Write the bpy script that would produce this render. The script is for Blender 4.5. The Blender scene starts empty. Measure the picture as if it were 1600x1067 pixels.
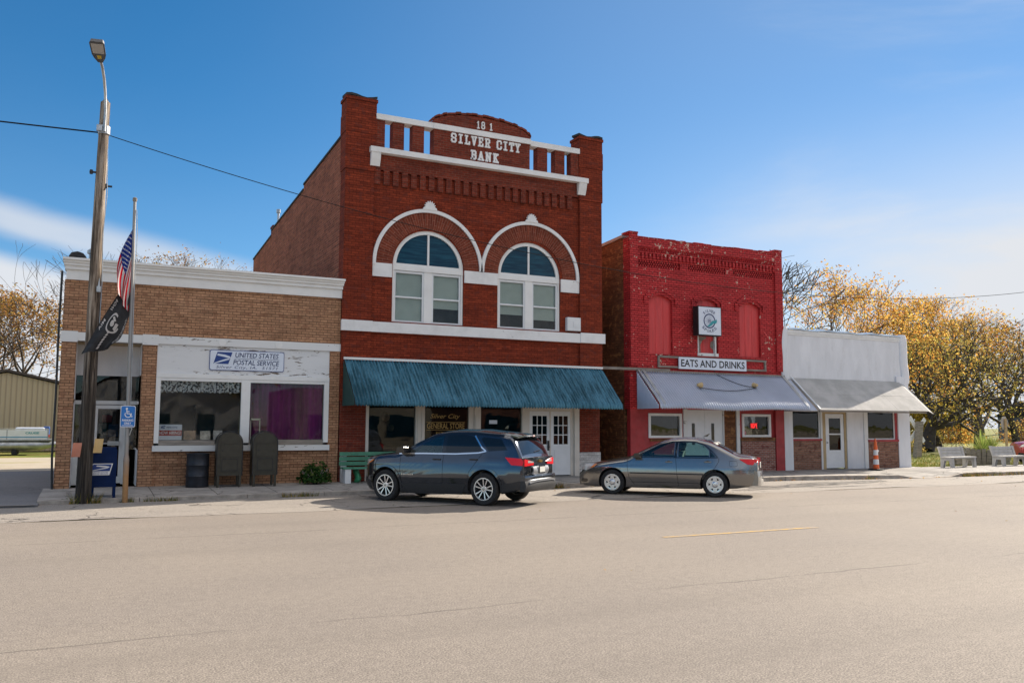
import bpy, bmesh, math, random
import numpy as np
from mathutils import Vector, Matrix
random.seed(7)
R = math.radians
S = bpy.context.scene
COL = S.collection
# ------------------------------------------------------------------ camera
CAM = bpy.data.cameras.new("camera"); cam = bpy.data.objects.new("camera", CAM); COL.objects.link(cam)
_th, _ro, _ya = R(5.578), R(-0.26), R(26.16)
_F = Vector((math.sin(_ya)*math.cos(_th), math.cos(_ya)*math.cos(_th), math.sin(_th)))
_r = Vector((math.cos(_ya), -math.sin(_ya), 0)); _u = _r.cross(_F)
_r2 = math.cos(_ro)*_r - math.sin(_ro)*_u; _u2 = math.sin(_ro)*_r + math.cos(_ro)*_u
cam.matrix_world = Matrix(((_r2.x, _u2.x, -_F.x, 0), (_r2.y, _u2.y, -_F.y, 0), (_r2.z, _u2.z, -_F.z, 1.83), (0, 0, 0, 1)))
CAM.lens = 30.0; CAM.sensor_width = 36; CAM.clip_start = .05; CAM.clip_end = 4000
S.camera = cam
# ------------------------------------------------------------------ world, sun, exposure
SUN_EL, SUN_AZ = 32.0, 15.0            # azimuth measured from +X towards +Y
SKY_STRENGTH, SUN_STRENGTH, EXPOSURE = 0.095, 4.7, 0.92
W = bpy.data.worlds.new("World"); S.world = W; W.use_nodes = True
wn = W.node_tree.nodes; wl = W.node_tree.links; wn.clear()
def wnode(t, **k):
    n = wn.new(t)
    for a, b in k.items(): setattr(n, a, b)
    return n
sky = wnode('ShaderNodeTexSky', sky_type='NISHITA', sun_disc=False)
sky.sun_elevation = R(SUN_EL); sky.sun_rotation = R(90-SUN_AZ)
sky.altitude = 1500; sky.air_density = 1.0; sky.dust_density = 0.0; sky.ozone_density = 4.0
tc = wnode('ShaderNodeTexCoord'); sp = wnode('ShaderNodeSeparateXYZ'); wl.new(tc.outputs['Generated'], sp.inputs[0])
def wmath(op, a, b=None, clamp=False):
    n = wnode('ShaderNodeMath', operation=op, use_clamp=clamp)
    for i, v in enumerate((a, b)):
        if v is None: continue
        if isinstance(v, (int, float)): n.inputs[i].default_value = v
        else: wl.new(v, n.inputs[i])
    return n.outputs[0]
def wband(v, a, b, c, d):              # trapezoid
    up = wnode('ShaderNodeMapRange', interpolation_type='SMOOTHSTEP'); wl.new(v, up.inputs[0]); up.inputs[1].default_value = a; up.inputs[2].default_value = b
    dn = wnode('ShaderNodeMapRange', interpolation_type='SMOOTHSTEP'); wl.new(v, dn.inputs[0]); dn.inputs[1].default_value = c; dn.inputs[2].default_value = d
    dn.inputs[3].default_value = 1; dn.inputs[4].default_value = 0
    return wmath('MULTIPLY', up.outputs[0], dn.outputs[0])
az = wmath('ARCTAN2', sp.outputs[0], sp.outputs[1]); el = wmath('ARCSINE', sp.outputs[2])
cv = wnode('ShaderNodeCombineXYZ'); wl.new(az, cv.inputs[0]); wl.new(el, cv.inputs[1])
def wnoise(scale, sx, sy, detail=6, rough=.55, rot=0, dist=0.0):
    mp = wnode('ShaderNodeMapping'); wl.new(cv.outputs[0], mp.inputs[0]); mp.inputs['Scale'].default_value = (sx, sy, 1); mp.inputs['Rotation'].default_value = (0, 0, rot)
    n = wnode('ShaderNodeTexNoise'); wl.new(mp.outputs[0], n.inputs['Vector']); n.inputs['Scale'].default_value = scale; n.inputs['Detail'].default_value = detail; n.inputs['Roughness'].default_value = rough; n.inputs['Distortion'].default_value = dist
    return n.outputs[0]
# tilted elevation: the cloud streak falls towards the right
el2 = wmath('ADD', el, wmath('MULTIPLY', az, 0.19))
n1 = wnoise(2.2, 1.0, 4.0, 7, .55, .1, .4)
el3 = wmath('ADD', el2, wmath('MULTIPLY', wmath('SUBTRACT', n1, .5), .045))
streak = wmath('MULTIPLY', wband(el3, .163, .186, .194, .220), wband(az, -1.2, -.5, .10, .30))
low = wmath('MULTIPLY', wband(el3, -.2, -.1, .138, .160), wband(az, -2.2, -1.2, .05, .30))
n2 = wnoise(1.3, 1.0, 3.2, 8, .6, -.18, .5)
cir = wnode('ShaderNodeMapRange', interpolation_type='SMOOTHSTEP'); wl.new(n2, cir.inputs[0]); cir.inputs[1].default_value = .42; cir.inputs[2].default_value = .78
right = wband(az, .45, 1.1, 2.4, 3.0)
cirr = wmath('MULTIPLY', wmath('MULTIPLY', cir.outputs[0], wband(el, .0, .1, .55, .75)), wmath('ADD', .02, wmath('MULTIPLY', right, .60)))
hz = wmath('MULTIPLY', wband(el, -.2, -.1, .08, .38), wmath('ADD', .07, wmath('MULTIPLY', right, .88)))
mask = wmath('ADD', wmath('MULTIPLY', streak, wmath('ADD', .25, wmath('MULTIPLY', n1, .75))), wmath('MULTIPLY', low, .9))
mask = wmath('ADD', mask, cirr); mask = wmath('ADD', mask, hz, True)
# thin veil to the right, unseen clouds added overhead and behind camera as fill
mask = wmath('ADD', mask, wmath('MULTIPLY', wmath('MULTIPLY', wband(az, .0, .9, 2.2, 2.9), wband(el, -.1, .0, .6, .9)), .20), True)
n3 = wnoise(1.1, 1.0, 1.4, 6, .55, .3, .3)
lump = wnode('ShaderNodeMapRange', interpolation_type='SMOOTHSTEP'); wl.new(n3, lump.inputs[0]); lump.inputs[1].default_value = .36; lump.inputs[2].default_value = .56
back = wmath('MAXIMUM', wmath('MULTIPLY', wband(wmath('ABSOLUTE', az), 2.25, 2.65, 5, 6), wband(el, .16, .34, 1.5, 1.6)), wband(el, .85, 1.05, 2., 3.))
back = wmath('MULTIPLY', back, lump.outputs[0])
mx = wnode('ShaderNodeMix', data_type='RGBA'); wl.new(mask, mx.inputs[0])
hs = wnode('ShaderNodeHueSaturation'); hs.inputs['Saturation'].default_value = 1.25; hs.inputs['Value'].default_value = .78; hs.inputs['Hue'].default_value = .493
wl.new(sky.outputs[0], hs.inputs['Color']); wl.new(hs.outputs[0], mx.inputs[6]); mx.inputs[7].default_value = (4.3, 4.45, 4.7, 1)
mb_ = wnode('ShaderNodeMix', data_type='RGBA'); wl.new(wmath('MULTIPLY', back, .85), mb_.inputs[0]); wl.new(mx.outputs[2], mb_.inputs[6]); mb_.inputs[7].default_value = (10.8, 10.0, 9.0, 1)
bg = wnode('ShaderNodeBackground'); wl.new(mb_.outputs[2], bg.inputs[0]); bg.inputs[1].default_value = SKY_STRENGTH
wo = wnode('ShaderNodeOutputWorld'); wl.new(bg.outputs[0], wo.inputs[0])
SL = bpy.data.lights.new("sun", 'SUN'); so = bpy.data.objects.new("sun", SL); COL.objects.link(so)
SL.energy = SUN_STRENGTH; SL.angle = R(.53); SL.color = (1, .90, .76)
_sd = Vector((math.cos(R(SUN_AZ))*math.cos(R(SUN_EL)), math.sin(R(SUN_AZ))*math.cos(R(SUN_EL)), math.sin(R(SUN_EL))))
so.location = _sd*80; so.rotation_euler = _sd.to_track_quat('Z', 'Y').to_euler()
S.view_settings.view_transform = 'Standard'; S.view_settings.look = 'None'; S.view_settings.gamma = 1; S.view_settings.exposure = EXPOSURE
S.view_settings.use_curve_mapping = False

# ------------------------------------------------------------------ materials
class NT:
    def __init__(s, name):
        s.m = bpy.data.materials.new(name); s.m.use_nodes = True; s.t = s.m.node_tree; s.t.nodes.clear()
        s.out = s.n('ShaderNodeOutputMaterial')
    def n(s, t, **k):
        x = s.t.nodes.new(t)
        for a, b in k.items(): setattr(x, a, b)
        return x
    def put(s, sock, v):
        if v is None: return
        if isinstance(v, bpy.types.NodeSocket): s.t.links.new(v, sock)
        elif isinstance(v, (tuple, list)) and len(v) == 3 and sock.type == 'RGBA': sock.default_value = (*v, 1)
        else: sock.default_value = v
    def math(s, op, a, b=None, clamp=False):
        x = s.n('ShaderNodeMath', operation=op, use_clamp=clamp); s.put(x.inputs[0], a); s.put(x.inputs[1], b); return x.outputs[0]
    def coord(s, kind='Object', scale=(1, 1, 1), rot=(0, 0, 0)):
        if kind == 'World': o = s.n('ShaderNodeNewGeometry').outputs['Position']
        else: o = s.n('ShaderNodeTexCoord').outputs[kind]
        if scale == (1, 1, 1) and rot == (0, 0, 0): return o
        mp = s.n('ShaderNodeMapping'); s.put(mp.inputs[0], o); mp.inputs['Scale'].default_value = scale; mp.inputs['Rotation'].default_value = rot
        return mp.outputs[0]
    def noise(s, v, scale, detail=4, rough=.5, dist=0.):
        x = s.n('ShaderNodeTexNoise'); s.put(x.inputs['Vector'], v); x.inputs['Scale'].default_value = scale; x.inputs['Detail'].default_value = detail
        x.inputs['Roughness'].default_value = rough; x.inputs['Distortion'].default_value = dist; return x.outputs[0]
    def vor(s, v, scale, feature='F1', out='Distance'):
        x = s.n('ShaderNodeTexVoronoi', feature=feature); s.put(x.inputs['Vector'], v); x.inputs['Scale'].default_value = scale; return x.outputs[out]
    def ramp(s, f, a, b, lo=0., hi=1.):
        x = s.n('ShaderNodeMapRange', interpolation_type='SMOOTHSTEP'); s.put(x.inputs[0], f)
        x.inputs[1].default_value = a; x.inputs[2].default_value = b; x.inputs[3].default_value = lo; x.inputs[4].default_value = hi; return x.outputs[0]
    def mix(s, f, a, b, mode='MIX'):
        x = s.n('ShaderNodeMix', data_type='RGBA', blend_type=mode); s.put(x.inputs[0], f); s.put(x.inputs[6], a); s.put(x.inputs[7], b); return x.outputs[2]
    def grad(s, f, stops):
        x = s.n('ShaderNodeValToRGB'); s.put(x.inputs[0], f); e = x.color_ramp.elements
        while len(e) < len(stops): e.new(.5)
        for i, (p, c) in enumerate(stops): e[i].position = p; e[i].color = (*c, 1)
        return x.outputs[0]
    def bump(s, h, strength=.3, dist=.02, prev=None):
        x = s.n('ShaderNodeBump'); s.put(x.inputs['Height'], h); x.inputs['Strength'].default_value = strength; x.inputs['Distance'].default_value = dist
        if prev is not None: s.put(x.inputs['Normal'], prev)
        return x.outputs[0]
    def bsdf(s, col, rough=.6, metal=0., normal=None, coat=0., spec=.5, **k):
        b = s.n('ShaderNodeBsdfPrincipled'); s.put(b.inputs['Base Color'], col); s.put(b.inputs['Roughness'], rough); s.put(b.inputs['Metallic'], metal)
        b.inputs['Coat Weight'].default_value = coat; b.inputs['Coat Roughness'].default_value = .04; s.put(b.inputs['Specular IOR Level'], spec)
        if normal is not None: s.put(b.inputs['Normal'], normal)
        for a, v in k.items(): s.put(b.inputs[a.replace('_', ' ')], v)
        s.t.links.new(b.outputs[0], s.out.inputs[0]); return b
def mul(c, f): return tuple(min(1, x*f) for x in c)
def pmat(name, col, rough=.6, metal=0., var=.18, scale=3., bump=.0, bscale=40., coat=0., spec=.5, dirt=0., dcol=(.12, .09, .06), stretch=(1, 1, 1)):
    t = NT(name); v = t.coord('Object', stretch)
    c = t.mix(t.ramp(t.noise(v, scale, 6, .6), .3, .7), mul(col, 1-var), mul(col, 1+var))
    if dirt: c = t.mix(t.math('MULTIPLY', t.ramp(t.noise(v, scale*2.3, 8, .7), .55, .75), dirt), c, dcol)
    nm = t.bump(t.noise(v, bscale, 4), bump, .01) if bump else None
    r = t.ramp(t.noise(v, scale*1.7, 3), .3, .7, max(.02, rough*.8), min(1, rough*1.2))
    t.bsdf(c, r, metal, nm, coat, spec); return t.m
def wall_uv(t):
    g = t.n('ShaderNodeNewGeometry'); p = t.n('ShaderNodeSeparateXYZ'); t.put(p.inputs[0], g.outputs['Position'])
    nn = t.n('ShaderNodeSeparateXYZ'); t.put(nn.inputs[0], g.outputs['Normal'])
    f = t.math('GREATER_THAN', t.math('ABSOLUTE', nn.outputs[0]), .7)
    u = t.math('ADD', t.math('MULTIPLY', p.outputs[1], f), t.math('MULTIPLY', p.outputs[0], t.math('SUBTRACT', 1., f)))
    c = t.n('ShaderNodeCombineXYZ'); t.put(c.inputs[0], u); t.put(c.inputs[1], p.outputs[2]); return c.outputs[0], g.outputs['Position'], p.outputs[2]
def polar_uv(t, cx, cz, rr):
    g = t.n('ShaderNodeNewGeometry'); p = t.n('ShaderNodeSeparateXYZ'); t.put(p.inputs[0], g.outputs['Position'])
    dx = t.math('SUBTRACT', p.outputs[0], cx); dz = t.math('SUBTRACT', p.outputs[2], cz)
    a = t.math('ARCTAN2', dz, dx); r = t.math('SQRT', t.math('ADD', t.math('MULTIPLY', dx, dx), t.math('MULTIPLY', dz, dz)))
    c = t.n('ShaderNodeCombineXYZ'); t.put(c.inputs[0], r); t.put(c.inputs[1], t.math('MULTIPLY', a, rr)); return c.outputs[0], g.outputs['Position'], p.outputs[2]
def brick(name, c1, c2, mortar, bw=.215, bh=.072, ms=.009, rough=.85, stain=.25, scol=(.05, .03, .02), flake=0., fcol=(.6, .56, .5), fscale=7., uv=None, soft=.5, odd=None, bumpk=.6, wash=0., wcol=(.5, .4, .35)):
    t = NT(name); v, pos, z = (uv or wall_uv)(t)
    b = t.n('ShaderNodeTexBrick'); t.put(b.inputs['Vector'], v)
    t.put(b.inputs['Color1'], c1); t.put(b.inputs['Color2'], c2); t.put(b.inputs['Mortar'], mortar)
    b.inputs['Scale'].default_value = 1; b.inputs['Mortar Size'].default_value = ms; b.inputs['Mortar Smooth'].default_value = .15; b.inputs['Bias'].default_value = -.1
    b.inputs['Brick Width'].default_value = bw; b.inputs['Row Height'].default_value = bh; b.offset = .5
    c = b.outputs['Color']; fac = b.outputs['Fac']
    n1 = t.noise(pos, 1.1, 7, .62); c = t.mix(t.math('MULTIPLY', t.ramp(n1, .42, .72), stain), c, scol)
    n2 = t.noise(pos, 14, 4, .6); c = t.mix(t.ramp(n2, .25, .8), mul_node(t, c, .82), mul_node(t, c, 1.15))
    if odd is not None:
        n4 = t.noise(v, 5.2, 0); c = t.mix(t.math('MULTIPLY', t.math('GREATER_THAN', n4, .66), .6), c, odd)
    if wash:
        n5 = t.noise(pos, .7, 6, .65); c = t.mix(t.math('MULTIPLY', t.ramp(n5, .55, .8), wash), c, wcol)
    sv = t.n('ShaderNodeMapping'); t.put(sv.inputs[0], v); sv.inputs['Scale'].default_value = (.55, 7.0, 1)
    n6 = t.noise(sv.outputs[0], 1.5, 5, .65); c = t.mix(t.ramp(n6, .3, .7), mul_node(t, c, .74), mul_node(t, c, 1.24))
    nm = t.bump(t.math('SUBTRACT', 1., fac), bumpk, .012); nm = t.bump(t.noise(pos, 60, 3), .2, .006, nm)
    if flake:
        n3 = t.noise(pos, fscale, 8, .68, .3); big = t.noise(pos, .8, 3)
        n3 = t.math('ADD', n3, t.math('MULTIPLY', t.ramp(z, 7.2, 8.3), .035)); n3 = t.math('ADD', n3, t.math('MULTIPLY', fac, .03))
        fl = t.math('GREATER_THAN', t.math('ADD', n3, t.math('MULTIPLY', t.math('SUBTRACT', big, .5), .30)), flake); c = t.mix(fl, c, fcol)
    t.bsdf(c, rough, 0, nm, spec=.18); return t.m
def mul_node(t, c, f):
    return t.mix(1., c, (f, f, f), 'MULTIPLY')
def peel(name, paint, under, thr=.66, scale=5., stretch=(1, 1, 1), rough=.6, grime=.15, kind='World'):
    t = NT(name); v = t.coord(kind, stretch)
    n = t.noise(v, scale, 9, .7, .4); big = t.noise(v, scale*.17, 3)
    f = t.ramp(t.math('ADD', n, t.math('MULTIPLY', t.math('SUBTRACT', big, .5), .35)), thr, thr+.012)
    p = t.mix(t.math('MULTIPLY', t.ramp(t.noise(v, 2.2, 6, .65), .4, .75), grime), paint, mul(paint, .55))
    c = t.mix(f, p, t.mix(t.noise(v, 30, 2), mul(under, .6), mul(under, 1.3)))
    t.bsdf(c, rough, 0, t.bump(t.math('SUBTRACT', 1., f), .5, .004)); return t.m
def glass(name, tint=(.75, .8, .78), gloss=1., rough=.01, wav=.0):
    t = NT(name); fr = t.n('ShaderNodeFresnel'); fr.inputs[0].default_value = 1.5
    tr = t.n('ShaderNodeBsdfTransparent'); t.put(tr.inputs[0], tint); gl = t.n('ShaderNodeBsdfGlossy'); gl.inputs['Roughness'].default_value = rough
    if wav:
        nm = t.bump(t.noise(t.coord('Object'), 1.3, 2), wav, .02); t.put(gl.inputs['Normal'], nm)
    ms = t.n('ShaderNodeMixShader'); t.put(ms.inputs[0], t.math('MULTIPLY', fr.outputs[0], 1.7*gloss, True)); t.put(ms.inputs[1], tr.outputs[0]); t.put(ms.inputs[2], gl.outputs[0])
    t.t.links.new(ms.outputs[0], t.out.inputs[0]); return t.m
def plain(name, col, rough=.5, metal=0., coat=0., spec=.5):
    t = NT(name); t.bsdf(col, rough, metal, None, coat, spec); return t.m
def emit(name, col, st):
    t = NT(name); b = t.bsdf(col, .5); t.put(b.inputs['Emission Color'], col); b.inputs['Emission Strength'].default_value = st; return t.m
def leafmat(name, stops, rough=.6, trans=.35):
    t = NT(name); g = t.n('ShaderNodeNewGeometry'); c = t.grad(g.outputs['Random Per Island'], stops)
    n = t.noise(t.coord('Object'), .5, 2); c = t.mix(t.ramp(n, .3, .7), mul_node(t, c, .75), mul_node(t, c, 1.2))
    d = t.n('ShaderNodeBsdfDiffuse'); t.put(d.inputs[0], c); tl = t.n('ShaderNodeBsdfTranslucent'); t.put(tl.inputs[0], c)
    ms = t.n('ShaderNodeMixShader'); ms.inputs[0].default_value = trans; t.put(ms.inputs[1], d.outputs[0]); t.put(ms.inputs[2], tl.outputs[0])
    t.t.links.new(ms.outputs[0], t.out.inputs[0]); return t.m

# ------------------------------------------------------------------ mesh builder
class MB:
    def __init__(s): s.v = []; s.f = []; s.mi = []
    def add(s, vs, fs, mi=0):
        o = len(s.v); s.v += [tuple(p) for p in vs]; s.f += [tuple(i+o for i in f) for f in fs]; s.mi += [mi]*len(fs); return s
    def box(s, x0, x1, y0, y1, z0, z1, mi=0):
        return s.add([(x0, y0, z0), (x1, y0, z0), (x1, y1, z0), (x0, y1, z0), (x0, y0, z1), (x1, y0, z1), (x1, y1, z1), (x0, y1, z1)],
                     [(0, 3, 2, 1), (4, 5, 6, 7), (0, 1, 5, 4), (1, 2, 6, 5), (2, 3, 7, 6), (3, 0, 4, 7)], mi)
    def cbox(s, x0, x1, y0, y1, z0, z1, c=.02, mi=0):   # box with chamfered vertical and top edges
        b = bmesh.new(); bmesh.ops.create_cube(b, size=1)
        for v in b.verts: v.co = ((x0+x1)/2+v.co.x*(x1-x0), (y0+y1)/2+v.co.y*(y1-y0), (z0+z1)/2+v.co.z*(z1-z0))
        bmesh.ops.bevel(b, geom=b.edges[:], offset=c, segments=2, affect='EDGES', profile=.5)
        b.verts.index_update(); s.add([v.co[:] for v in b.verts], [[v.index for v in f.verts] for f in b.faces], mi); b.free(); return s
    def prism(s, poly, a, b, axis='y', mi=0):
        n = len(poly)
        def P(p, h):
            return (p[0], h, p[1]) if axis == 'y' else ((h, p[0], p[1]) if axis == 'x' else (p[0], p[1], h))
        vs = [P(p, a) for p in poly]+[P(p, b) for p in poly]
        fs = [tuple(range(n)), tuple(range(2*n-1, n-1, -1))]+[(i, i+n, (i+1) % n+n, (i+1) % n) for i in range(n)]
        return s.add(vs, fs, mi)
    def tube(s, pts, r, n=8, mi=0, closed=False):
        pts = [Vector(p) for p in pts]; k = len(pts); rs = r if isinstance(r, (list, tuple)) else [r]*k
        o = len(s.v); prev = None
        for i, p in enumerate(pts):
            d = (pts[min(i+1, k-1)]-pts[max(i-1, 0)])
            if closed: d = pts[(i+1) % k]-pts[i-1]
            d.normalize()
            if prev is None: a = d.orthogonal().normalized()
            else: a = (prev-d*prev.dot(d)); a = a.normalized() if a.length > 1e-6 else d.orthogonal().normalized()
            prev = a; b = d.cross(a)
            for j in range(n):
                t = 2*math.pi*j/n; s.v.append(tuple(p+(a*math.cos(t)+b*math.sin(t))*rs[i]))
        for i in range(k if closed else k-1):
            for j in range(n):
                i2 = (i+1) % k
                s.f.append((o+i*n+j, o+i*n+(j+1) % n, o+i2*n+(j+1) % n, o+i2*n+j)); s.mi.append(mi)
        if not closed:
            s.f.append(tuple(o+j for j in range(n-1, -1, -1))); s.mi.append(mi)
            s.f.append(tuple(o+(k-1)*n+j for j in range(n))); s.mi.append(mi)
        return s
    def lathe(s, prof, c=(0, 0, 0), axis='z', n=24, mi=0, a0=0, a1=2*math.pi, caps=True):
        o = len(s.v); k = len(prof); full = abs(a1-a0-2*math.pi) < 1e-6; m = n if full else n+1
        for r, h in prof:
            for j in range(m):
                t = a0+(a1-a0)*j/n; x, y = r*math.cos(t), r*math.sin(t)
                p = (x, y, h) if axis == 'z' else ((x, h, y) if axis == 'y' else (h, x, y))
                s.v.append((c[0]+p[0], c[1]+p[1], c[2]+p[2]))
        for i in range(k-1):
            for j in range(n):
                s.f.append((o+i*m+j, o+i*m+(j+1) % m, o+(i+1)*m+(j+1) % m, o+(i+1)*m+j)); s.mi.append(mi)
        for i, fl in ((0, True), (k-1, False)):
            if prof[i][0] > 1e-5 and full and caps:
                idx = [o+i*m+j for j in range(m)]; s.f.append(tuple(idx[::-1] if fl else idx)); s.mi.append(mi)
        return s
    def grid(s, fn, nu, nv, mi=0):
        o = len(s.v)
        for i in range(nu+1):
            for j in range(nv+1): s.v.append(tuple(fn(i/nu, j/nv)))
        for i in range(nu):
            for j in range(nv):
                a = o+i*(nv+1)+j; s.f.append((a, a+nv+1, a+nv+2, a+1)); s.mi.append(mi(i, j) if callable(mi) else mi)
        return s
    def slab(s, fn, nu, nv, off, mi=0):                # closed thick sheet: fn and fn shifted by vector off
        o = len(s.v); w = nv+1
        for k in (0, 1):
            for i in range(nu+1):
                for j in range(nv+1):
                    p = fn(i/nu, j/nv); s.v.append((p[0]+off[0]*k, p[1]+off[1]*k, p[2]+off[2]*k))
        N = (nu+1)*w
        def q(*f): s.f.append(f); s.mi.append(mi)
        for i in range(nu):
            for j in range(nv):
                a = o+i*w+j; q(a, a+w, a+w+1, a+1); q(a+N, a+N+1, a+N+w+1, a+N+w)
        for i in range(nu):
            a = o+i*w; q(a, a+N, a+N+w, a+w); a = o+i*w+nv; q(a, a+w, a+w+N, a+N)
        for j in range(nv):
            a = o+j; q(a, a+1, a+1+N, a+N); a = o+nu*w+j; q(a, a+N, a+N+1, a+1)
        return s
    def arc(s, cx, cz, r0, r1, a0, a1, y0, y1, n=32, mi=0):
        vs = []; fs = []
        for i in range(n+1):
            t = R(a0+(a1-a0)*i/n); c, q = math.cos(t), math.sin(t)
            vs += [(cx+r0*c, y0, cz+r0*q), (cx+r1*c, y0, cz+r1*q), (cx+r1*c, y1, cz+r1*q), (cx+r0*c, y1, cz+r0*q)]
        for i in range(n):
            a = i*4; b = a+4
            for j in range(4): fs.append((a+j, a+(j+1) % 4, b+(j+1) % 4, b+j))
        fs += [(3, 2, 1, 0), (n*4, n*4+1, n*4+2, n*4+3)]
        return s.add(vs, fs, mi)
    def pieces(s):
        n = len(s.v); up = list(range(n))
        def find(a):
            while up[a] != a: up[a] = up[up[a]]; a = up[a]
            return a
        for f in s.f:
            r0 = find(f[0])
            for k in f[1:]:
                r1 = find(k)
                if r1 != r0: up[r1] = r0
        roots = [find(i) for i in range(n)]; ids = {r: i for i, r in enumerate(dict.fromkeys(roots))}; k = len(ids)
        if k < 2 or k > 400: return None
        isl = np.array([ids[r] for r in roots]); P = np.array(s.v); lo = np.full((k, 3), 1e9); hi = -lo
        np.minimum.at(lo, isl, P); np.maximum.at(hi, isl, P); size = (hi-lo).max(axis=1)
        gap = np.maximum(0, np.maximum(lo[:, None]-hi[None], lo[None]-hi[:, None])); near = np.sqrt((gap**2).sum(axis=2)) <= np.maximum(.02, .48*np.maximum(size[:, None], size[None]))
        lab = list(range(k))
        ch = True
        while ch:
            ch = False
            for a in range(k):
                m = min(lab[b] for b in range(k) if near[a, b])
                if m < lab[a]: lab[a] = m; ch = True
        if len(set(lab)) < 2: return None
        out = []
        for L in sorted(set(lab)):
            mb = MB(); mp = {}
            for i in range(n):
                if lab[isl[i]] == L: mp[i] = len(mb.v); mb.v.append(s.v[i])
            for f, m_ in zip(s.f, s.mi):
                if f[0] in mp: mb.f.append(tuple(mp[i] for i in f)); mb.mi.append(m_)
            out.append(mb)
        return out
    def build(s, name, mats, parent=None, local=False, smooth=None):
        if parent is not None and name not in ('cut', 'crown', 'foliage', 'trunk', 'stem', 'stars', 'emblem', 'lettering', 'bank_lettering', 'date_lettering', 'window_lettering', 'side_badge', 'rear_badge', 'symbol', 'interior', 'cornice_brickwork', 'staves', 'rim'):
            ps = s.pieces()
            if ps: return [mb.build1(name, mats, parent, local, smooth) for mb in ps][0]
        return s.build1(name, mats, parent, local, smooth)
    def build1(s, name, mats, parent=None, local=False, smooth=None):
        me = bpy.data.meshes.new(name); o = bpy.data.objects.new(name, me); COL.objects.link(o)
        vs = s.v
        if parent is not None:
            o.parent = parent
            if not local:
                off = Vector((0, 0, 0)); q = parent
                while q: off += q.location; q = q.parent
                vs = [(v[0]-off.x, v[1]-off.y, v[2]-off.z) for v in vs]
        me.from_pydata(vs, [], s.f)
        for m in (mats if isinstance(mats, (list, tuple)) else [mats]): me.materials.append(m)
        if any(s.mi): me.polygons.foreach_set('material_index', s.mi)
        bm = bmesh.new(); bm.from_mesh(me); bmesh.ops.recalc_face_normals(bm, faces=bm.faces[:]); bm.to_mesh(me); bm.free()
        if smooth is not None: smooth_angle(me, smooth)
        me.update(); return o
def smooth_angle(me, deg):
    bm = bmesh.new(); bm.from_mesh(me)
    for f in bm.faces: f.smooth = True
    for e in bm.edges: e.smooth = not (len(e.link_faces) != 2 or e.calc_face_angle(0) > R(deg))
    bm.to_mesh(me); bm.free()
def tag(o, label=None, cat=None, group=None, kind=None):
    if label: o['label'] = label
    if cat: o['category'] = cat
    if group: o['group'] = group
    if kind: o['kind'] = kind
    return o
def thing(name, label, cat, loc=(0, 0, 0), rz=0, group=None):
    o = bpy.data.objects.new(name, None); COL.objects.link(o); o.location = loc; o.rotation_euler = (0, 0, rz); o.empty_display_size = .3
    return tag(o, label, cat, group)
def copy_tree(o, parent=None):
    c = o.copy(); COL.objects.link(c)
    if parent is not None: c.parent = parent
    for ch in list(o.children): copy_tree(ch, c)
    return c
def boolean(obj, cutters):
    for c in cutters:
        m = obj.modifiers.new('b', 'BOOLEAN'); m.operation = 'DIFFERENCE'; m.solver = 'EXACT'; m.object = c
    dg = bpy.context.evaluated_depsgraph_get(); me = bpy.data.meshes.new_from_object(obj.evaluated_get(dg))
    obj.modifiers.clear(); old = obj.data; me.name = old.name; obj.data = me
    for c in cutters: bpy.data.objects.remove(c)
    return obj
_tc = {}
def textmesh(txt, bold=0., shear=0., spacing=1.):
    k = (txt, bold, shear, spacing)
    if k not in _tc:
        cu = bpy.data.curves.new('t', 'FONT'); cu.body = txt; cu.size = 1; cu.offset = bold; cu.shear = shear; cu.space_character = spacing; cu.resolution_u = 3
        o = bpy.data.objects.new('t', cu); COL.objects.link(o); dg = bpy.context.evaluated_depsgraph_get(); dg.update()
        me = bpy.data.meshes.new_from_object(o.evaluated_get(dg)); vs = [v.co[:] for v in me.vertices]; fs = [tuple(p.vertices) for p in me.polygons]
        bpy.data.objects.remove(o); bpy.data.meshes.remove(me)
        xs = [v[0] for v in vs]; ys = [v[1] for v in vs]
        x0, x1, y0, y1 = min(xs), max(xs), min(ys), max(ys)
        _tc[k] = ([((v[0]-x0)/(x1-x0), (v[1]-y0)/(y1-y0)) for v in vs], fs)
    return _tc[k]
def put_text(mb, txt, fn, bold=0., shear=0., spacing=1., mi=0):
    """fn maps unit-box (u,v) of the text to a 3-D point"""
    vs, fs = textmesh(txt, bold, shear, spacing); mb.add([fn(*v) for v in vs], fs, mi)
def wall_text(mb, txt, x0, x1, z0, z1, y, **k):
    put_text(mb, txt, lambda u, v: (x0+(x1-x0)*u, y, z0+(z1-z0)*v), **k)
# ------------------------------------------------------------------ shared materials
M = {}
M['tan_brick'] = brick('tan_brick', (.49, .27, .155), (.40, .21, .118), (.15, .085, .05), .215, .075, .008, stain=.3, scol=(.16, .09, .06), odd=(.25, .12, .07), wash=.25, wcol=(.5, .32, .22))
M['red_brick'] = brick('red_brick', (.27, .044, .018), (.175, .027, .012), (.085, .016, .008), .215, .072, .007, stain=.35, scol=(.09, .02, .012), odd=(.13, .03, .02), bumpk=.35)
M['red_brick_worn'] = brick('red_brick_worn', (.23, .038, .02), (.155, .027, .015), (.19, .08, .055), .215, .072, .009, stain=.3, scol=(.08, .02, .014), odd=(.11, .03, .022), wash=.3, wcol=(.36, .17, .13))
M['side_brick'] = brick('side_brick', (.40, .105, .052), (.22, .05, .028), (.34, .19, .13), .205, .078, .011, stain=.45, scol=(.09, .03, .02), odd=(.34, .12, .065), wash=.25, wcol=(.36, .18, .11), flake=.80, fcol=(.55, .48, .42), fscale=5)
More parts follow.
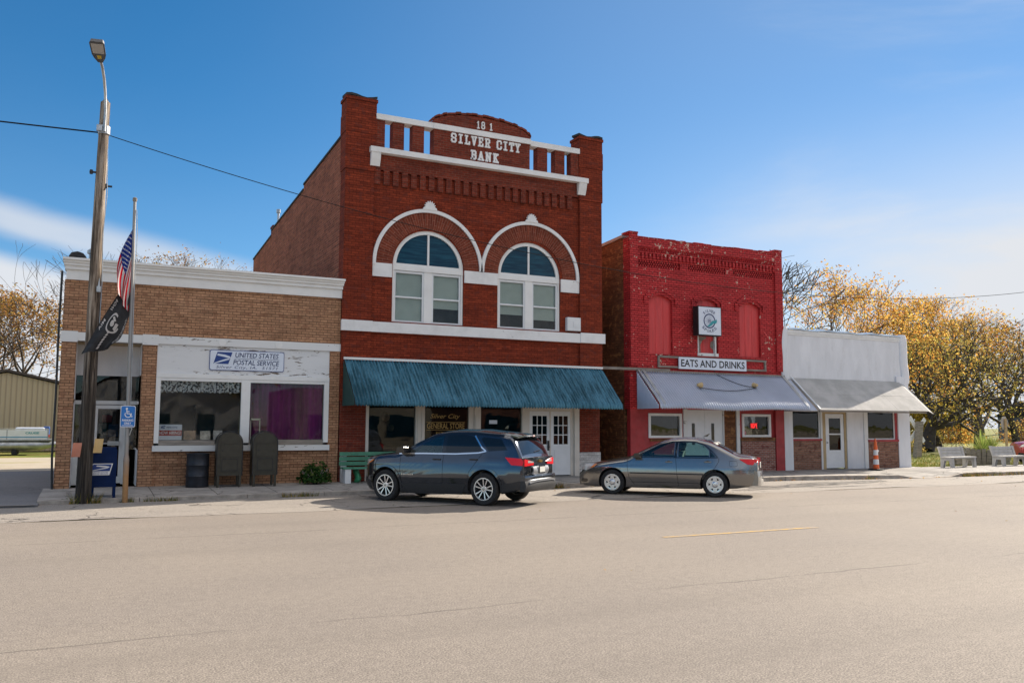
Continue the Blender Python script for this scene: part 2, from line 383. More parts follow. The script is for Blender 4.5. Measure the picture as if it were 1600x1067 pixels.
M['old_brick'] = brick('old_brick', (.26, .11, .05), (.15, .06, .03), (.12, .07, .04), .215, .075, .010, stain=.55, scol=(.05, .025, .015), odd=(.35, .17, .07))
M['painted_brick'] = brick('painted_brick', (.55, .046, .047), (.49, .037, .039), (.25, .012, .014), .235, .080, .013, stain=.22, scol=(.22, .012, .014), flake=.672, fcol=(.62, .48, .38), fscale=6.5, bumpk=.9, rough=.6)
M['knee_brick'] = brick('knee_brick', (.34, .16, .10), (.21, .085, .055), (.25, .19, .15), .205, .07, .011, stain=.25, scol=(.10, .05, .035), odd=(.13, .05, .04))
M['pink_brick'] = brick('pink_brick', (.33, .12, .09), (.24, .07, .05), (.34, .26, .22), .20, .066, .013, stain=.25, scol=(.12, .04, .03), odd=(.14, .035, .03))
M['voussoir_l'] = brick('voussoir_l', (.22, .05, .027), (.15, .032, .018), (.30, .13, .09), .30, .075, .007, uv=lambda t: polar_uv(t, 9.26, 6.72, 1.4), stain=.3, scol=(.09, .02, .012))
M['voussoir_r'] = brick('voussoir_r', (.22, .05, .027), (.15, .032, .018), (.30, .13, .09), .30, .075, .007, uv=lambda t: polar_uv(t, 12.84, 6.72, 1.4), stain=.3, scol=(.09, .02, .012))
M['white_peel'] = peel('white_peel', (.72, .72, .71), (.16, .13, .10), .655, 6, (.45, 1, 1.6))
M['white_flaky'] = peel('white_flaky', (.72, .72, .72), (.16, .12, .09), .60, 6.5, (.4, 1, 2.0), grime=.2)
M['white_trim'] = peel('white_trim', (.80, .79, .77), (.30, .25, .20), .74, 6, grime=.2)
M['white_stone'] = peel('white_stone', (.80, .79, .78), (.10, .07, .06), .705, 7, grime=.3, rough=.8)
M['cream_trim'] = peel('cream_trim', (.66, .60, .53), (.2, .15, .1), .75, 6, grime=.3)
M['white_stucco'] = pmat('white_stucco', (.74, .74, .76), .8, 0, .07, 1.2, .35, 18, dirt=.35, dcol=(.50, .47, .45), stretch=(1.6, 1, .5))
M['white_metal'] = pmat('white_metal', (.72, .73, .74), .4, 0, .04)
M['red_wood'] = pmat('red_wood', (.58, .045, .045), .5, 0, .12, 2, .25, 30, stretch=(3, 1, .4))
M['grey_wood'] = pmat('grey_wood', (.24, .21, .18), .85, 0, .3, 4, .5, 25, stretch=(.5, 1, 4))
M['tan_wood'] = pmat('tan_wood', (.46, .33, .17), .6, 0, .1, 3)
M['dark'] = plain('dark_void', (.012, .012, .013), .8)
M['tar'] = pmat('tar', (.02, .02, .022), .8, 0, .3, 6, .5, 30)
M['black_iron'] = pmat('black_iron', (.025, .025, .027), .5, .3, .2, 8)
M['zinc'] = pmat('zinc', (.42, .43, .44), .38, .8, .2, 3)
M['glass'] = glass('window_glass', (.90, .91, .90), .36)
M['glass_dark'] = glass('shop_glass', (.55, .56, .55), .6, wav=.15)
M['glass_sky'] = None
t = NT('lunette_glass'); ls = t.noise(t.coord('Object', (.7, 1, 9)), 2.2, 5, .6); t.bsdf(t.mix(t.ramp(ls, .3, .75), (.003, .026, .052), (.014, .075, .115)), .04, 0, t.bump(ls, .10, .02), spec=.28); M['glass_sky'] = t.m
M['blind'] = pmat('blind', (.52, .60, .55), .7, 0, .05)
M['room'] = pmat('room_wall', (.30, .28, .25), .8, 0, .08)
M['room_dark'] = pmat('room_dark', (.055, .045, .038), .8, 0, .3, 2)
M['navy'] = plain('navy_ink', (.02, .035, .12), .45)
M['blue'] = plain('sign_blue', (.01, .045, .22), .4)
M['ink'] = plain('black_ink', (.012, .012, .014), .5)
M['white_ink'] = plain('white_ink', (.78, .78, .78), .45)
M['sign_white'] = pmat('sign_white', (.68, .73, .82), .35, 0, .03)
M['gold'] = plain('gold_leaf', (.34, .22, .07), .45, .4)
M['chrome'] = plain('chrome', (.75, .76, .78), .12, 1.)
M['concrete'] = pmat('bench_concrete', (.40, .385, .37), .85, 0, .12, 4, .3, 50, dirt=.2, dcol=(.2, .18, .16))
M['paper'] = pmat('paper', (.55, .40, .2), .7, 0, .1)

# ------------------------------------------------------------------ ground
def road_mat(name, base, tint, sp=.35, cracks=.0, rough=.85):
    t = NT(name); v = t.coord('World')
    f1 = t.noise(v, 62, 4, .75); f2 = t.noise(v, 9, 6, .7); f3 = t.noise(t.coord('World', (.10, .55, 1)), 1.5, 6, .6); f4 = t.noise(v, .23, 5, .55)
    c = t.mix(t.ramp(f1, .3, .7), mul(base, 1-sp), mul(base, 1+sp))
    c = t.mix(1., c, t.mix(t.ramp(f2, .25, .75), (.86, .86, .86), (1.11, 1.11, 1.11)), 'MULTIPLY')
    c = t.mix(t.math('MULTIPLY', t.ramp(f3, .38, .70), .22), c, tint)
    c = t.mix(1., c, t.mix(t.ramp(f4, .3, .7), (.93, .93, .94), (1.05, 1.045, 1.03)), 'MULTIPLY')
    c = t.mix(t.math('MULTIPLY', t.ramp(t.vor(v, 2.6), .0, .03, 1, 0), .5), c, (.05, .045, .04))
    c = t.mix(t.math('MULTIPLY', t.ramp(t.vor(t.coord('World', (1, .83, 1)), 7.3), .02, .05, 1, 0), .35), c, mul(base, 1.9))
    c = t.mix(t.math('MULTIPLY', t.ramp(t.vor(t.coord('World', (1, 1.1, 1)), 17.), .03, .09, 1, 0), .45), c, mul(base, .45))
    sy = t.n('ShaderNodeSeparateXYZ'); t.put(sy.inputs[0], v); wob = t.math('MULTIPLY', t.noise(t.coord('World', (.25, .0, 0)), 2, 5, .6), .5)
    for y0, wd, am in ((3.55, .020, .8), (8.1, .014, .5), (15.0, .018, .6)):
        dd = t.math('ABSOLUTE', t.math('SUBTRACT', t.math('ADD', sy.outputs[1], wob), y0+.25)); c = t.mix(t.math('MULTIPLY', t.math('MULTIPLY', t.ramp(dd, wd*.5, wd*2.2, 1, 0), t.ramp(t.noise(v, .8, 4), .35, .6)), am), c, (.06, .052, .045))
    for y0, wd, am in ((5.6, .55, .10), (7.4, .5, .08), (13.2, .6, .08), (16.2, .5, .08)):
        dd = t.math('ABSOLUTE', t.math('SUBTRACT', sy.outputs[1], y0)); c = t.mix(t.math('MULTIPLY', t.math('MULTIPLY', t.ramp(dd, 0., wd, 1, 0), t.ramp(f3, .3, .7)), am*3.2), c, mul(base, .62))
    nm = t.bump(f1, .55, .008)
    if cracks:
        wv = t.n('ShaderNodeVectorMath', operation='ADD'); t.put(wv.inputs[0], v)
        x = t.n('ShaderNodeTexNoise'); t.put(x.inputs['Vector'], v); x.inputs['Scale'].default_value = 1.3; x.inputs['Detail'].default_value = 6; t.put(wv.inputs[1], x.outputs['Color'])
        d = t.vor(wv.outputs[0], .62, 'DISTANCE_TO_EDGE'); k = t.ramp(d, .004, .016, 1, 0)
        k = t.math('MULTIPLY', k, t.ramp(t.noise(v, .5, 3), .42, .6)); c = t.mix(t.math('MULTIPLY', k, cracks), c, (.035, .03, .028)); nm = t.bump(t.math('SUBTRACT', 1., k), .6, .01, nm)
    t.bsdf(c, rough, 0, nm, spec=.25); return t.m
M['asphalt'] = road_mat('asphalt', (.243, .210, .180), (.275, .238, .203), .6)
M['old_asphalt'] = road_mat('old_asphalt', (.285, .255, .225), (.345, .308, .27), .5, .9)
M['drive'] = road_mat('drive_asphalt', (.20, .195, .20), (.13, .13, .135), .3, .6)
t = NT('sidewalk_concrete'); v = t.coord('World')
b = t.n('ShaderNodeTexBrick'); t.put(b.inputs['Vector'], t.coord('World', (1, 1, 0))); b.inputs['Brick Width'].default_value = 1.45; b.inputs['Row Height'].default_value = 1.42; b.offset = 0; b.inputs['Scale'].default_value = 1
b.inputs['Mortar Size'].default_value = .012; t.put(b.inputs['Color1'], (.36, .335, .31)); t.put(b.inputs['Color2'], (.30, .28, .26)); t.put(b.inputs['Mortar'], (.07, .065, .06)); b.inputs['Mortar Smooth'].default_value = .3
c = t.mix(1., b.outputs[0], t.mix(t.ramp(t.noise(v, 2.2, 7, .65), .3, .7), (.72, .72, .72), (1.14, 1.13, 1.12)), 'MULTIPLY')
c = t.mix(1., c, t.mix(t.noise(v, 70, 2), (.8, .8, .8), (1.2, 1.2, 1.2)), 'MULTIPLY')
wv = t.n('ShaderNodeVectorMath', operation='ADD'); t.put(wv.inputs[0], v); x = t.n('ShaderNodeTexNoise'); t.put(x.inputs['Vector'], v); x.inputs['Scale'].default_value = 1.7; x.inputs['Detail'].default_value = 6; t.put(wv.inputs[1], x.outputs['Color'])
k = t.ramp(t.vor(wv.outputs[0], .42, 'DISTANCE_TO_EDGE'), .003, .012, 1, 0); c = t.mix(t.math('MULTIPLY', k, .8), c, (.06, .055, .05))
t.bsdf(c, .85, 0, t.bump(t.noise(v, 40, 3), .3, .006), spec=.3); M['sidewalk'] = t.m
M['kerb'] = pmat('kerb_concrete', (.33, .29, .25), .9, 0, .3, 3, .6, 20, dirt=.5, dcol=(.10, .08, .06))
t = NT('lawn'); v = t.coord('World'); c = t.grad(t.noise(v, .35, 6, .6), [(.3, (.09, .12, .02)), (.48, (.16, .18, .035)), (.62, (.28, .22, .07)), (.75, (.34, .20, .06))])
c = t.mix(1., c, t.mix(t.noise(v, 18, 4), (.6, .6, .6), (1.35, 1.35, 1.35)), 'MULTIPLY'); t.bsdf(c, .9, 0, t.bump(t.noise(v, 9, 4), .8, .05), spec=.2); M['lawn'] = t.m
t = NT('gravel_lot'); v = t.coord('World'); c = t.grad(t.noise(v, .3, 6, .6), [(.3, (.34, .28, .20)), (.5, (.42, .36, .28)), (.7, (.3, .26, .12))]); t.bsdf(c, .9, 0, t.bump(t.noise(v, 20, 3), .5, .03)); M['gravel'] = t.m
def struct(mb, name, m, **k): return tag(mb.build(name, m, **k), kind='structure')
struct(MB().add([(-900, -700, -.05), (900, -700, -.05), (900, 1500, -.05), (-900, 1500, -.05)], [(0, 1, 2, 3)]), 'ground', M['lawn'])
struct(MB().grid(lambda u, v: (-260+520*u, -14+32.3*v, 0), 8, 2), 'road', M['asphalt'])
struct(MB().grid(lambda u, v: (-260+520*u, 18.3+.10*math.sin(u*520*.9)+.05*math.sin(u*520*2.3)+(4.0-.1*math.sin(u*520*.9))*v, .004+.0*v), 1040, 1), 'parking_lane', M['old_asphalt'])
struct(MB().grid(lambda u, v: (-30+29.1*u, 24.9+12*v, .03), 2, 2), 'driveway', M['drive'])
struct(MB().grid(lambda u, v: (-260+520*u, -260+246*v, .0), 2, 2), 'verge', M['gravel'])
struct(MB().grid(lambda u, v: (-60+59.2*u, 36.9+14*v, .035), 4, 2), 'gravel_lot', M['gravel'])
struct(MB().box(-12, -.95, 21.5, 24.95, -.04, .045), 'driveway_apron', M['drive'])
def edge_y(X):
    k = min(1, max(0, (X-21)/5.5)); k = k*k*(3-2*k); return 22-.72*k
def ramp_k(X):                                     # 1 where the kerb drops to the road
    a = min(1, max(0, (X-25.6)/1.0)); b = min(1, max(0, (29.2-X)/.9)); k = min(a, b); return k*k*(3-2*k)
def kerb_z(X): return (.085+.05*min(1, max(0, (X-5)/12)))*(1-ramp_k(X))+.018*ramp_k(X)
def side_pt(u, v):
    X = -1.0+91*u; e = edge_y(X)+.16; Y = e+(25.0-e)*v; z0 = kerb_z(X); w = v**.7
    return (X, Y, z0+(.165-z0)*w - (.03 if X > 31 else 0)*v)
struct(MB().grid(side_pt, 364, 6), 'sidewalk', M['sidewalk'])
kb = MB()
rk = random.Random(3)
X = -1.0
while X < 90:
    L = 1.9+rk.random()*.9; dz = rk.uniform(-.008, .008); dy = rk.uniform(-.012, .012)
    n = 5
    kb.slab(lambda u, v: (X+.008+(L-.016)*u, edge_y(X+L*u)+dy+.165*v, kerb_z(X+L*u)+.012+dz-.012*(1-v)), n, 2, (0, 0, -.2)); X += L
struct(kb, 'kerb', M['kerb'])
struct(MB().grid(lambda u, v: (-14+13*u, 21.42+.12*v+.05*math.sin(u*9), .052), 20, 1).box(30.9, 30.95, 24.9, 24.95, .0, .02), 'apron_edge', M['kerb'])
# yellow centre dash, worn
t = NT('worn_yellow'); v = t.coord('World'); k = t.ramp(t.noise(v, 9, 8, .7), .40, .60); c = t.mix(k, (.50, .30, .06), (.30, .245, .19)); t.bsdf(c, .8, 0, t.bump(t.noise(v, 95, 3), .5, .006)); M['yellow'] = t.m
struct(MB().grid(lambda u, v: (8.55+3.42*u, 11.66+.12*v, .005), 4, 1), 'centre_line', M['yellow'])
# old water stain patches by the kerb
t = NT('wet_patch'); v = t.coord('World'); t.bsdf(t.mix(t.ramp(t.noise(v, 3, 6, .7), .4, .6), (.05, .045, .04), (.21, .185, .16)), .5, 0, t.bump(t.noise(v, 30, 3), .15, .004)); M['wet'] = t.m
def blob(cx, cy, rx, ry, seed, z, n=40):
    q = random.Random(seed); ph = [q.random()*6 for _ in range(5)]
    return [(cx+rx*math.cos(a)*k, cy+ry*math.sin(a)*k, z) for a in [2*math.pi*i/n for i in range(n)] for k in [1+.22*math.sin(2*a+ph[0])+.16*math.sin(3*a+ph[1])+.12*math.sin(5*a+ph[2])+.07*math.sin(9*a+ph[3])]]
pb = MB()
for i, (cx, cy, rx, ry) in enumerate([(19.4, 20.0, 1.7, .50), (21.7, 20.5, 1.6, .38), (23.6, 20.75, .9, .20), (17.4, 19.3, .8, .14), (20.6, 19.2, .9, .12)]):
    p = blob(cx, cy, rx, ry, i+4, .0085); pb.add(p, [tuple(range(len(p)))])
struct(pb, 'puddle', M['wet'])
# ------------------------------------------------------------------ post office
YF = 24.8
po = thing('post_office', 'single storey tan brick post office with white cornice and peeling panel over its window', 'building', (2.9, 30, 0))
w = MB()
w.box(-.77, -.42, YF, 25.15, 0, 3.96).box(1.17, 1.53, YF, 25.15, 0, 3.96).box(6.22, 6.52, YF, 25.15, 0, 3.96)
w.box(1.53, 6.22, YF+.05, 25.12, 0, 1.08).box(-.77, 6.52, YF, 25.15, 4.18, 5.54)
w.box(-.77, -.45, 25.15, 37, 0, 5.35).box(6.2, 6.5, 25.15, 37, 0, 5.35).box(-.45, 6.2, 36.7, 37, 0, 5.3)
w.build('wall', M['tan_brick'], po)
MB().box(-.44, 6.19, 25.16, 36.7, 5.0, 5.15).build('roof', M['tar'], po)
b = MB().box(-.78, 6.53, YF-.03, 25.1, 3.962, 4.178)
b.box(-.80, -.40, YF-.055, YF+.1, 3.92, 4.20).box(1.15, 1.55, YF-.055, YF+.1, 3.92, 4.20).build('lintel_band', M['white_peel'], po)
b = MB().box(-.74, 6.56, YF-.06, 25.15, 5.542, 5.80)
for i, (z0, z1, d) in enumerate([(5.802, 5.90, .12), (5.902, 5.97, .17), (5.972, 6.03, .21), (6.032, 6.09, .27)]): b.box(-.78-.02*i, 6.535+.012*i, YF-d, 25.2, z0, z1)
b.build('cornice', M['white_trim'], po)
MB().box(-.70, -.35, 25.0, 25.5, 6.092, 6.20).prism([(-.72, 6.202), (-.30, 6.202), (-.38, 6.30), (-.52, 6.34), (-.66, 6.30)], 25.0, 25.5).build('parapet_block', M['tar'], po)
MB().tube([(-.84, YF-.02, 5.75), (-.85, YF+.0, 4.3), (-.83, YF+.02, 2.5), (-.84, YF+.0, 1.0), (-.80, YF-.05, .14)], .028, 8).build('downspout', M['black_iron'], po)
MB().lathe([(.055, 0), (.055, .34)], (-.20, 25.6, 6.05), 'z', 14, 0).lathe([(.05, .34), (.10, .36), (.10, .44), (.02, .50)], (-.20, 25.6, 6.05), 'z', 14).build('vent_pipe', M['zinc'], po)
MB().box(1.532, 6.218, YF+.02, YF+.12, 3.18, 3.96).build('signboard_panel', M['white_flaky'], po)
f = MB()
f.box(1.532, 1.65, YF-.02, YF+.12, 1.30, 3.06).box(6.08, 6.218, YF-.02, YF+.12, 1.30, 3.06).box(3.75, 3.99, YF-.02, YF+.12, 1.30, 3.06)
f.box(1.532, 6.218, YF-.03, YF+.12, 3.062, 3.178).box(1.652, 3.748, YF-.01, YF+.12, 2.98, 3.06).box(3.992, 6.078, YF-.01, YF+.12, 2.98, 3.06)
wf = f.build('window_frame', M['white_trim'], po)
MB().box(1.652, 3.748, YF+.0, YF+.1, 1.24, 1.375).box(3.992, 6.078, YF+.0, YF+.1, 1.24, 1.385).build('inner_sill', M['grey_wood'], po)
MB().box(1.50, 6.25, YF-.09, YF+.1, 1.082, 1.235).build('sill', M['white_peel'], po)
for n, (x0, x1) in enumerate(((1.65, 3.75), (3.99, 6.08))): MB().box(x0, x1, YF+.055, YF+.061, 1.375, 2.985).build('pane', M['glass'], po)
for x, z in ((3.19, 4.07), (4.73, 4.07)):
    MB().lathe([(.10, -.0), (.10, -.012), (.085, -.014)], (x, YF-.03, z), 'y', 20).build('wall_disc', M['white_trim'], po)
r = MB().add([(1.5, 25.15, .3), (6.2, 25.15, .3), (6.2, 29.5, .3), (1.5, 29.5, .3), (1.5, 25.15, 3.3), (6.2, 25.15, 3.3), (6.2, 29.5, 3.3), (1.5, 29.5, 3.3)], [(0, 1, 2, 3), (4, 7, 6, 5), (2, 6, 7, 3), (0, 3, 7, 4), (1, 5, 6, 2)])
r.box(1.6, 2.5, 28.6, 29.3, .3, 1.9).box(3.0, 3.6, 29.0, 29.4, .3, 2.4).box(2.55, 2.95, 29.42, 29.48, 2.2, 2.8)
r.build('interior', M['room'], po)
# valance of patterned cloth and the drawn curtain
t = NT('valance_cloth'); v = t.coord('Object'); c = t.mix(t.ramp(t.noise(v, 17, 3), .44, .53), (.03, .035, .05), (.68, .72, .75)); t.bsdf(c, .8); M['valance'] = t.m
MB().slab(lambda u, v: (1.66+2.07*u, YF+.14+.03*math.sin(u*95), 2.98-(.30+.02*math.sin(u*95))*v), 160, 3, (0, .006, 0)).build('valance', M['valance'], po)
M['purple'] = pmat('purple_cloth', (.17, .012, .125), .8, 0, .45, 1.5, stretch=(3, 1, .3))
MB().slab(lambda u, v: (4.0+2.08*u, YF+.17+.05*math.sin(u*44)+.03*math.sin(u*17+1), 2.98-1.6*v), 150, 2, (0, .006, 0)).build('curtain', M['purple'], po, smooth=50)
# recessed entrance
e = MB()
YB = 25.95
e.add([(-.42, 25.15, 3.955), (1.17, 25.15, 3.955), (1.17, YB, 3.955), (-.42, YB, 3.955)], [(0, 1, 2, 3)])
e.build('porch_ceiling', M['tan_wood'], po)
e = MB().box(-.42, 1.17, YB, YB+.08, 3.12, 3.95).box(-.419, -.40, 25.15, YB, 2.45, 3.95).box(1.15, 1.169, 25.15, YB, 3.12, 3.95)
e.box(-.419, -.395, 25.15, YB, .17, 2.36).box(1.145, 1.169, 25.15, YB, .17, 1.12).build('porch_wall', M['white_stucco'], po)
d = MB().box(-.42, 1.169, YB-.01, YB+.07, 2.34, 2.44).box(.02, .10, YB-.01, YB+.07, .17, 2.34).box(.80, .90, YB-.01, YB+.07, .17, 2.34).box(-.42, .02, YB, YB+.05, .17, 1.1)
d.box(1.10, 1.14, 25.16, YB, 2.34, 2.42).box(1.10, 1.14, 25.16, YB, 1.122, 1.16).build('entry_frame', M['white_metal'], po)
dd = MB().box(.102, .17, YB+.005, YB+.05, .20, 2.32).box(.73, .798, YB+.005, YB+.05, .20, 2.32).box(.17, .73, YB+.005, YB+.05, .20, .38).box(.17, .73, YB+.005, YB+.05, 2.22, 2.32).build('door', M['white_metal'], po)
MB().box(.16, .74, YB-.06, YB-.03, 1.26, 1.30).box(.44, .74, YB-.075, YB-.03, 1.22, 1.34).build('push_bar', M['zinc'], dd)
MB().box(.17, .73, YB+.02, YB+.026, .38, 2.22).build('pane', M['glass_dark'], dd)
MB().box(-.42, 1.169, YB+.02, YB+.026, 2.44, 3.12).box(-.40, .02, YB+.02, YB+.026, 1.1, 2.34).box(.9, 1.15, YB+.02, YB+.026, 1.1, 2.34).box(1.12, 1.126, 25.17, YB-.01, 1.16, 3.11).build('sidelight_pane', M['glass_dark'], po)
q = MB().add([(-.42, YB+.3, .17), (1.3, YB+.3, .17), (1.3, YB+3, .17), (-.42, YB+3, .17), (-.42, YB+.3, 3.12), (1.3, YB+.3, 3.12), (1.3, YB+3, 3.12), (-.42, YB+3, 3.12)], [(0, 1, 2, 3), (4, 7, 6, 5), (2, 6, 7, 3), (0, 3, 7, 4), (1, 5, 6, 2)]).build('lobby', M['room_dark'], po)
for x0, x1, z0, z1, c, nm in ((.28, .52, 1.85, 2.05, (.45, .03, .03), 'red_poster'), (.45, .70, 1.46, 1.80, (.02, .10, .30), 'blue_poster'), (.14, .40, 1.44, 1.82, (.10, .22, .22), 'picture_poster'), (.60, .74, 1.32, 1.42, (.6, .6, .6), 'door_notice'), (.93, 1.08, 1.5, 2.2, (.02, .025, .03), 'dark_notice'), (.93, 1.03, 1.30, 1.46, (.04, .16, .30), 'small_blue_notice')):
    MB().box(x0, x1, YB+.03, YB+.036, z0, z1).build(nm, plain(nm, c, .5), po)
# ---- postal eagle emblem helper: blue field, pale swoops
def eagle(mb, fn, blue, white):
    mb.add([fn(*p, 0) for p in ((.20, 1), (1, 1), (.80, 0), (0, 0))], [(0, 1, 2, 3)], blue)
    mb.add([fn(*p, 1) for p in ((.22, .86), (.62, .78), (.86, .66), (.93, .52), (.78, .50), (.55, .60), (.19, .70))], [tuple(range(7))], white)
    mb.add([fn(*p, 1) for p in ((.02, .06), (.62, .42), (.90, .49), (.80, .36), (.06, .0))], [tuple(range(5))], white)
def sign_box(x0, x1, z0, z1, y, th, rad=.05):
    n = 5; pts = []
    for cx, cz, a in ((x1-rad, z1-rad, 0), (x0+rad, z1-rad, 90), (x0+rad, z0+rad, 180), (x1-rad, z0+rad, 270)):
        for i in range(n+1): t = R(a+90*i/n); pts.append((cx+rad*math.cos(t), cz+rad*math.sin(t)))
    return pts
s = thing('post_office_sign', 'white rounded plate lettered UNITED STATES POSTAL SERVICE in blue on the flaky white panel', 'sign', (3.88, YF, 3.58))
MB().prism(sign_box(2.87, 4.90, 3.30, 3.865, YF, .04), YF-.01, YF+.02).build('border', M['blue'], s)
MB().prism(sign_box(2.885, 4.885, 3.315, 3.85, YF, .04), YF-.016, YF-.011).build('plate', M['sign_white'], s)
l = MB(); eagle(l, lambda u, v, k: (2.97+.50*u, YF-.019-.003*k, 3.48+.33*v), 0, 1); l.build('emblem', [M['blue'], M['sign_white']], s)
l = MB(); wall_text(l, 'UNITED STATES', 3.55, 4.74, 3.67, 3.81, YF-.019, bold=.012, shear=.15); wall_text(l, 'POSTAL SERVICE', 3.50, 4.76, 3.465, 3.605, YF-.019, bold=.012, shear=.15)
l.box(3.53, 4.76, YF-.019, YF-.018, 3.632, 3.642); wall_text(l, 'Silver City, IA.  51571', 3.05, 4.72, 3.335, 3.435, YF-.019, bold=.0, shear=.2, spacing=1.12); l.build('lettering', M['navy'], s)
h = thing('hiring_poster', 'white and red NOW HIRING poster inside the lower left corner of the post office window', 'poster', (1.9, YF+.1, 1.4))
MB().box(1.66, 2.24, YF+.075, YF+.08, 1.385, 1.80).build('sheet', M['sign_white'], h)
l = MB(); l.box(1.665, 2.235, YF+.070, YF+.072, 1.50, 1.645); l.build('red_band', plain('poster_red', (.42, .03, .02), .5), h)
l = MB(); wall_text(l, 'NOW HIRING!', 1.67, 2.21, 1.53, 1.62, YF+.068, bold=.015); l.build('lettering', M['white_ink'], h)
l = MB(); eagle(l, lambda u, v, k: (1.70+.12*u, YF+.070-.002*k, 1.69+.075*v), 0, 1); wall_text(l, 'UNITED STATES', 1.84, 2.12, 1.70, 1.745, YF+.07, bold=.01); l.build('emblem', [M['blue'], M['sign_white']], h)
for i, (x0, x1, z1, c, lb) in enumerate(((2.29, 2.60, 1.64, (.33, .22, .14), 'small brown picture card standing on the post office window sill'), (2.72, 2.98, 1.63, (.62, .56, .48), 'cream leaflet card standing in the middle of the post office window'), (3.06, 3.30, 1.64, (.66, .62, .58), 'pale folded card standing right of the cream leaflet in the post office window'))):
    o = MB().slab(lambda u, v: (x0+(x1-x0)*u, YF+.09+.05*v+.03*abs(u-.5), 1.385+(z1-1.385)*v), 4, 3, (0, .006, 0)).build('window_card', pmat('card%d' % i, c, .6, 0, .35, 9), None); tag(o, lb, 'card')
fr = MB()
for x0, x1, z0, z1 in ((4.03, 4.06, 1.40, 1.98), (4.28, 4.31, 1.40, 1.95), (4.03, 4.31, 1.93, 1.98)): fr.box(x0, x1, YF+.09, YF+.105, z0, z1)
tag(fr.build('picture_frame', M['cream_trim']), 'empty pale frame leaning behind the glass in front of the purple curtain', 'frame')

# ------------------------------------------------------------------ bank
bk = thing('bank_building', 'tall two storey red brick bank with twin arched windows, white bands and a stepped parapet', 'building', (11, 30, 0))
main = MB().box(7.43, 14.70, YF, 25.2, 2.5, 9.58).build('facade_wall', M['red_brick'], bk)
cut = MB()
for cx, x0, x1 in ((9.27, 8.09, 10.45), (12.81, 11.65, 13.97)):
    r0 = (x1-x0)/2; pts = [(x0, 4.95), (x1, 4.95)]+[((x0+x1)/2+r0*math.cos(R(180*i/28)), 6.69+r0*math.sin(R(180*i/28))) for i in range(29)]
    cut.prism(pts, YF-.5, 25.6)
cut = cut.build('cut', M['red_brick'], bk); boolean(main, [cut])
p = MB()
for x0, x1 in ((6.53, 7.43), (14.70, 15.58)):
    p.box(x0, x1, YF-.09, 25.25, 2.5, 9.50).box(x0-.02, x1+.03, YF-.11, 25.27, 9.502, 10.66).box(x0-.035, x1+.045, YF-.125, 25.29, 10.662, 11.24).box(x0-.02, x1+.03, YF-.11, 25.27, 11.242, 11.66)
    p.box(x0-.05, x1+.06, YF-.14, 25.30, 11.662, 11.76)
p.build('pilaster', M['red_brick'], bk)
p = MB()
for x0, x1 in ((6.53, 7.43), (14.70, 15.58)):
    p.slab(lambda u, v: (x0-.03+(x1-x0+.07)*u, YF-.12+.5*v, 11.762+.04*math.sin(u*7+x0)+.05*v), 6, 3, (0, 0, .07))
p.build('pilaster_cap', M['tar'], bk)
d = MB().box(7.432, 14.698, YF-.07, 25.2, 9.60, 10.08)
x = 7.44
while x < 14.5:
    d.box(x, x+.185, YF-.07, YF+.05, 9.15, 9.598); d.box(x+.01, x+.175, YF-.085, YF-.07, 9.52, 9.598); x += .295
d.build('dentil_course', M['red_brick_worn'], bk)
b = MB().box(7.25, 14.95, YF-.28, 25.2, 10.082, 10.245)
for x0 in (7.28, 14.60): b.prism([(YF-.26, 10.08), (YF-.07, 10.08), (YF-.09, 9.68), (YF-.14, 9.68), (YF-.22, 9.9)], x0, x0+.30, 'x')
b.build('cornice', M['white_stone'], bk)
p = MB()
for x0, x1 in ((7.44, 7.74), (7.99, 8.36), (8.64, 9.02), (13.06, 13.44), (13.74, 14.11), (14.36, 14.69)): p.box(x0, x1, YF-.08, YF+.22, 10.246, 11.16)
p.box(9.34, 12.76, YF-.10, YF+.26, 10.246, 11.16)
n = 18; top = [(9.30, 11.34), (12.80, 11.34)]+[(11.05+1.78*math.cos(R(a)), 11.34+.47*math.sin(R(a))) for a in [8+164*i/n for i in range(n+1)]]
p.prism(top, YF-.07, YF+.24); p.build('parapet', M['red_brick_worn'], bk)
cp = [(11.05+1.78*math.cos(R(a)), YF-.095, 11.37+.47*math.sin(R(a))) for a in [6+168*i/26 for i in range(27)]]
c = MB()
for i in range(26):
    a, e_ = cp[i], cp[i+1]; j = .018*math.sin(i*2.3)
    c.add([(a[0], a[1], a[2]+j), (e_[0], e_[1], e_[2]+j), (e_[0], YF+.28, e_[2]+j), (a[0], YF+.28, a[2]+j), (a[0], a[1], a[2]+.065+j), (e_[0], e_[1], e_[2]+.065+j), (e_[0], YF+.28, e_[2]+.065+j), (a[0], YF+.28, a[2]+.065+j)], [(0, 3, 2, 1), (4, 5, 6, 7), (0, 1, 5, 4), (1, 2, 6, 5), (2, 3, 7, 6), (3, 0, 4, 7)])
c.build('arched_coping', M['red_brick_worn'], bk)
MB().box(7.45, 9.32, YF-.13, YF+.27, 11.17, 11.345).box(12.79, 14.69, YF-.13, YF+.27, 11.12, 11.295).box(9.322, 12.788, YF-.15, YF+.29, 11.162, 11.338).build('rail', M['white_stone'], bk)
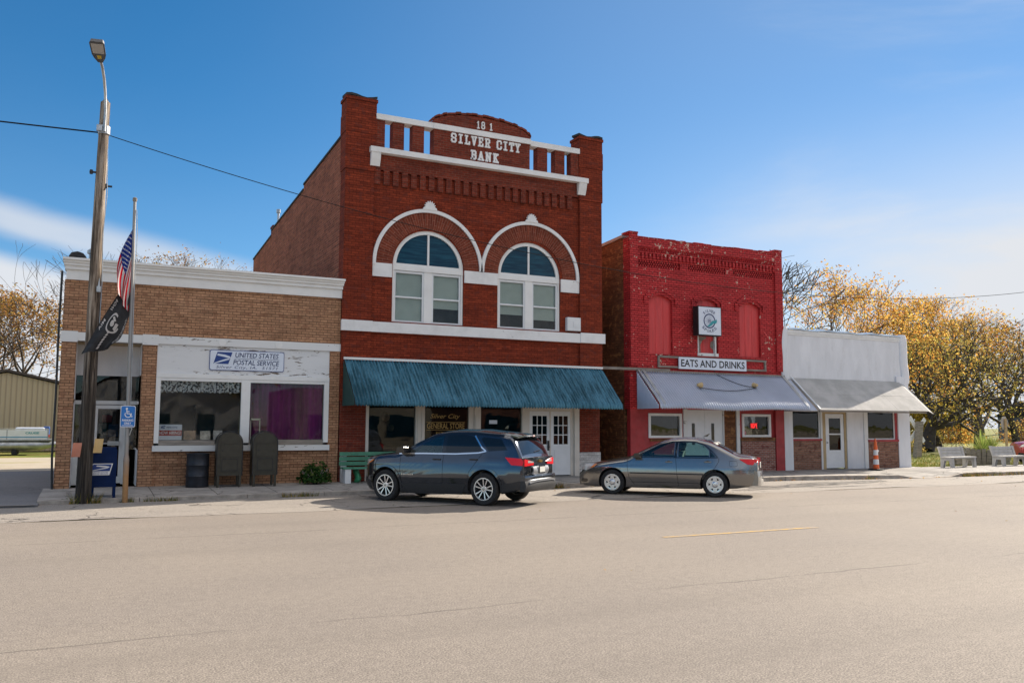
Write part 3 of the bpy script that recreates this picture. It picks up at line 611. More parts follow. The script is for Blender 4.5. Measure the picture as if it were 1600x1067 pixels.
# stroke letters
GL = {'S': [[(.62, .72), (.62, .86), (.5, 1), (.12, 1), (0, .86), (0, .64), (.12, .53), (.5, .47), (.62, .36), (.62, .14), (.5, 0), (.12, 0), (0, .14), (0, .28)]],
      'I': [[(.31, 0), (.31, 1)], [(.1, 0), (.52, 0)], [(.1, 1), (.52, 1)]], 'L': [[(.15, 0), (.15, 1)], [(0, 1), (.32, 1)], [(0, 0), (.62, 0), (.62, .26)]],
      'V': [[(.06, 1), (.31, 0), (.56, 1)], [(-.06, 1), (.2, 1)], [(.42, 1), (.68, 1)]], 'E': [[(.14, 0), (.14, 1)], [(0, 1), (.6, 1), (.6, .78)], [(.14, .5), (.45, .5)], [(0, 0), (.62, 0), (.62, .24)]],
      'R': [[(.14, 0), (.14, 1)], [(0, 1), (.5, 1), (.62, .88), (.62, .62), (.5, .5), (.14, .5)], [(.4, .5), (.6, 0)], [(0, 0), (.28, 0)], [(.5, 0), (.7, 0)]],
      'C': [[(.62, .70), (.62, .86), (.5, 1), (.12, 1), (0, .86), (0, .14), (.12, 0), (.5, 0), (.62, .14), (.62, .30)]], 'T': [[(.31, 0), (.31, 1)], [(0, .78), (0, 1), (.62, 1), (.62, .78)], [(.15, 0), (.47, 0)]],
      'Y': [[(.04, 1), (.31, .5), (.58, 1)], [(.31, .5), (.31, 0)], [(-.08, 1), (.18, 1)], [(.44, 1), (.70, 1)], [(.15, 0), (.47, 0)]],
      'B': [[(.14, 0), (.14, 1)], [(0, 1), (.48, 1), (.6, .88), (.6, .64), (.48, .52), (.14, .52)], [(.48, .52), (.62, .4), (.62, .12), (.5, 0), (0, 0)]],
      'A': [[(.04, 0), (.31, 1), (.58, 0)], [(.14, .34), (.48, .34)], [(-.06, 0), (.16, 0)], [(.46, 0), (.68, 0)]], 'N': [[(.06, 0), (.06, 1), (.56, 0), (.56, 1)], [(-.04, 0), (.18, 0)], [(-.05, 1), (.1, 1)], [(.44, 1), (.68, 1)]],
      'K': [[(.12, 0), (.12, 1)], [(.58, 1), (.12, .45)], [(.25, .58), (.6, 0)], [(0, 0), (.26, 0)], [(0, 1), (.26, 1)], [(.46, 1), (.68, 1)], [(.48, 0), (.7, 0)]],
      '1': [[(.31, 0), (.31, 1), (.12, .82)], [(.12, 0), (.5, 0)]], '8': [[(.14, .52), (.04, .64), (.04, .88), (.16, 1), (.46, 1), (.58, .88), (.58, .64), (.46, .52), (.14, .52), (.02, .4), (.02, .12), (.14, 0), (.48, 0), (.6, .12), (.6, .4), (.46, .52)]]}
def stroke_text(mb, txt, x0, z0, h, adv, y, th, sx=1.):
    k = 0
    for ch in txt:
        for st in GL.get(ch, []):
            for (ax, az_), (bx, bz) in zip(st, st[1:]):
                A = Vector((x0+ax*h*sx, z0+az_*h)); B = Vector((x0+bx*h*sx, z0+bz*h)); dv = (B-A).normalized(); nv = Vector((-dv.y, dv.x))*th/2; A -= dv*th*.42; B += dv*th*.42
                k += 1; yy = y-.0012*(k % 9)
                mb.prism([tuple(A+nv), tuple(A-nv), tuple(B-nv), tuple(B+nv)], yy, y+.04)
        x0 += adv*(.55 if ch == ' ' else 1)
    return mb
l = MB(); stroke_text(l, 'SILVER', 9.94, 10.83, .26, .236, YF-.14, .052, .85); stroke_text(l, 'CITY', 11.55, 10.83, .26, .225, YF-.14, .052, .85); stroke_text(l, 'BANK', 10.63, 10.37, .26, .262, YF-.14, .056, .9)
l.build('bank_lettering', M['white_stone'], bk)
l = MB(); stroke_text(l, '18', 10.83, 11.43, .215, .17, YF-.10, .035, .75); stroke_text(l, '1', 11.29, 11.43, .215, .17, YF-.10, .035, .75); l.build('date_lettering', M['white_stone'], bk)
l = MB().arc(11.24, 11.58, .03, .055, 10, 200, YF-.085, YF-.05, 8).build('faded_numeral', M['red_brick_worn'], bk)
# arches
for cx, m in ((9.26, 'voussoir_l'), (12.86, 'voussoir_r')):
    MB().arc(cx, 6.72, 1.20, 1.72, 0, 180, YF-.02, YF+.1, 48).build('brick_arch', M[m], bk)
    MB().arc(cx, 6.72, 1.72, 1.83, -2 if cx > 10 else 0, 180 if cx > 10 else 182, YF-.07, YF+.05, 56).build('arch_moulding', M['white_stone'], bk)
    fin = [(cx-.22, 8.54), (cx-.22, 8.60)]
    for i in range(9):
        a = R(180-22.5*i); fin += [(cx+.20*math.cos(a)*(1 if i % 2 == 0 else 1), 8.60+.23*math.sin(a))] if i % 2 == 0 else [(cx+.16*math.cos(a), 8.60+.17*math.sin(a))]
    fin2 = [(cx-.23, 8.53), (cx-.22, 8.59)]
    for i in range(17):
        a = R(180-180*i/16); k = .225 if i % 2 == 0 else .165; fin2.append((cx+k*math.cos(a)*.9, 8.60+k*math.sin(a)))
    fin2 += [(cx+.22, 8.59), (cx+.23, 8.53)]
    MB().prism(fin2, YF-.09, YF-.02).build('finial', M['white_stone'], bk)
b = MB().box(7.44, 8.06, YF-.05, YF+.05, 6.30, 6.715).box(10.47, 11.63, YF-.05, YF+.05, 6.32, 6.71).box(13.99, 14.695, YF-.05, YF+.05, 6.28, 6.71); b.build('impost_band', M['white_stone'], bk)
b = MB().box(6.52, 15.60, YF-.13, YF+.05, 4.592, 4.90).box(6.50, 7.45, YF-.16, YF-.131, 4.59, 4.91).box(14.69, 15.66, YF-.16, YF-.131, 4.60, 4.93); b.build('belt_course', M['white_stone'], bk)
def bank_window(cx, x0, x1):
    wdw = MB(); r1 = (x1-x0)/2-.005; mx_ = (x0+x1)/2
    wdw.arc(mx_, 6.70, r1-.12, r1, 0, 180, YF+.04, YF+.18, 40)
    wdw.box(x0+.005, x1-.005, YF+.03, YF+.2, 6.56, 6.70).box(x0+.125, x1-.125, YF+.06, YF+.16, 6.702, 6.78)
    wdw.box(x0+.005, x0+.07, YF+.04, YF+.2, 4.952, 6.558).box(x1-.07, x1-.005, YF+.04, YF+.2, 4.952, 6.558).box(mx_-.13, mx_+.13, YF+.05, YF+.2, 4.952, 6.558)
    wdw.box(mx_-.03, mx_+.03, YF+.05, YF+.15, 6.782, 7.75)
    fr = wdw.build('window', M['white_trim'], bk)
    MB().prism([(mx_+(r1-.12)*math.cos(R(180*i/30)), 6.78+(r1-.20)*math.sin(R(180*i/30))) for i in range(31)], YF+.10, YF+.106).build('lunette_pane', M['glass_sky'], fr)
    for a, b_ in ((x0+.072, mx_-.132), (mx_+.132, x1-.072)):
        s_ = MB().box(a, a+.055, YF+.07, YF+.13, 4.96, 6.55).box(b_-.055, b_, YF+.07, YF+.13, 4.96, 6.55).box(a+.055, b_-.055, YF+.07, YF+.13, 4.96, 5.01).box(a+.055, b_-.055, YF+.07, YF+.13, 6.48, 6.55).box(a+.055, b_-.055, YF+.055, YF+.13, 5.71, 5.76)
        s_.build('sash', M['white_metal'], fr)
        MB().box(a+.05, b_-.05, YF+.10, YF+.104, 5.0, 6.49).build('pane', M['glass'], fr)
        zb = {8: (5.0), 9: 5.45}.get(int(a), 5.42 if a < 12.5 else 5.30)
        MB().box(a+.03, b_-.03, YF+.16, YF+.165, zb, 6.55).build('blind', M['blind'], fr)
    MB().box(x0, x1, YF+.5, YF+.52, 4.9, 7.9).build('dark_room', M['room_dark'], fr)
bank_window(9.27, 8.09, 10.45); bank_window(12.81, 11.65, 13.97)
# side and rear walls
prof = [(25.25, 0), (25.25, 10.62), (30.5, 10.42), (30.5, 10.24), (36.6, 9.98), (36.6, 9.76), (41, 9.50), (41, 0)]
MB().prism(prof, 6.54, 6.86, 'x').prism(prof, 15.24, 15.56, 'x').box(6.86, 15.24, 40.7, 41, 0, 9.3).build('side_wall', M['side_brick'], bk)
c = MB()
for x0 in (6.51, 15.21):
    for (a, za), (b_, zb) in (((25.26, 10.63), (30.49, 10.43)), ((30.51, 10.25), (36.59, 9.99)), ((36.61, 9.77), (41.03, 9.51))):
        c.prism([(a, za), (b_, zb), (b_, zb+.07), (a, za+.07)], x0, x0+.38, 'x')
c.build('coping', M['tar'], bk)
MB().box(6.87, 15.23, 25.21, 40.69, 9.0, 9.15).build('roof', M['tar'], bk)
ch = MB().box(6.75, 7.25, 37.4, 37.9, 9.3, 10.35).box(6.72, 7.28, 37.37, 37.93, 10.352, 10.45).build('chimney', M['red_brick_worn'], bk)
MB().lathe([(.05, 0), (.05, .62), (.09, .63), (.09, .78), (.02, .80)], (7.0, 37.65, 10.44), 'z', 12).build('flue_pipe', M['zinc'], bk)
# shop front
f = MB()
for x0, x1, d_ in ((7.34, 7.43, .0), (8.90, 9.19, .03), (10.67, 10.84, .0), (10.845, 11.06, .05), (12.54, 12.80, .03), (14.48, 14.66, .06)): f.box(x0, x1, YF-.03-d_, YF+.12, .15, 2.6)
f.box(8.955, 9.0, YF-.09, YF-.06, .15, 2.6).box(9.09, 9.13, YF-.09, YF-.06, .15, 2.6).box(10.88, 11.03, YF-.10, YF-.08, .9, 2.1)
f.box(7.431, 8.899, YF, YF+.1, .15, .62).box(9.191, 10.669, YF, YF+.1, .15, .62).box(11.061, 12.539, YF, YF+.1, .15, .62).box(7.34, 14.66, YF-.02, YF+.15, 2.602, 2.75)
f.build('shopfront_frame', M['cream_trim'], bk)
for x0, x1 in ((7.431, 8.899), (9.191, 10.669), (11.061, 12.539)): MB().box(x0, x1, YF+.04, YF+.046, .62, 2.6).build('shop_pane', M['glass_dark'], bk)
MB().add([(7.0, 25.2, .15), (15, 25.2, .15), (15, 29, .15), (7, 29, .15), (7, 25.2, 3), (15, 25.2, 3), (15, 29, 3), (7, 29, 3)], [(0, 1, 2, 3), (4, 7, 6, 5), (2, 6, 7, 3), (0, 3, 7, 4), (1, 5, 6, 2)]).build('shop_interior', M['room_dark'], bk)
MB().slab(lambda u, v: (7.45+1.44*u, YF+.12+.02*math.sin(u*90), 2.58-.20*v), 80, 1, (0, .005, 0)).slab(lambda u, v: (11.08+1.44*u, YF+.12+.02*math.sin(u*90), 2.58-.18*v), 80, 1, (0, .005, 0)).build('shop_valance', M['cream_trim'], bk)
l = MB(); wall_text(l, 'Silver City', 9.40, 10.40, 1.98, 2.16, YF+.036, shear=.35, bold=.004); wall_text(l, 'GENERAL STORE', 9.30, 10.55, 1.70, 1.88, YF+.036, bold=.008); l.box(9.28, 10.57, YF+.036, YF+.038, 1.90, 1.912).box(9.28, 10.57, YF+.036, YF+.038, 1.655, 1.667); wall_text(l, 'EST. 1891', 9.60, 10.20, 1.52, 1.60, YF+.036, bold=.0)
l.build('window_lettering', M['gold'], bk)
l = MB().box(11.40, 11.68, YF+.03, YF+.036, 1.86, 1.98).build('window_notice', M['sign_white'], bk)
for i, (x, z, r_) in enumerate(((8.25, 2.05, .13), (8.42, 1.72, .11))):
    MB().lathe([(.02, -r_), (r_*.8, -r_*.7), (r_, 0), (r_*.8, r_*.7), (.02, r_)], (x, 25.7, z), 'z', 12).build('hanging_lantern', M['tan_wood'], bk)
for x0 in (12.83, 13.62):
    dr = MB(); x1 = x0+.74; g0, g1 = x0+.11, x1-.09
    dr.box(x0, g0, YF+.0, YF+.06, .20, 2.28).box(g1, x1, YF+.0, YF+.06, .20, 2.28).box(g0, g1, YF+.0, YF+.06, .20, 1.20).box(g0, g1, YF+.0, YF+.06, 2.13, 2.28)
    for i in (1, 2): dr.box(g0+(g1-g0)*i/3-.014, g0+(g1-g0)*i/3+.014, YF+.005, YF+.04, 1.2, 2.13).box(g0, g1, YF+.006, YF+.039, 1.2+.31*i-.014, 1.2+.31*i+.014)
    dr.box(g0+.02, g1-.02, YF-.012, YF-.0, .36, 1.02)
    o = dr.build('door', M['white_metal'], bk)
    MB().box(g0, g1, YF+.022, YF+.026, 1.2, 2.13).build('pane', M['glass_dark'], o)
    if x0 < 13: MB().lathe([(.0, 0), (.035, .01), (.035, .05), (.0, .06)], (x1-.05, YF-.07, 1.12), 'y', 10).box(x1-.08, x1-.02, YF-.03, YF-.001, 1.0, 1.32).build('handle', M['black_iron'], o)
MB().box(12.801, 14.479, YF+.0, YF+.1, 2.283, 2.60).box(12.80, 12.828, YF-.01, YF+.1, .17, 2.282).box(13.572, 13.618, YF-.01, YF+.1, .17, 2.282).box(14.362, 14.479, YF-.01, YF+.1, .17, 2.282).build('door_frame', M['cream_trim'], bk)
p = MB().box(6.55, 7.34, YF-.02, 25.2, .1, 2.5).box(14.66, 15.50, YF-.02, 25.2, .93, 2.5).build('brick_pier', M['red_brick_worn'], bk)
M['white_flake_brick'] = brick('white_flake_brick', (.62, .60, .58), (.58, .57, .56), (.45, .42, .40), .215, .075, .01, stain=.2, scol=(.3, .26, .24), flake=.66, fcol=(.20, .09, .06), fscale=6)
MB().box(14.661, 15.52, YF-.04, 25.2, .1, .929).build('painted_pier_base', M['white_flake_brick'], bk)
# teal corrugated awning
def awning_pt(x0, x1, ztop, zbot, yf, waves, amp, drop, sag=0.):
    def fn(u, v):
        x = x0+(x1-x0)*u; a = amp*math.sin(u*waves*2*math.pi)
        if v < .86: k = v/.86; y = YF-.14+(yf-YF+.14)*k; z = ztop+(zbot-ztop)*k
        else: k = (v-.86)/.14; y = yf-.035*math.sin(k*2.2); z = zbot-drop*k
        z += sag*(max(0, v-.2))*math.sin(u*9.2+.6)*math.sin(u*math.pi)
        return (x, y-a*.55, z+a*.8)
    return fn
t = NT('teal_metal'); v = t.coord('Object', (6, .5, .5)); n1_ = t.noise(v, 2.4, 6, .7); n2_ = t.noise(t.coord('Object'), .7, 4); n3_ = t.noise(t.coord('Object', (3, 1.2, 1.2)), 11, 5, .7)
f_ = t.ramp(t.math('ADD', t.math('MULTIPLY', n1_, .6), t.math('ADD', t.math('MULTIPLY', n2_, .35), t.math('MULTIPLY', n3_, .25))), .50, .70)
c = t.mix(f_, (.001, .055, .085), (.075, .225, .315)); t.bsdf(c, .5, .0, None, spec=.4); M['teal'] = t.m
aw = MB().slab(awning_pt(6.62, 15.53, 3.72, 2.52, 23.42, 92, .024, .16), 92*8, 9, (0, .004, -.004)).build('awning', M['teal'], bk, smooth=80)
MB().prism([(YF-.10, 3.70), (23.45, 2.52), (23.44, 2.36), (YF-.10, 2.36)], 6.60, 6.612, 'x').prism([(YF-.10, 3.70), (23.45, 2.52), (23.44, 2.36), (YF-.10, 2.36)], 15.538, 15.55, 'x').build('awning_end', plain('dark_green_cloth', (.012, .06, .055), .7), aw)
MB().box(6.60, 15.55, YF-.17, YF-.1, 3.73, 3.80).build('flashing', M['white_trim'], aw)
o = tag(MB().cbox(14.17, 14.69, YF-.16, YF-.001, 4.98, 5.43, .015).box(14.40, 14.60, YF-.172, YF-.161, 5.1, 5.30).build('wall_box', M['white_metal']), 'small white vented box fixed to the bank wall right of the upper windows', 'wall box')
# ------------------------------------------------------------------ red painted cafe building
rb = thing('red_brick_building', 'two storey red painted brick cafe building with boarded arched windows and grey corrugated awning', 'building', (20.2, 30, 0))
main = MB().box(16.75, 23.80, YF, 25.15, 2.4, 8.44).build('facade_wall', M['painted_brick'], rb)
cut = MB()
WIN = [(17.59, 18.60, 4.36), (19.72, 20.66, 4.36), (21.70, 22.71, 4.40)]
for x0, x1, zb in WIN:
    cx = (x0+x1)/2; hw = (x1-x0)/2; rad = (hw*hw+.15*.15)/(2*.15); a = math.degrees(math.asin(hw/rad))
    cut.prism([(x0, zb), (x1, zb)]+[(cx+rad*math.sin(R(a-2*a*i/12)), 6.46-rad+rad*math.cos(R(a-2*a*i/12))) for i in range(13)], YF-.3, YF+.14)
for x0, x1 in ((17.10, 18.98), (19.34, 21.07), (21.44, 23.36)): cut.box(x0, x1, YF-.3, YF+.09, 7.46, 7.68)
boolean(main, [cut.build('cut', M['dark'], rb)])
d = MB()
d.box(16.76, 17.09, YF-.07, YF-.001, 3.9, 8.60).box(23.45, 23.81, YF-.07, YF-.001, 3.9, 8.57)
d.box(17.092, 23.448, YF-.05, YF-.001, 8.14, 8.46); d.box(17.092, 23.448, YF-.03, YF-.001, 7.955, 8.0)
x = 17.10
while x < 23.40: d.prism([(x, YF-.001), (x+.065, YF-.001), (x+.0325, YF-.055)], 8.02, 8.10, 'z'); x += .105
x = 17.10
while x < 23.38: d.box(x, x+.085, YF-.055, YF-.001, 7.74, 7.95); x += .165
for x0, x1 in ((17.10, 18.98), (19.34, 21.07), (21.44, 23.36)):
    x = x0+.02; k = 0
    while x < x1-.09:
        for r_ in range(3): d.box(x+(.045 if r_ % 2 else 0), x+.06+(.045 if r_ % 2 else 0), YF+.0, YF+.088, 7.465+.072*r_, 7.520+.072*r_)
        x += .105; k += 1
for x0, x1, zb in WIN:
    cx = (x0+x1)/2
    d.arc(cx, 5.72, .86, .985, 48, 132, YF-.05, YF-.001, 14); d.arc(cx, 5.72, .74, .855, 50, 130, YF-.02, YF-.001, 14)
    d.box(cx-.74, cx-.61, YF-.05, YF-.001, 6.13, 6.40).box(cx+.61, cx+.74, YF-.05, YF-.001, 6.13, 6.40)
d.build('cornice_brickwork', M['painted_brick'], rb)
c = MB()
rk = random.Random(11); x = 17.09
while x < 23.44:
    L = .2+rk.random()*.25; c.box(x, min(23.44, x+L-.008), YF-.06, 25.17, 8.462, 8.50+rk.uniform(0, .035)); x += L
c.box(16.72, 17.10, YF-.09, 25.2, 8.602, 8.66).box(23.43, 23.83, YF-.09, 25.2, 8.572, 8.62); c.build('coping', M['painted_brick'], rb)
for x0, x1, zb in WIN:
    m_ = M['red_wood']; cx = (x0+x1)/2
    o = MB().box(x0-.05, x1+.05, YF+.10, YF+.135, zb, 6.5)
    for i in range(1, 3): o.box(x0+(x1-x0)*i/3-.006, x0+(x1-x0)*i/3+.006, YF+.092, YF+.0995, zb, 6.4)
    o.build('board', m_, rb)
f = MB().box(19.74, 19.80, YF+.03, YF+.09, 4.40, 6.2).box(20.50, 20.60, YF+.03, YF+.09, 4.40, 6.2).box(19.70, 20.66, YF-.02, YF+.09, 4.36, 4.47).box(19.80, 20.50, YF+.03, YF+.09, 6.1, 6.2)
f.build('window_frame', M['white_flaky'], rb)
f = MB().prism([(19.80, 4.50), (19.92, 4.5), (19.90, 4.75), (20.0, 4.95), (20.18, 5.02), (20.18, 5.08), (19.8, 5.08)], YF+.084, YF+.091).prism([(20.5, 4.6), (20.5, 4.95), (20.38, 4.9), (20.36, 4.72)], YF+.084, YF+.091).build('bare_patch', M['grey_wood'], rb)
MB().prism([(24.3-6.0, 8.0), (24.3-6.0, 8.05)]+[(24.3-6.0, 8.03)], YF-.02, YF-.01)
# star-bolt braces either side
for x, s_ in ((18.98, 1), (22.98, -1)):
    MB().prism([(x-.14*s_, 5.18), (x+.14*s_, 5.44), (x+.16*s_, 5.42), (x-.12*s_, 5.15)] if s_ > 0 else [(x+.16, 5.15), (x-.10, 5.42), (x-.13, 5.40), (x+.12, 5.12)], YF-.012, YF-.001).build('iron_brace', M['red_wood'], rb)
prof = [(25.15, 0), (25.15, 8.50), (27.5, 8.36), (32, 8.1), (39, 7.6), (39, 0)]
MB().prism(prof, 16.75, 17.05, 'x').prism(prof, 23.5, 23.8, 'x').box(17.05, 23.5, 38.7, 39, 0, 7.4).build('side_wall', M['old_brick'], rb)
c = MB()
for x0 in (16.72, 23.47): c.prism([(25.16, 8.50), (27.5, 8.362), (32, 8.102), (39, 7.602), (39, 7.72), (32, 8.22), (27.5, 8.48), (25.16, 8.60)], x0, x0+.36, 'x')
c.build('side_coping', M['concrete'], rb)
MB().box(17.06, 23.49, 25.16, 38.69, 7.2, 7.3).build('roof', M['tar'], rb)
b = MB()
b.box(17.92, 22.92, YF-.06, YF-.001, 4.235, 4.30).box(17.92, 22.92, YF-.06, YF-.001, 3.88, 3.945).box(17.92, 17.99, YF-.06, YF-.001, 3.946, 4.234).box(22.83, 22.91, YF-.06, YF-.001, 3.946, 4.234)
b.build('old_sign_frame', M['grey_wood'], rb)
MB().box(15.59, 18.4, YF-.10, YF-.075, 3.74, 3.83).build('tie_board', M['grey_wood'], rb)
# ground floor
M['red_paint'] = pmat('red_paint_wall', (.36, .028, .032), .55, 0, .15, 3, .2, 25, dirt=.1, dcol=(.15, .02, .02))
w = MB().box(16.76, 17.50, YF, YF+.2, .1, 2.4).box(17.50, 19.0, YF, YF+.2, 2.26, 2.4).box(17.50, 19.0, YF, YF+.2, .1, 1.40).box(18.94, 19.0, YF, YF+.2, 1.401, 2.259)
w.box(21.57, 23.27, YF, YF+.2, 2.27, 2.4).box(21.57, 21.70, YF, YF+.2, 1.37, 2.269).box(23.09, 23.27, YF, YF+.2, 1.37, 2.269).box(23.27, 23.69, YF-.10, YF+.2, .1, 2.42)
w.build('shopfront_wall', M['red_paint'], rb)
for x0, x1, z0, z1 in ((17.50, 18.94, 1.40, 2.26), (21.70, 23.09, 1.42, 2.27)):
    fr = MB().box(x0, x0+.09, YF-.04, YF+.1, z0, z1).box(x1-.09, x1, YF-.04, YF+.1, z0, z1).box(x0+.09, x1-.09, YF-.04, YF+.1, z1-.09, z1).box(x0+.09, x1-.09, YF-.04, YF+.1, z0, z0+.08).build('window', M['white_trim'], rb)
    MB().box(x0+.09, x1-.09, YF+.04, YF+.046, z0+.08, z1-.09).build('pane', M['glass_dark'], fr)
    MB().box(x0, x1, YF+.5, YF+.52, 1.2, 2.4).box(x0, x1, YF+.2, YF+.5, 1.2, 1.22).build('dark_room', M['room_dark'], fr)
MB().box(17.56, 18.94, YF-.05, YF-.001, 1.28, 1.37).box(21.60, 23.25, YF-.09, YF-.001, 1.27, 1.40).build('brick_sill', M['old_brick'], rb)
MB().box(21.64, 23.26, YF-.06, YF-.001, .1, 1.269).build('brick_apron', M['pink_brick'], rb)
MB().box(20.86, 21.42, YF, YF+.2, .1, 2.4).build('brick_strip', M['old_brick'], rb)
MB().box(19.0, 19.17, YF-.05, YF+.2, .1, 2.42).box(21.42, 21.57, YF-.05, YF+.2, .1, 2.42).box(20.82, 20.86, YF-.02, YF+.2, .1, 2.42).build('white_post', M['white_peel'], rb)
for x0, x1, s0 in ((19.18, 19.99, 19.41), (20.0, 20.815, 20.29)):
    o = MB().box(x0, x1, YF+.02, YF+.07, .18, 2.40).build('door', M['white_metal'], rb)
    MB().box(s0, s0+.13, YF+.012, YF+.0195, 1.15, 1.92).build('slit_pane', plain('slit_glass', (.01, .01, .011), .05), o)
    if x0 < 19.5: MB().box(19.90, 19.97, YF-.01, YF+.019, 1.33, 1.42).box(19.90, 19.97, YF-.03, YF+.019, 1.05, 1.17).build('handle', M['zinc'], o)
M['galv'] = pmat('galvanised_sheet', (.40, .44, .53), .5, .3, .07, .8, .0, 20, dirt=.06, dcol=(.32, .26, .20))
aw = MB().slab(awning_pt(17.00, 23.72, 3.70, 2.55, 23.40, 64, .024, .15, .045), 64*8, 12, (0, .004, -.004))
aw.build('x', M['galv']) if False else None
aw = aw.build('awning', M['galv'], rb, smooth=80)
n = 30
def endf(u, v):
    y = YF-.12+(23.42-YF+.12)*u; zt_ = 3.70+(2.52-3.70)*u; x = 16.965+.014*math.sin(u*n*2*math.pi/1.0*.55); return (x, y, zt_+(2.40-zt_)*v)
MB().slab(endf, 140, 1, (.004, 0, 0)).build('awning_end', M['galv'], aw, smooth=80)
MB().slab(lambda u, v: (23.745-.0*u, YF-.12+(23.42-YF+.12)*u, 3.70-1.18*u+(2.40-3.70+1.18*u)*v), 12, 1, (.004, 0, 0)).build('awning_end', M['galv'], aw)
rl = MB()
for x0 in (17.02, 17.18, 17.24, 23.66, 23.58): rl.tube([(x0, YF-.15, 3.745), (x0, 23.42, 2.585), (x0, 23.37, 2.42)], .026, 8)
rl.build('ridge_cap', M['zinc'], aw, smooth=40)
MB().box(16.97, 23.74, YF-.15, YF-.06, 3.705, 3.76).build('flashing', M['grey_wood'], aw)
for i, (x, y) in enumerate(((19.15, 24.02), (21.75, 24.08))):
    z = 2.55+(3.70-2.55)*((y-23.40)/(YF-.14-23.40))
    o = thing('floodlight', 'tan floodlight on the grey awning under the S of the long sign' if i == 0 else 'tan floodlight on the grey awning at the right end of the long sign', 'floodlight', (x, y, z), group=None)
    MB().lathe([(.03, 0), (.035, .05)], (x, y, z+.01), 'z', 10).build('bracket', M['grey_wood'], o)
    MB().lathe([(.0, -.10), (.05, -.09), (.075, .0), (.10, .09), (.085, .1), (.0, .085)], (x, y-.0, z+.14), 'x' if i == 0 else 'y', 14).build('lamp_head', M['paper'], o, smooth=40)
pts = []
for i in range(25):
    u = i/24; x = 19.2+2.5*u; y = 24.02+.05*u; z = 2.55+(3.70-2.55)*((y-23.40)/(YF-.14-23.40))+.045-.012*math.sin(u*math.pi); pts.append((x, y-.12*math.sin(u*math.pi), z-.095*math.sin(u*math.pi)))
wr = MB().tube(pts, .011, 6)
pts = []
for i in range(15):
    u = i/14; x = 20.4+1.35*u; y = 24.60-.5*u-.12*math.sin(u*math.pi); z = 2.55+(3.70-2.55)*((y-23.40)/(YF-.14-23.40))+.04; pts.append((x, y, z))
wr.tube(pts, .011, 6).tube([(20.4, 24.6, 3.62), (20.42, 24.72, 3.70), (20.45, 24.77, 4.0), (20.46, 24.74, 4.30), (20.36, 24.66, 5.08)], .010, 6)
tag(wr.build('lamp_cable', M['black_iron']), 'thin black cable looping between the two floodlights across the grey awning', 'cable')
# signs
s = thing('hanging_box_sign', 'square white box sign with a spoked wheel and teal ribbon lettered SILVER SPOKES', 'sign', (20, 24.5, 5.6))
MB().box(19.42, 20.48, 24.38, 24.66, 5.07, 6.13).build('box', M['black_iron'], s)
MB().box(19.45, 20.45, 24.372, 24.379, 5.10, 6.10).build('face', M['sign_white'], s)
l = MB(); cx, cz, y = 19.93, 5.60, 24.368
l.arc(cx, cz, .225, .268, 0, 360, y, y+.003, 48); l.arc(cx, cz, .045, .062, 0, 360, y, y+.003, 20); l.arc(cx, cz, .0, .024, 0, 360, y, y+.003, 12)
for i in range(20):
    a = 2*math.pi*i/20; ca, sa = math.cos(a), math.sin(a); t_ = .0035
    l.add([(cx+.065*ca-t_*sa, y+.001, cz+.065*sa+t_*ca), (cx+.065*ca+t_*sa, y+.001, cz+.065*sa-t_*ca), (cx+.222*ca+t_*sa, y+.001, cz+.222*sa-t_*ca), (cx+.222*ca-t_*sa, y+.001, cz+.222*sa+t_*ca)], [(0, 1, 2, 3)])
def arc_text(mb, txt, r0, r1, amid, span, top):
    k = len(txt)
    for i, ch in enumerate(txt):
        wd = .6 if ch == 'I' else 1.
        a = amid-span/2+span*(i+.5)/k if not top else amid+span/2-span*(i+.5)/k
        def fn(u, v, a=a, wd=wd):
            d_ = (u-.5)*math.radians(span/k)*.78*wd*(.35 if ch == 'I' else 1); rr = (r0+(r1-r0)*v) if top else (r1-(r1-r0)*v)
            t_ = R(a)-d_ if top else R(a)+d_
            return (cx+rr*math.cos(t_), y, cz+rr*math.sin(t_))
        put_text(mb, ch, fn, bold=.01)
arc_text(l, 'SILVER', .315, .42, 92, 92, True); arc_text(l, 'SPOKES', .315, .42, 268, 112, False)
l.build('emblem', M['navy'], s)
tp = [(-.12, -.20), (-.02, -.21), (.10, -.15), (.17, -.09), (.30, -.08), (.34, .0), (.32, .08), (.26, .03), (.14, .02), (.06, -.05), (-.02, -.13)]
l = MB().prism([(cx+a, cz+b_) for a, b_ in tp], y-.004, y-.001).build('ribbon', plain('ribbon_teal', (.03, .30, .34), .4), s)
MB().box(19.9, 20.0, 24.66, YF, 5.9, 5.95).box(19.9, 20.0, 24.66, YF, 5.2, 5.25).build('bracket', M['black_iron'], s)
s = thing('long_sign', 'long white board lettered EATS AND DRINKS above the grey awning', 'sign', (20.34, 24.7, 4.07))
MB().box(18.79, 21.89, YF-.11, YF-.065, 3.855, 4.275).build('board', M['sign_white'], s)
l = MB(); wall_text(l, 'EATS AND DRINKS', 18.88, 21.80, 3.935, 4.20, YF-.113, bold=.018); l.build('lettering', M['ink'], s)
s = thing('neon_sign', 'small glowing red neon word in the right window of the red cafe', 'neon sign', (22.26, YF+.1, 1.85))
l = MB(); NP = {'N': [[(0, 0), (0, 1), (.6, 0), (.6, 1)]], 'O': [[(.1, 0), (.5, 0), (.6, .2), (.6, .8), (.5, 1), (.1, 1), (0, .8), (0, .2), (.1, 0)]], 'P': [[(0, 0), (0, 1), (.5, 1), (.6, .85), (.6, .6), (.5, .5), (0, .5)]], 'E': [[(.6, 0), (0, 0), (0, 1), (.6, 1)], [(0, .5), (.5, .5)]]}
for i, ch in enumerate('NOPE'):
    for st in NP[ch]: l.tube([(22.17+.085*i+a*.085, YF+.028, 1.755+b_*.17) for a, b_ in st], .007, 6)
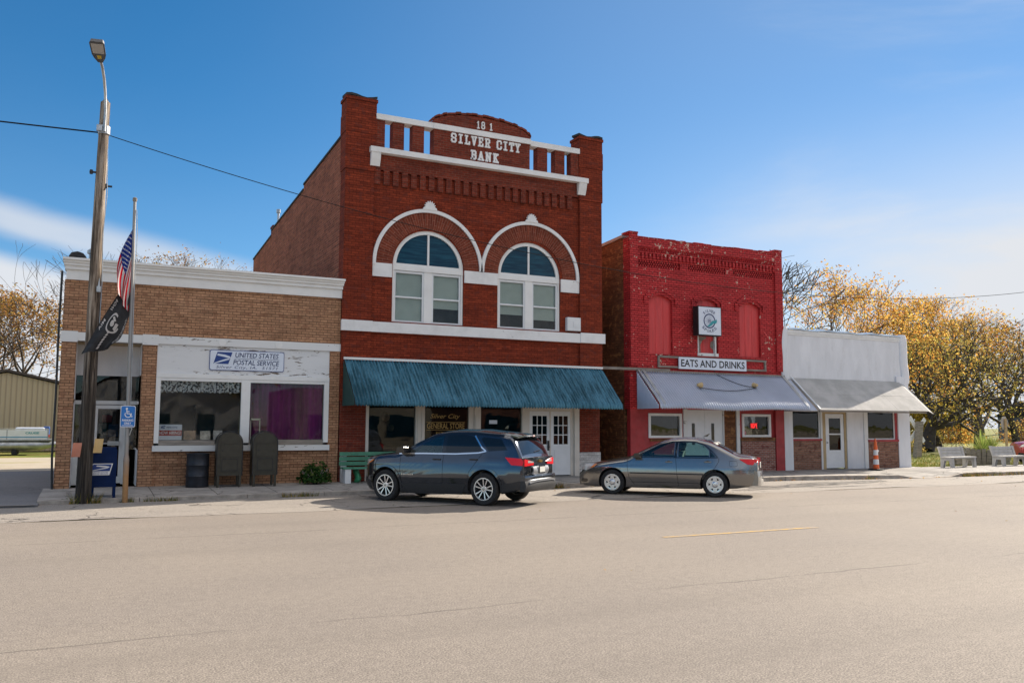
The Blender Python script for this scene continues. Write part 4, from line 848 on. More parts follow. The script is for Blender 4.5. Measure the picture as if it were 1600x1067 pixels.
l.build('tube', emit('neon_red', (1, .04, .04), .9), s)
MB().box(22.10, 22.58, YF+.036, YF+.039, 1.74, 1.945).build('backing', M['ink'], s)
tag(MB().lathe([(.0, 0), (.07, .0), (.07, .004), (0, .004)], (21.86, YF+.03, 1.57), 'y', 16).build('window_sticker', plain('pink_sticker', (.5, .2, .22), .5)), 'small round pink sticker in the lower corner of the neon sign window', 'sticker')
# ------------------------------------------------------------------ white stucco shop
wb = thing('white_shop', 'low white stucco shop with blue edged parapet and pale sheet awning', 'building', (27.2, 30, 0))
w = MB().box(24.02, 30.29, YF, 25.1, 2.4, 5.43)
w.build('facade_wall', M['white_stucco'], wb)
def pil(x0, x1, z0, z1, y0):
    n_ = 12; return [(x0+(x1-x0)*i/n_, y0-.05*math.sin(math.pi*i/n_)) for i in range(n_+1)]+[(x1, 25.1), (x0, 25.1)]
def bulge(x0, x1, sgn):
    def fn(u, v):
        a = math.pi*u; z = 3.62+(5.66-3.62)*v; k = .05*math.sin(v*5+sgn)+.03*math.sin(v*11); rr = 1-max(0, v-.93)*5.
        xm = (x0+x1)/2+sgn*k*.6; hw = (x1-x0)/2*rr
        return (xm-hw*math.cos(a), YF-.01-.09*math.sin(a)*rr, z)
    return MB().slab(fn, 14, 24, (0, .30, 0))
bulge(23.70, 24.04, -1).build('rounded_end', M['white_stucco'], wb, smooth=60); bulge(30.26, 30.70, 1).build('rounded_end', M['white_stucco'], wb, smooth=60)
MB().box(24.05, 30.25, YF-.05, 25.1, 5.432, 5.55).box(24.05, 30.25, YF-.03, YF-.001, 5.36, 5.43).build('parapet_moulding', M['white_trim'], wb)
MB().slab(lambda u, v: (24.05+6.2*u, YF-.09+.45*v, 5.552+.03*math.sin(u*23)*math.sin(u*7)+.05*(1 if v > .5 else v*2)), 60, 2, (0, 0, .05)).build('metal_coping', pmat('blue_flashing', (.42, .50, .60), .3, .7, .1, 3), wb)
MB().box(23.82, 24.1, 25.1, 38, 0, 5.3).box(30.35, 30.62, 25.1, 38, 0, 5.3).box(24.1, 30.35, 37.7, 38, 0, 5.2).build('side_wall', M['white_stucco'], wb)
MB().box(24.1, 30.35, 25.11, 37.7, 4.9, 5.0).build('roof', M['tar'], wb)
p = MB().box(23.70, 24.12, YF-.10, 25.1, .1, 2.399).box(29.92, 30.61, YF-.08, 25.1, .1, 3.9).box(27.08, 28.0, YF+.0, 25.0, .1, 2.399).build('pier', M['white_stucco'], wb)
MB().box(28.0, 28.2, YF-.04, 25.0, .1, 2.42).box(25.63, 25.72, YF-.04, 25.0, .1, 2.42).box(27.05, 27.08, YF-.03, 25.0, .1, 2.42).build('white_post', M['white_peel'], wb)
MB().box(24.125, 25.60, YF-.05, 25.0, .1, 1.27).box(28.205, 29.915, YF-.05, 25.0, .1, 1.22).build('knee_wall', M['knee_brick'], wb)
MB().box(24.123, 25.63, YF-.10, 25.0, 1.272, 1.345).box(28.203, 29.918, YF-.10, 25.0, 1.222, 1.30).build('brick_sill', M['red_paint'], wb)
for x0, x1, z0 in ((24.125, 25.625, 1.346), (28.205, 29.80, 1.302)):
    fr = MB().box(x0, x0+.05, YF, YF+.08, z0, 2.45).box(x1-.05, x1, YF, YF+.08, z0, 2.45).box(x0+.05, x1-.05, YF, YF+.08, z0, z0+.05).build('window', M['white_trim'], wb)
    MB().box(x0+.05, x1-.05, YF+.04, YF+.046, z0+.05, 2.5).build('pane', M['glass_dark'], fr)
    MB().box(x0+1.25, x1+.5, YF+.35, YF+.36, 1.1, 2.55).build('inner_panel', M['blind'], fr)
    MB().box(x0-.1, x1+.1, YF+1.2, YF+1.22, .8, 2.6).box(x0-.1, x1+.1, YF+.1, YF+1.2, 1.2, 1.21).build('dark_room', M['room_dark'], fr)
MB().box(29.801, 29.919, YF-.03, 25.0, 1.301, 2.45).build('red_jamb', M['red_paint'], wb)
tag(MB().lathe([(.16, 0), (.17, .1), (.16, .42), (.10, .46)], (24.42, 25.05, 1.345), 'z', 16).build('basket', pmat('wicker', (.35, .25, .16), .8, 0, .25, 8)), 'round tan wicker basket inside the left window of the white shop', 'basket')
tag(MB().lathe([(.07, 0), (.11, .16), (.0, .16)], (24.86, 24.98, 1.396), 'z', 14).build('bowl', M['sign_white']), 'small white bowl inside the left window of the white shop', 'bowl')
fr = MB().box(25.78, 25.93, YF+.01, YF+.1, .15, 2.44).box(26.94, 27.05, YF+.01, YF+.1, .15, 2.44).box(25.93, 26.94, YF+.01, YF+.1, 2.33, 2.44).box(25.72, 25.78, YF+.01, YF+.1, .15, 2.44).build('door_frame', M['tan_wood'], wb)
d = MB().box(25.94, 26.13, YF+.03, YF+.08, .20, 2.32).box(26.76, 26.93, YF+.03, YF+.08, .20, 2.32).box(26.13, 26.76, YF+.03, YF+.08, .20, .90).box(26.13, 26.76, YF+.03, YF+.08, 2.15, 2.32).box(26.13, 26.76, YF+.03, YF+.08, 1.50, 1.55).build('door', M['white_metal'], wb)
MB().box(26.13, 26.76, YF+.05, YF+.056, .90, 2.15).build('pane', M['glass_dark'], d); MB().box(26.0, 26.9, YF+.3, YF+.31, .8, 2.2).build('dark_room', M['room_dark'], d)
MB().lathe([(0, 0), (.028, .01), (.028, .05), (0, .06)], (26.01, YF-.03, 1.2), 'y', 10).build('handle', M['zinc'], d)
# sheet awning of lapped panels, its right corner cut back
t = NT('pale_sheet'); v = t.coord('Object'); c = t.mix(t.ramp(t.noise(v, 1.6, 6, .6), .3, .7), (.36, .35, .33), (.48, .46, .44)); c = t.mix(t.math('MULTIPLY', t.ramp(t.noise(v, 12, 5, .7), .6, .7), .5), c, (.25, .22, .2)); t.bsdf(c, .8, .0, t.bump(t.noise(v, 2.5, 3), .1, .02), spec=.08); M['sheet'] = t.m
def sp_(x, k): return (x, YF-.05+(23.36-YF+.05)*k, 3.68+(2.45-3.68)*k+.004*math.sin(x*2.2)*k)
a = MB()
for i, (x0, x1) in enumerate(((24.16, 26.1), (26.1, 28.35), (28.35, 30.05))):
    for j, (k0, k1) in enumerate(((0, .52), (.5, 1.0))):
        dz = .006*j*-1+.003*i
        a.slab(lambda u, v: (sp_(x0+(x1-x0)*u, k0+(k1-k0)*v)[0], sp_(x0+(x1-x0)*u, k0+(k1-k0)*v)[1], sp_(x0+(x1-x0)*u, k0+(k1-k0)*v)[2]+dz), 6, 5, (0, .005, -.012))
aw = a.build('awning', M['sheet'], wb)
MB().slab(lambda u, v: (30.06+(.56*u if v < 2 else 0)-(.30*(1-v))*u, sp_(30.06, v)[1]+.22*u*v, sp_(30.06, v)[2]-.10*u+.0*v), 3, 6, (0, .005, -.012)).build('awning_corner', M['sheet'], aw)
MB().tube([(24.15, YF-.06, 3.71), (24.17, 23.36, 2.47)], .03, 8).tube([(30.56, 23.58, 2.36), (30.30, YF-.05, 3.60)], .018, 6).build('awning_edge', M['white_metal'], aw)
MB().slab(lambda u, v: (23.76+.38*u, YF-.05+(23.42-YF+.05)*v, 3.66+(2.46-3.66)*v-.05+.012*math.sin(u*30)), 30, 4, (0, .004, -.006)).build('awning_gusset', M['galv'], aw)
MB().box(24.2, 30.0, 23.40, 23.45, 2.36, 2.42).build('awning_rail', M['grey_wood'], aw)
# ------------------------------------------------------------------ street furniture
# timber utility pole
up = thing('utility_pole', 'weathered round timber utility pole at the left kerb carrying the street light', 'utility pole', (-.03, 22.05, 0))
t = NT('pole_wood'); v = t.coord('Object', (7, 7, .35)); g = t.noise(v, 2.2, 8, .68, .3); zc = t.n('ShaderNodeSeparateXYZ'); t.put(zc.inputs[0], t.coord('Object'))
c = t.grad(g, [(.38, (.018, .013, .010)), (.45, (.10, .072, .05)), (.54, (.25, .195, .15)), (.66, (.46, .40, .33))])
c = t.mix(t.math('MULTIPLY', t.ramp(t.math('ADD', zc.outputs[2], t.math('MULTIPLY', t.noise(t.coord('Object', (3, 3, .6)), 2, 4), 2.0)), 2.8, 5.6, 1, 0), .93), c, mul_node(t, c, .12)); t.bsdf(c, .9, 0, t.bump(g, .9, .02)); M['pole'] = t.m
def pole_r(z): return .168-.0065*z
pp = [(-.07-.004*z*.0+.006*math.sin(z*.7)+.004*z, 22.05, z) for z in [i*.45 for i in range(22)]]
pm = MB().tube([(p[0]-.005, p[1], p[2]-.1 if i == 0 else p[2]) for i, p in enumerate(pp)]+[(-.035, 22.05, 9.46), (-.03, 22.05, 9.56)], [pole_r(p[2]) for p in pp]+[.085, .02], 18).build('pole', M['pole'], up, smooth=50)
MB().lathe([(.12, 8.66), (.135, 8.67), (.135, 8.86), (.12, 8.87)], (-.035, 22.05, 0), 'z', 18).box(-.20, -.08, 21.87, 21.95, 8.70, 8.84).build('clamp_band', M['zinc'], up)
for x0, x1, z in ((-.30, -.14, 7.72), (.03, .2, 7.42)): MB().tube([(x0, 22.02, z), (x1, 22.02, z)], .025, 8).tube([(x0+.04, 22.02, z-.05), (x0+.04, 22.02, z+.05)], .035, 8).build('insulator', M['black_iron'], up)
MB().tube([(.06, 21.95, 8.3), (.10, 21.96, 7.2), (.055, 21.93, 6.2), (.09, 21.92, 5.2), (.08, 21.90, 4.0)], .009, 5).build('ground_wire', M['zinc'], up)
MB().box(-.02, .07, 21.85, 21.9, 4.86, 4.99).prism([(-.0, 4.99), (.05, 4.99), (.03, 5.2)], 21.86, 21.89).build('number_plate', M['zinc'], up)
sl = thing('street_light', 'grey flat street light head on a long curved arm above the timber pole', 'street light', (-.05, 21.9, 8.75))
arm = [(-.03, 21.90, 8.70), (-.03, 21.89, 9.2), (-.05, 21.84, 9.6), (-.09, 21.70, 9.9), (-.14, 21.50, 10.10), (-.19, 21.32, 10.20)]
MB().tube(arm, .032, 10).build('arm', M['zinc'], sl, smooth=40)
hm = MB()
ax = Vector((-.19, 21.32, 10.20)); dr = Vector((-.16, -.84, .42)).normalized(); rt = Vector((.985, -.17, 0)).normalized(); rt = (rt-dr*rt.dot(dr)).normalized(); upv = dr.cross(rt)*-1 if dr.cross(rt).z < 0 else dr.cross(rt)
def hp(a, b_, c_): q_ = ax+dr*a+rt*b_+upv*c_; return tuple(q_)
prof_ = [(-.05, .05), (.08, .12), (.18, .15), (.50, .16), (.55, .135)]
vs = []
for a, hw in prof_: vs += [hp(a, -hw, -.04), hp(a, hw, -.04), hp(a, hw*.9, .05), hp(a, -hw*.9, .05)]
fs = [(0, 3, 2, 1)]+[(i*4+j, i*4+(j+1) % 4, i*4+4+(j+1) % 4, i*4+4+j) for i in range(4) for j in range(4)]+[(16, 17, 18, 19)]
hm.add(vs, fs); hm.build('lamp_head', pmat('lamp_grey', (.12, .12, .125), .5, .4), sl)
MB().add([hp(.21, -.12, -.043), hp(.49, -.13, -.043), hp(.49, .13, -.043), hp(.21, .12, -.043)], [(0, 1, 2, 3)]).build('lens', plain('lamp_lens', (.42, .40, .38), .15), sl)
MB().add([hp(.06, -.04, -.044), hp(.16, -.05, -.044), hp(.16, .05, -.044), hp(.06, .04, -.044)], [(0, 1, 2, 3)]).build('lamp_label', plain('lamp_yellow', (.5, .36, .05), .5), sl)
for i, (x, z, c, lb) in enumerate(((.17, 1.31, (.55, .37, .16), 'folded tan cardboard notice stapled to the right side of the timber pole'), (-.27, 1.22, (.50, .20, .13), 'reddish paper notice sticking out on the left side of the timber pole'))):
    o = MB().slab(lambda u, v: (x-.09+.18*u+.03*v, 21.93-.06*abs(u-.4)-.02*math.sin(v*3), z-.16+.32*v), 5, 4, (0, .004, 0)).build('paper_notice', pmat('card_notice%d' % i, c, .8, 0, .1)); tag(o, lb, 'notice')
M['wire'] = plain('wire_black', (.012, .012, .013), .9, 0, 0, .1)
# overhead wire from the left through the pole and off along the facades
def cat_pts(a, b_, sag, n=40): return [tuple(Vector(a).lerp(Vector(b_), i/n)+Vector((0, 0, -sag*4*(i/n)*(1-i/n)))) for i in range(n+1)]
o = MB().tube(cat_pts((-32, 21.9, 9.4), (-.16, 21.92, 8.66), .45), .017, 6).tube(cat_pts((.10, 21.92, 8.62), (36, 22.4, 7.63), 1.657, 70), .010, 6)
tag(o.build('overhead_wire', M['wire']), 'long black overhead wire sagging across the bank and red cafe fronts from the timber pole', 'wire')
o = MB().tube(cat_pts((-60, 90, 11.8), (-1, 88, 11.6), .3), .03, 5); tag(o.build('overhead_wire', M['wire']), 'upper of two thin wires crossing the sky left of the post office', 'wire')
o = MB().tube(cat_pts((-60, 90, 10.0), (-1, 88, 9.75), .3), .03, 5); tag(o.build('overhead_wire', M['wire']), 'lower of two thin wires crossing the sky left of the post office', 'wire')
# flag pole
FP = Vector((.80, 21.92, 0))
fpole = thing('flag_pole', 'slim grey flag pole, rusty at its foot, holding two flags and a parking sign', 'flag pole', FP)
t = NT('rusty_pole'); v = t.coord('Object'); zc = t.n('ShaderNodeSeparateXYZ'); t.put(zc.inputs[0], v)
k = t.ramp(t.math('ADD', zc.outputs[2], t.math('MULTIPLY', t.noise(v, 5, 6, .7), .9)), .9, 1.9, 1, 0)
c = t.mix(k, (.30, .295, .29), t.mix(t.noise(v, 12, 5), (.30, .12, .03), (.42, .25, .11))); t.bsdf(c, .55, t.ramp(k, 0, 1, .5, 0), t.bump(t.noise(v, 40, 3), .2, .004)); M['rustpole'] = t.m
def fpx(z): return .80-.0135*z
MB().tube([(fpx(0), 21.92, -.1), (fpx(1.0), 21.92, 1.0)], .062, 14).tube([(fpx(.95), 21.92, .95), (fpx(1.0), 21.92, 1.08)], [.066, .05], 14).tube([(fpx(1.0), 21.92, 1.0), (fpx(4), 21.92, 4), (fpx(7.1), 21.92, 7.1)], [.046, .042, .034], 14).build('pole', M['rustpole'], fpole, smooth=50)
MB().lathe([(.045, 7.10), (.05, 7.12), (.05, 7.18), (.02, 7.2)], (fpx(7.1), 21.92, 0), 'z', 12).build('pole_cap', M['grey_wood'], fpole)
MB().tube([(fpx(7)+.05, 21.9, 6.9), (fpx(6.2)+.075, 21.89, 6.3), (fpx(5)+.05, 21.88, 5.0), (fpx(2)+.06, 21.87, 1.7)], .008, 5).tube([(fpx(1.7)+.05, 21.86, 1.85), (fpx(1.7)+.09, 21.84, 1.7), (fpx(1.7)+.05, 21.86, 1.55)], .012, 6).build('halyard', M['zinc'], fpole)
# flags: cloth sheets hung in folds
def cloth(H0, H1, F0, F1, fold, drop, nf):
    H0, H1, F0, F1 = map(Vector, (H0, H1, F0, F1))
    def fn(u, v):               # u: hoist->fly, v: top->bottom
        a = H0.lerp(H1, v); b_ = F0.lerp(F1, v); p_ = a.lerp(b_, u)
        f_ = math.sin(v*nf*math.pi+u*2.0)*fold*(.25+.75*u)
        return (p_.x+f_*.35+drop*.06*math.sin(u*5), p_.y+f_, p_.z-drop*math.sin(u*math.pi)*(.4+.6*v))
    return fn
us = thing('national_flag', 'red white and blue striped flag drooping at half height on the slim pole', 'flag', (.8, 21.92, 5.5))
fn = cloth((fpx(6.2)-.03, 21.90, 6.42), (fpx(5.2)-.03, 21.90, 5.36), (.42, 21.72, 4.98), (.66, 21.80, 4.42), .075, .10, 4.2)
fn_us = lambda u, v: tuple(Vector(fn(u, v))+Vector((-.16*math.sin(u*math.pi)*(1-v), 0, -.05*math.sin(v*math.pi)*u)))
def clothmat(name, col):
    t = NT(name); d = t.n('ShaderNodeBsdfDiffuse'); t.put(d.inputs[0], col); tl = t.n('ShaderNodeBsdfTranslucent'); t.put(tl.inputs[0], col); ms = t.n('ShaderNodeMixShader'); ms.inputs[0].default_value = .45
    t.put(ms.inputs[1], d.outputs[0]); t.put(ms.inputs[2], tl.outputs[0]); t.t.links.new(ms.outputs[0], t.out.inputs[0]); return t.m
M['flag_red'] = clothmat('flag_red', (.58, .02, .035)); M['flag_white'] = clothmat('flag_white', (.74, .70, .68)); M['flag_blue'] = clothmat('flag_blue', (.02, .04, .22))
g = MB().grid(fn_us, 40, 39, lambda i, j: 2 if (i < 16 and j < 21) else ((j//3) % 2))
o = g.build('stripes', [M['flag_red'], M['flag_white'], M['flag_blue']], us)
st = MB()
for a in range(9):
    for b_ in range(5 if a % 2 else 6):
        cu, cv_ = .03+.37*(b_+(.5 if a % 2 else 0)+.3)/6, .54*(a+.5)/9
        pts = [(cu+.014*math.cos(2*math.pi*i/10+1.57)*(1 if i % 2 == 0 else .45), cv_-.022*math.sin(2*math.pi*i/10+1.57)*(1 if i % 2 == 0 else .45)) for i in range(10)]
        st.add([tuple(Vector(fn_us(*p_))+Vector((0, -.006, 0))) for p_ in pts], [tuple(range(10))])
st.build('stars', M['white_ink'], us)
bf = thing('black_flag', 'black flag with a white emblem blowing left below the striped flag', 'flag', (.8, 21.92, 4.5))
fn2_ = cloth((fpx(5)-.03, 21.91, 5.30), (fpx(4.6)-.02, 21.91, 4.42), (-.29, 21.55, 3.38), (.30, 21.62, 3.50), .085, .03, 2.6)
fn_b = lambda u, v: tuple(Vector(fn2_(u, v))+Vector((.05*math.sin(u*math.pi)*(v-.3), 0, .06*math.sin(u*math.pi)*(1-2*v)+.04*math.sin(u*9)*v)))
MB().grid(fn_b, 40, 20).build('cloth', pmat('black_cloth', (.012, .012, .014), .75, 0, .2), bf)
e = MB()
def uvp(pts, d_=.008): return [tuple(Vector(fn_b(*p_))+Vector((0, -d_, 0))) for p_ in pts]
def ring(cu, cv_, r0, r1, a0, a1, n_=24):
    for i in range(n_):
        A = [R(a0+(a1-a0)*k_/n_) for k_ in (i, i+1)]
        e.add(uvp([(cu+r*math.cos(a)*.62, cv_+r*math.sin(a)) for a in A for r in (r0, r1)]), [(0, 1, 3, 2)])
ring(.50, .5, .19, .235, -190, 100); ring(.50, .47, .0, .075, 0, 360, 12)
e.add(uvp([(.45, .58), (.55, .58), (.57, .68), (.43, .68)]), [(0, 1, 2, 3)]); e.add(uvp([(.41, .42), (.445, .37), (.46, .50), (.43, .56)]), [(0, 1, 2, 3)])
put_text(e, 'POW', lambda u, v: uvp([(.30+.14*u, .16-.10*v)])[0], bold=.02); put_text(e, 'MIA', lambda u, v: uvp([(.56+.14*u, .16-.10*v)])[0], bold=.02)
put_text(e, 'YOU ARE NOT FORGOTTEN', lambda u, v: uvp([(.22+.60*u, .96-.08*v)])[0], bold=.01)
for k_ in range(7): e.add(uvp([(.62+.05*k_, .52), (.66+.05*k_, .50), (.66+.05*k_, .55), (.62+.05*k_, .57)]), [(0, 1, 2, 3)])
e.build('emblem', M['flag_white'], bf)
# accessible parking sign
hs_ = thing('parking_sign', 'blue wheelchair parking sign bolted to the slim flag pole', 'sign', (.78, 21.86, 1.98))
MB().prism(sign_box(.615, .935, 1.735, 2.235, 0, 0, .04), 21.845, 21.86).build('plate', M['white_ink'], hs_)
MB().prism(sign_box(.628, .922, 1.748, 2.222, 0, 0, .035), 21.838, 21.844).build('face', plain('parking_blue', (.015, .16, .50), .4), hs_)
l = MB(); y = 21.834
l.arc(.745, 2.165, 0, .024, 0, 360, y, y+.003, 14); l.arc(.778, 2.035, .060, .076, 150, 380, y, y+.003, 24)
for k_, (a, b_) in enumerate((((.745, 2.14), (.752, 2.05)), ((.752, 2.05), (.815, 2.05)), ((.815, 2.05), (.845, 1.98)), ((.845, 1.98), (.865, 1.985)), ((.748, 2.10), (.80, 2.10)))):
    A, B = Vector(a), Vector(b_); d_ = (B-A).normalized(); nn = Vector((-d_.y, d_.x))*.0085; l.prism([tuple(A+nn-d_*.006), tuple(A-nn-d_*.006), tuple(B-nn+d_*.006), tuple(B+nn+d_*.006)], y-.001*k_, y+.003)
wall_text(l, 'PARKING', .655, .895, 1.872, 1.922, y, bold=.02); wall_text(l, 'ONLY', .70, .85, 1.803, 1.853, y, bold=.02); l.box(.66, .89, y, y+.002, 1.768, 1.780)
l.build('symbol', M['white_ink'], hs_)
# blue collection box (seen side on)
cb = thing('collection_box', 'blue street collection mailbox behind the timber pole', 'mailbox', (.28, 22.5, .1))
t = NT('mailbox_blue'); v = t.coord('Object'); c = t.mix(t.ramp(t.noise(v, 3, 5), .3, .7), (.003, .018, .12), (.005, .028, .17)); t.bsdf(c, .35, 0, None, .2); M['mblue'] = pmat('mailbox_blue_paint', (.002, .016, .075), .55, 0, .15, 3, spec=.15)
x0, x1 = .08, .60; pr = [(22.30, .34), (22.30, 1.08)]+[(22.55-.25*math.cos(R(a)), 1.08+.20*math.sin(R(a))) for a in range(15, 180, 15)]+[(22.80, 1.08), (22.80, .34)]
MB().prism([(x0, .36), (x1, .36), (x1, 1.20), (x1-.03, 1.24), (x0+.03, 1.24), (x0, 1.20)], 22.30, 22.82).build('body', M['mblue'], cb)
MB().box(x0-.008, x1+.008, 22.292, 22.299, .34, .40).box(x0+.02, x1-.02, 22.30, 22.75, 1.241, 1.26).build('rim', M['mblue'], cb)
for x in (x0, x1-.06):
    for y in (22.31, 22.75): MB().box(x, x+.06, y, y+.06, .08, .359).box(x-.015, x+.075, y-.01, y+.07, .07, .10).build('leg', M['mblue'], cb)
l = MB(); A = [(.03, .62), (.455, .62), (.52, .89), (.095, .89)]
l.prism(A, 22.284, 22.288, 'y', 1); l.prism([(.055, .715), (.456, .715), (.494, .872), (.108, .872)], 22.279, 22.283, 'y', 0)
def efn(u, v, k): return (.06+.40*u+.04*v, 22.276-.002*k, .722+.142*v)
l.add([efn(*p, 1) for p in ((.22, .9), (.62, .82), (.86, .70), (.93, .56), (.78, .54), (.5, .62), (.19, .72))], [tuple(range(7))], 1); l.add([efn(*p, 1) for p in ((.02, .06), (.62, .46), (.90, .53), (.80, .38), (.06, .0))], [tuple(range(5))], 1)
wall_text(l, 'UNITED STATES', .10, .42, .672, .70, 22.282, bold=.0, mi=0); wall_text(l, 'POSTAL SERVICE', .09, .42, .636, .664, 22.282, bold=.0, mi=0)
l.build('emblem', [M['blue'], M['white_ink']], cb)
# relay boxes
M['olive'] = pmat('olive_paint', (.042, .037, .025), .5, .1, .15, 4, .1, 40)
def relay():
    o = thing('relay_mailbox', '', 'mailbox', (0, 0, 0), 0, 'relay mailboxes below the post office window')
    hw = .315; arch = [(-hw, .30), (hw, .30), (hw, 1.15)]+[(hw*math.cos(R(a)), 1.15+hw*.95*math.sin(R(a))) for a in range(8, 176, 8)]+[(-hw, 1.15)]
    MB().prism(arch, -.26, .26).build('body', M['olive'], o, True)
    MB().arc(0, 1.15, hw+.001, hw+.022, -2, 182, -.275, -.235, 24).arc(0, 1.15, hw+.001, hw+.022, -2, 182, .235, .275, 24).box(-hw-.022, -hw-.001, -.275, -.235, .3, 1.14).box(hw+.001, hw+.022, -.275, -.235, .3, 1.14).build('rim', M['black_iron'], o, True)
    p_ = MB().box(-.235, .235, -.274, -.261, .40, .78).box(-.235, .235, -.274, -.261, .80, 1.13); p_.arc(0, 1.14, .0, .235, 5, 175, -.274, -.261, 18); p_.build('door', M['olive'], o, True)
    h = MB().box(-.20, .20, -.282, -.275, .43, .445).box(-.20, .20, -.282, -.275, .735, .75).box(-.205, -.19, -.282, -.275, .446, .734).box(.19, .205, -.282, -.275, .446, .734).lathe([(0, -.285), (.02, -.28), (.02, -.262)], (-.185, 0, .97), 'y', 10).build('door_trim', M['black_iron'], o, True)
    for x in (-.31, .25):
        for y in (-.26, .20): MB().box(x, x+.06, y, y+.06, 0, .299).build('leg', M['olive'], o, True)
    return o
r1 = relay(); r1.location = (3.38, 24.20, .15); r1['label'] = 'olive arched relay mailbox nearer the black drum'
r2 = copy_tree(r1); r2.location = (4.30, 24.18, .15); r2['label'] = 'olive arched relay mailbox farther from the black drum'
dm = thing('steel_drum', 'dark steel drum used as a bin beside the olive mailboxes', 'drum', (2.62, 24.32, .15))
pr = [(.0, .0), (.285, 0), (.29, .02)]
for zc_ in (.29, .58): pr += [(.285, zc_-.03), (.302, zc_), (.285, zc_+.03)]
pr += [(.285, .85), (.298, .87), (.298, .89), (.27, .89), (.27, .80), (0, .80)]
MB().lathe(pr, (2.62, 24.32, .15), 'z', 32).build('drum', pmat('drum_paint', (.022, .025, .034), .5, .3, .3, 5, .2, 30, dirt=.3, dcol=(.10, .06, .04)), dm, smooth=40)
# leaf helper
def leaf_quad(mb, p, s, rng, mi=0, up=.3):
    n_ = Vector((rng.gauss(0, 1), rng.gauss(0, 1), rng.gauss(0, 1)+up)).normalized(); a = n_.orthogonal().normalized(); b_ = n_.cross(a); t_ = rng.random()*6.28
    d1 = a*math.cos(t_)+b_*math.sin(t_); d2 = n_.cross(d1); p = Vector(p); w_ = s*.5
    mb.add([p-d1*s*.6, p+d2*w_*.7+n_*s*.1, p+d1*s*.6, p-d2*w_*.7+n_*s*.1], [(0, 1, 2, 3)], mi)
sh = thing('shrub', 'low round green shrub against the post office wall', 'shrub', (5.72, 24.25, .16))
q = random.Random(5); lf = MB(); stm = MB()
for i in range(1250):
    a = q.random()*6.283; z = q.random(); r_ = math.sqrt(q.random())*(1-.5*z*z)
    bump_ = 1+.18*math.sin(3*a+1)+.12*math.sin(5*a); leaf_quad(lf, (5.74+.46*r_*math.cos(a)*bump_, 24.28+.34*r_*math.sin(a), .18+.44*z*(1-.35*r_*r_)*bump_+abs(q.gauss(0, .05))), .06+.05*q.random(), q)
for i in range(30):
    a = q.random()*6.283; stm.tube([(5.74, 24.28, .15), (5.74+.2*math.cos(a), 24.28+.15*math.sin(a), .33), (5.74+.38*math.cos(a), 24.28+.28*math.sin(a), .35+.25*q.random())], .008, 4)
lf.build('foliage', leafmat('shrub_leaf', [(.0, (.02, .06, .015)), (.5, (.05, .11, .03)), (1, (.13, .17, .05))]), sh); stm.build('stem', M['grey_wood'], sh)
# green slatted bench on white block legs
gb = thing('green_bench', 'green slatted bench with white concrete ends partly hidden by the dark car', 'bench', (7.4, 24.5, .15))
M['green_paint'] = pmat('green_paint', (.07, .24, .15), .55, 0, .2, 4, .2, 30, dirt=.3, dcol=(.4, .4, .36))
for i, z in enumerate((.98, .84, .70)): MB().box(6.52, 8.35, 24.56+.02*i, 24.60+.02*i, z-.065, z+.045).build('back_slat', M['green_paint'], gb)
for i in range(3): MB().box(6.52, 8.35, 24.12+.13*i, 24.23+.13*i, .55, .60).build('seat_slat', M['green_paint'], gb)
for x in (6.58, 8.12): MB().box(x, x+.17, 24.14, 24.5, .14, .548).box(x, x+.17, 24.64, 24.72, .14, 1.0).build('end_block', M['white_peel'], gb)
bg_ = MB().slab(lambda u, v: (6.90+.16*u+.03*math.sin(v*5), 24.30-.08*math.sin(u*3.1)-.03*math.sin(v*7), .17+.40*v), 8, 6, (0, .1, 0))
tag(bg_.build('plastic_bag', pmat('green_bag', (.02, .17, .07), .4, 0, .4, 6)), 'crumpled green plastic bag under the green bench', 'bag')
# striped traffic cone
tc_ = thing('traffic_cone', 'tall orange traffic cone with white bands in front of the white shop', 'cone', (27.7, 23.7, .15))
X0, Y0 = 27.66, 23.95
M['orange'] = plain('cone_orange', (.80, .13, .02), .5); M['cone_white'] = plain('cone_white', (.75, .75, .75), .4)
MB().cbox(X0-.20, X0+.24, Y0-.22, Y0+.22, .15, .195, .012).build('base', M['black_iron'], tc_)
zs = [.195, .33, .33, .50, .50, .60, .60, .77, .77, 1.03, 1.10, 1.25, 1.32]; rr_ = lambda z: .115-.062*(z-.195)/1.1
MB().lathe([(rr_(.195), .195), (rr_(1.08), 1.08), (.058, 1.10), (.05, 1.22), (.03, 1.27), (.03, 1.34), (.015, 1.36)], (X0, Y0, 0), 'z', 20).build('body', M['orange'], tc_, smooth=40)
for z0, z1 in ((.36, .56), (.72, .92)): MB().lathe([(rr_(z0)+.003, z0), (rr_(z1)+.003, z1)], (X0, Y0, 0), 'z', 20).build('band', M['cone_white'], tc_, smooth=40)
MB().prism([(X0+.07, .78), (X0+.19, .88), (X0+.07, .98)], Y0-.01, Y0+.01).build('tab', M['cone_white'], tc_)
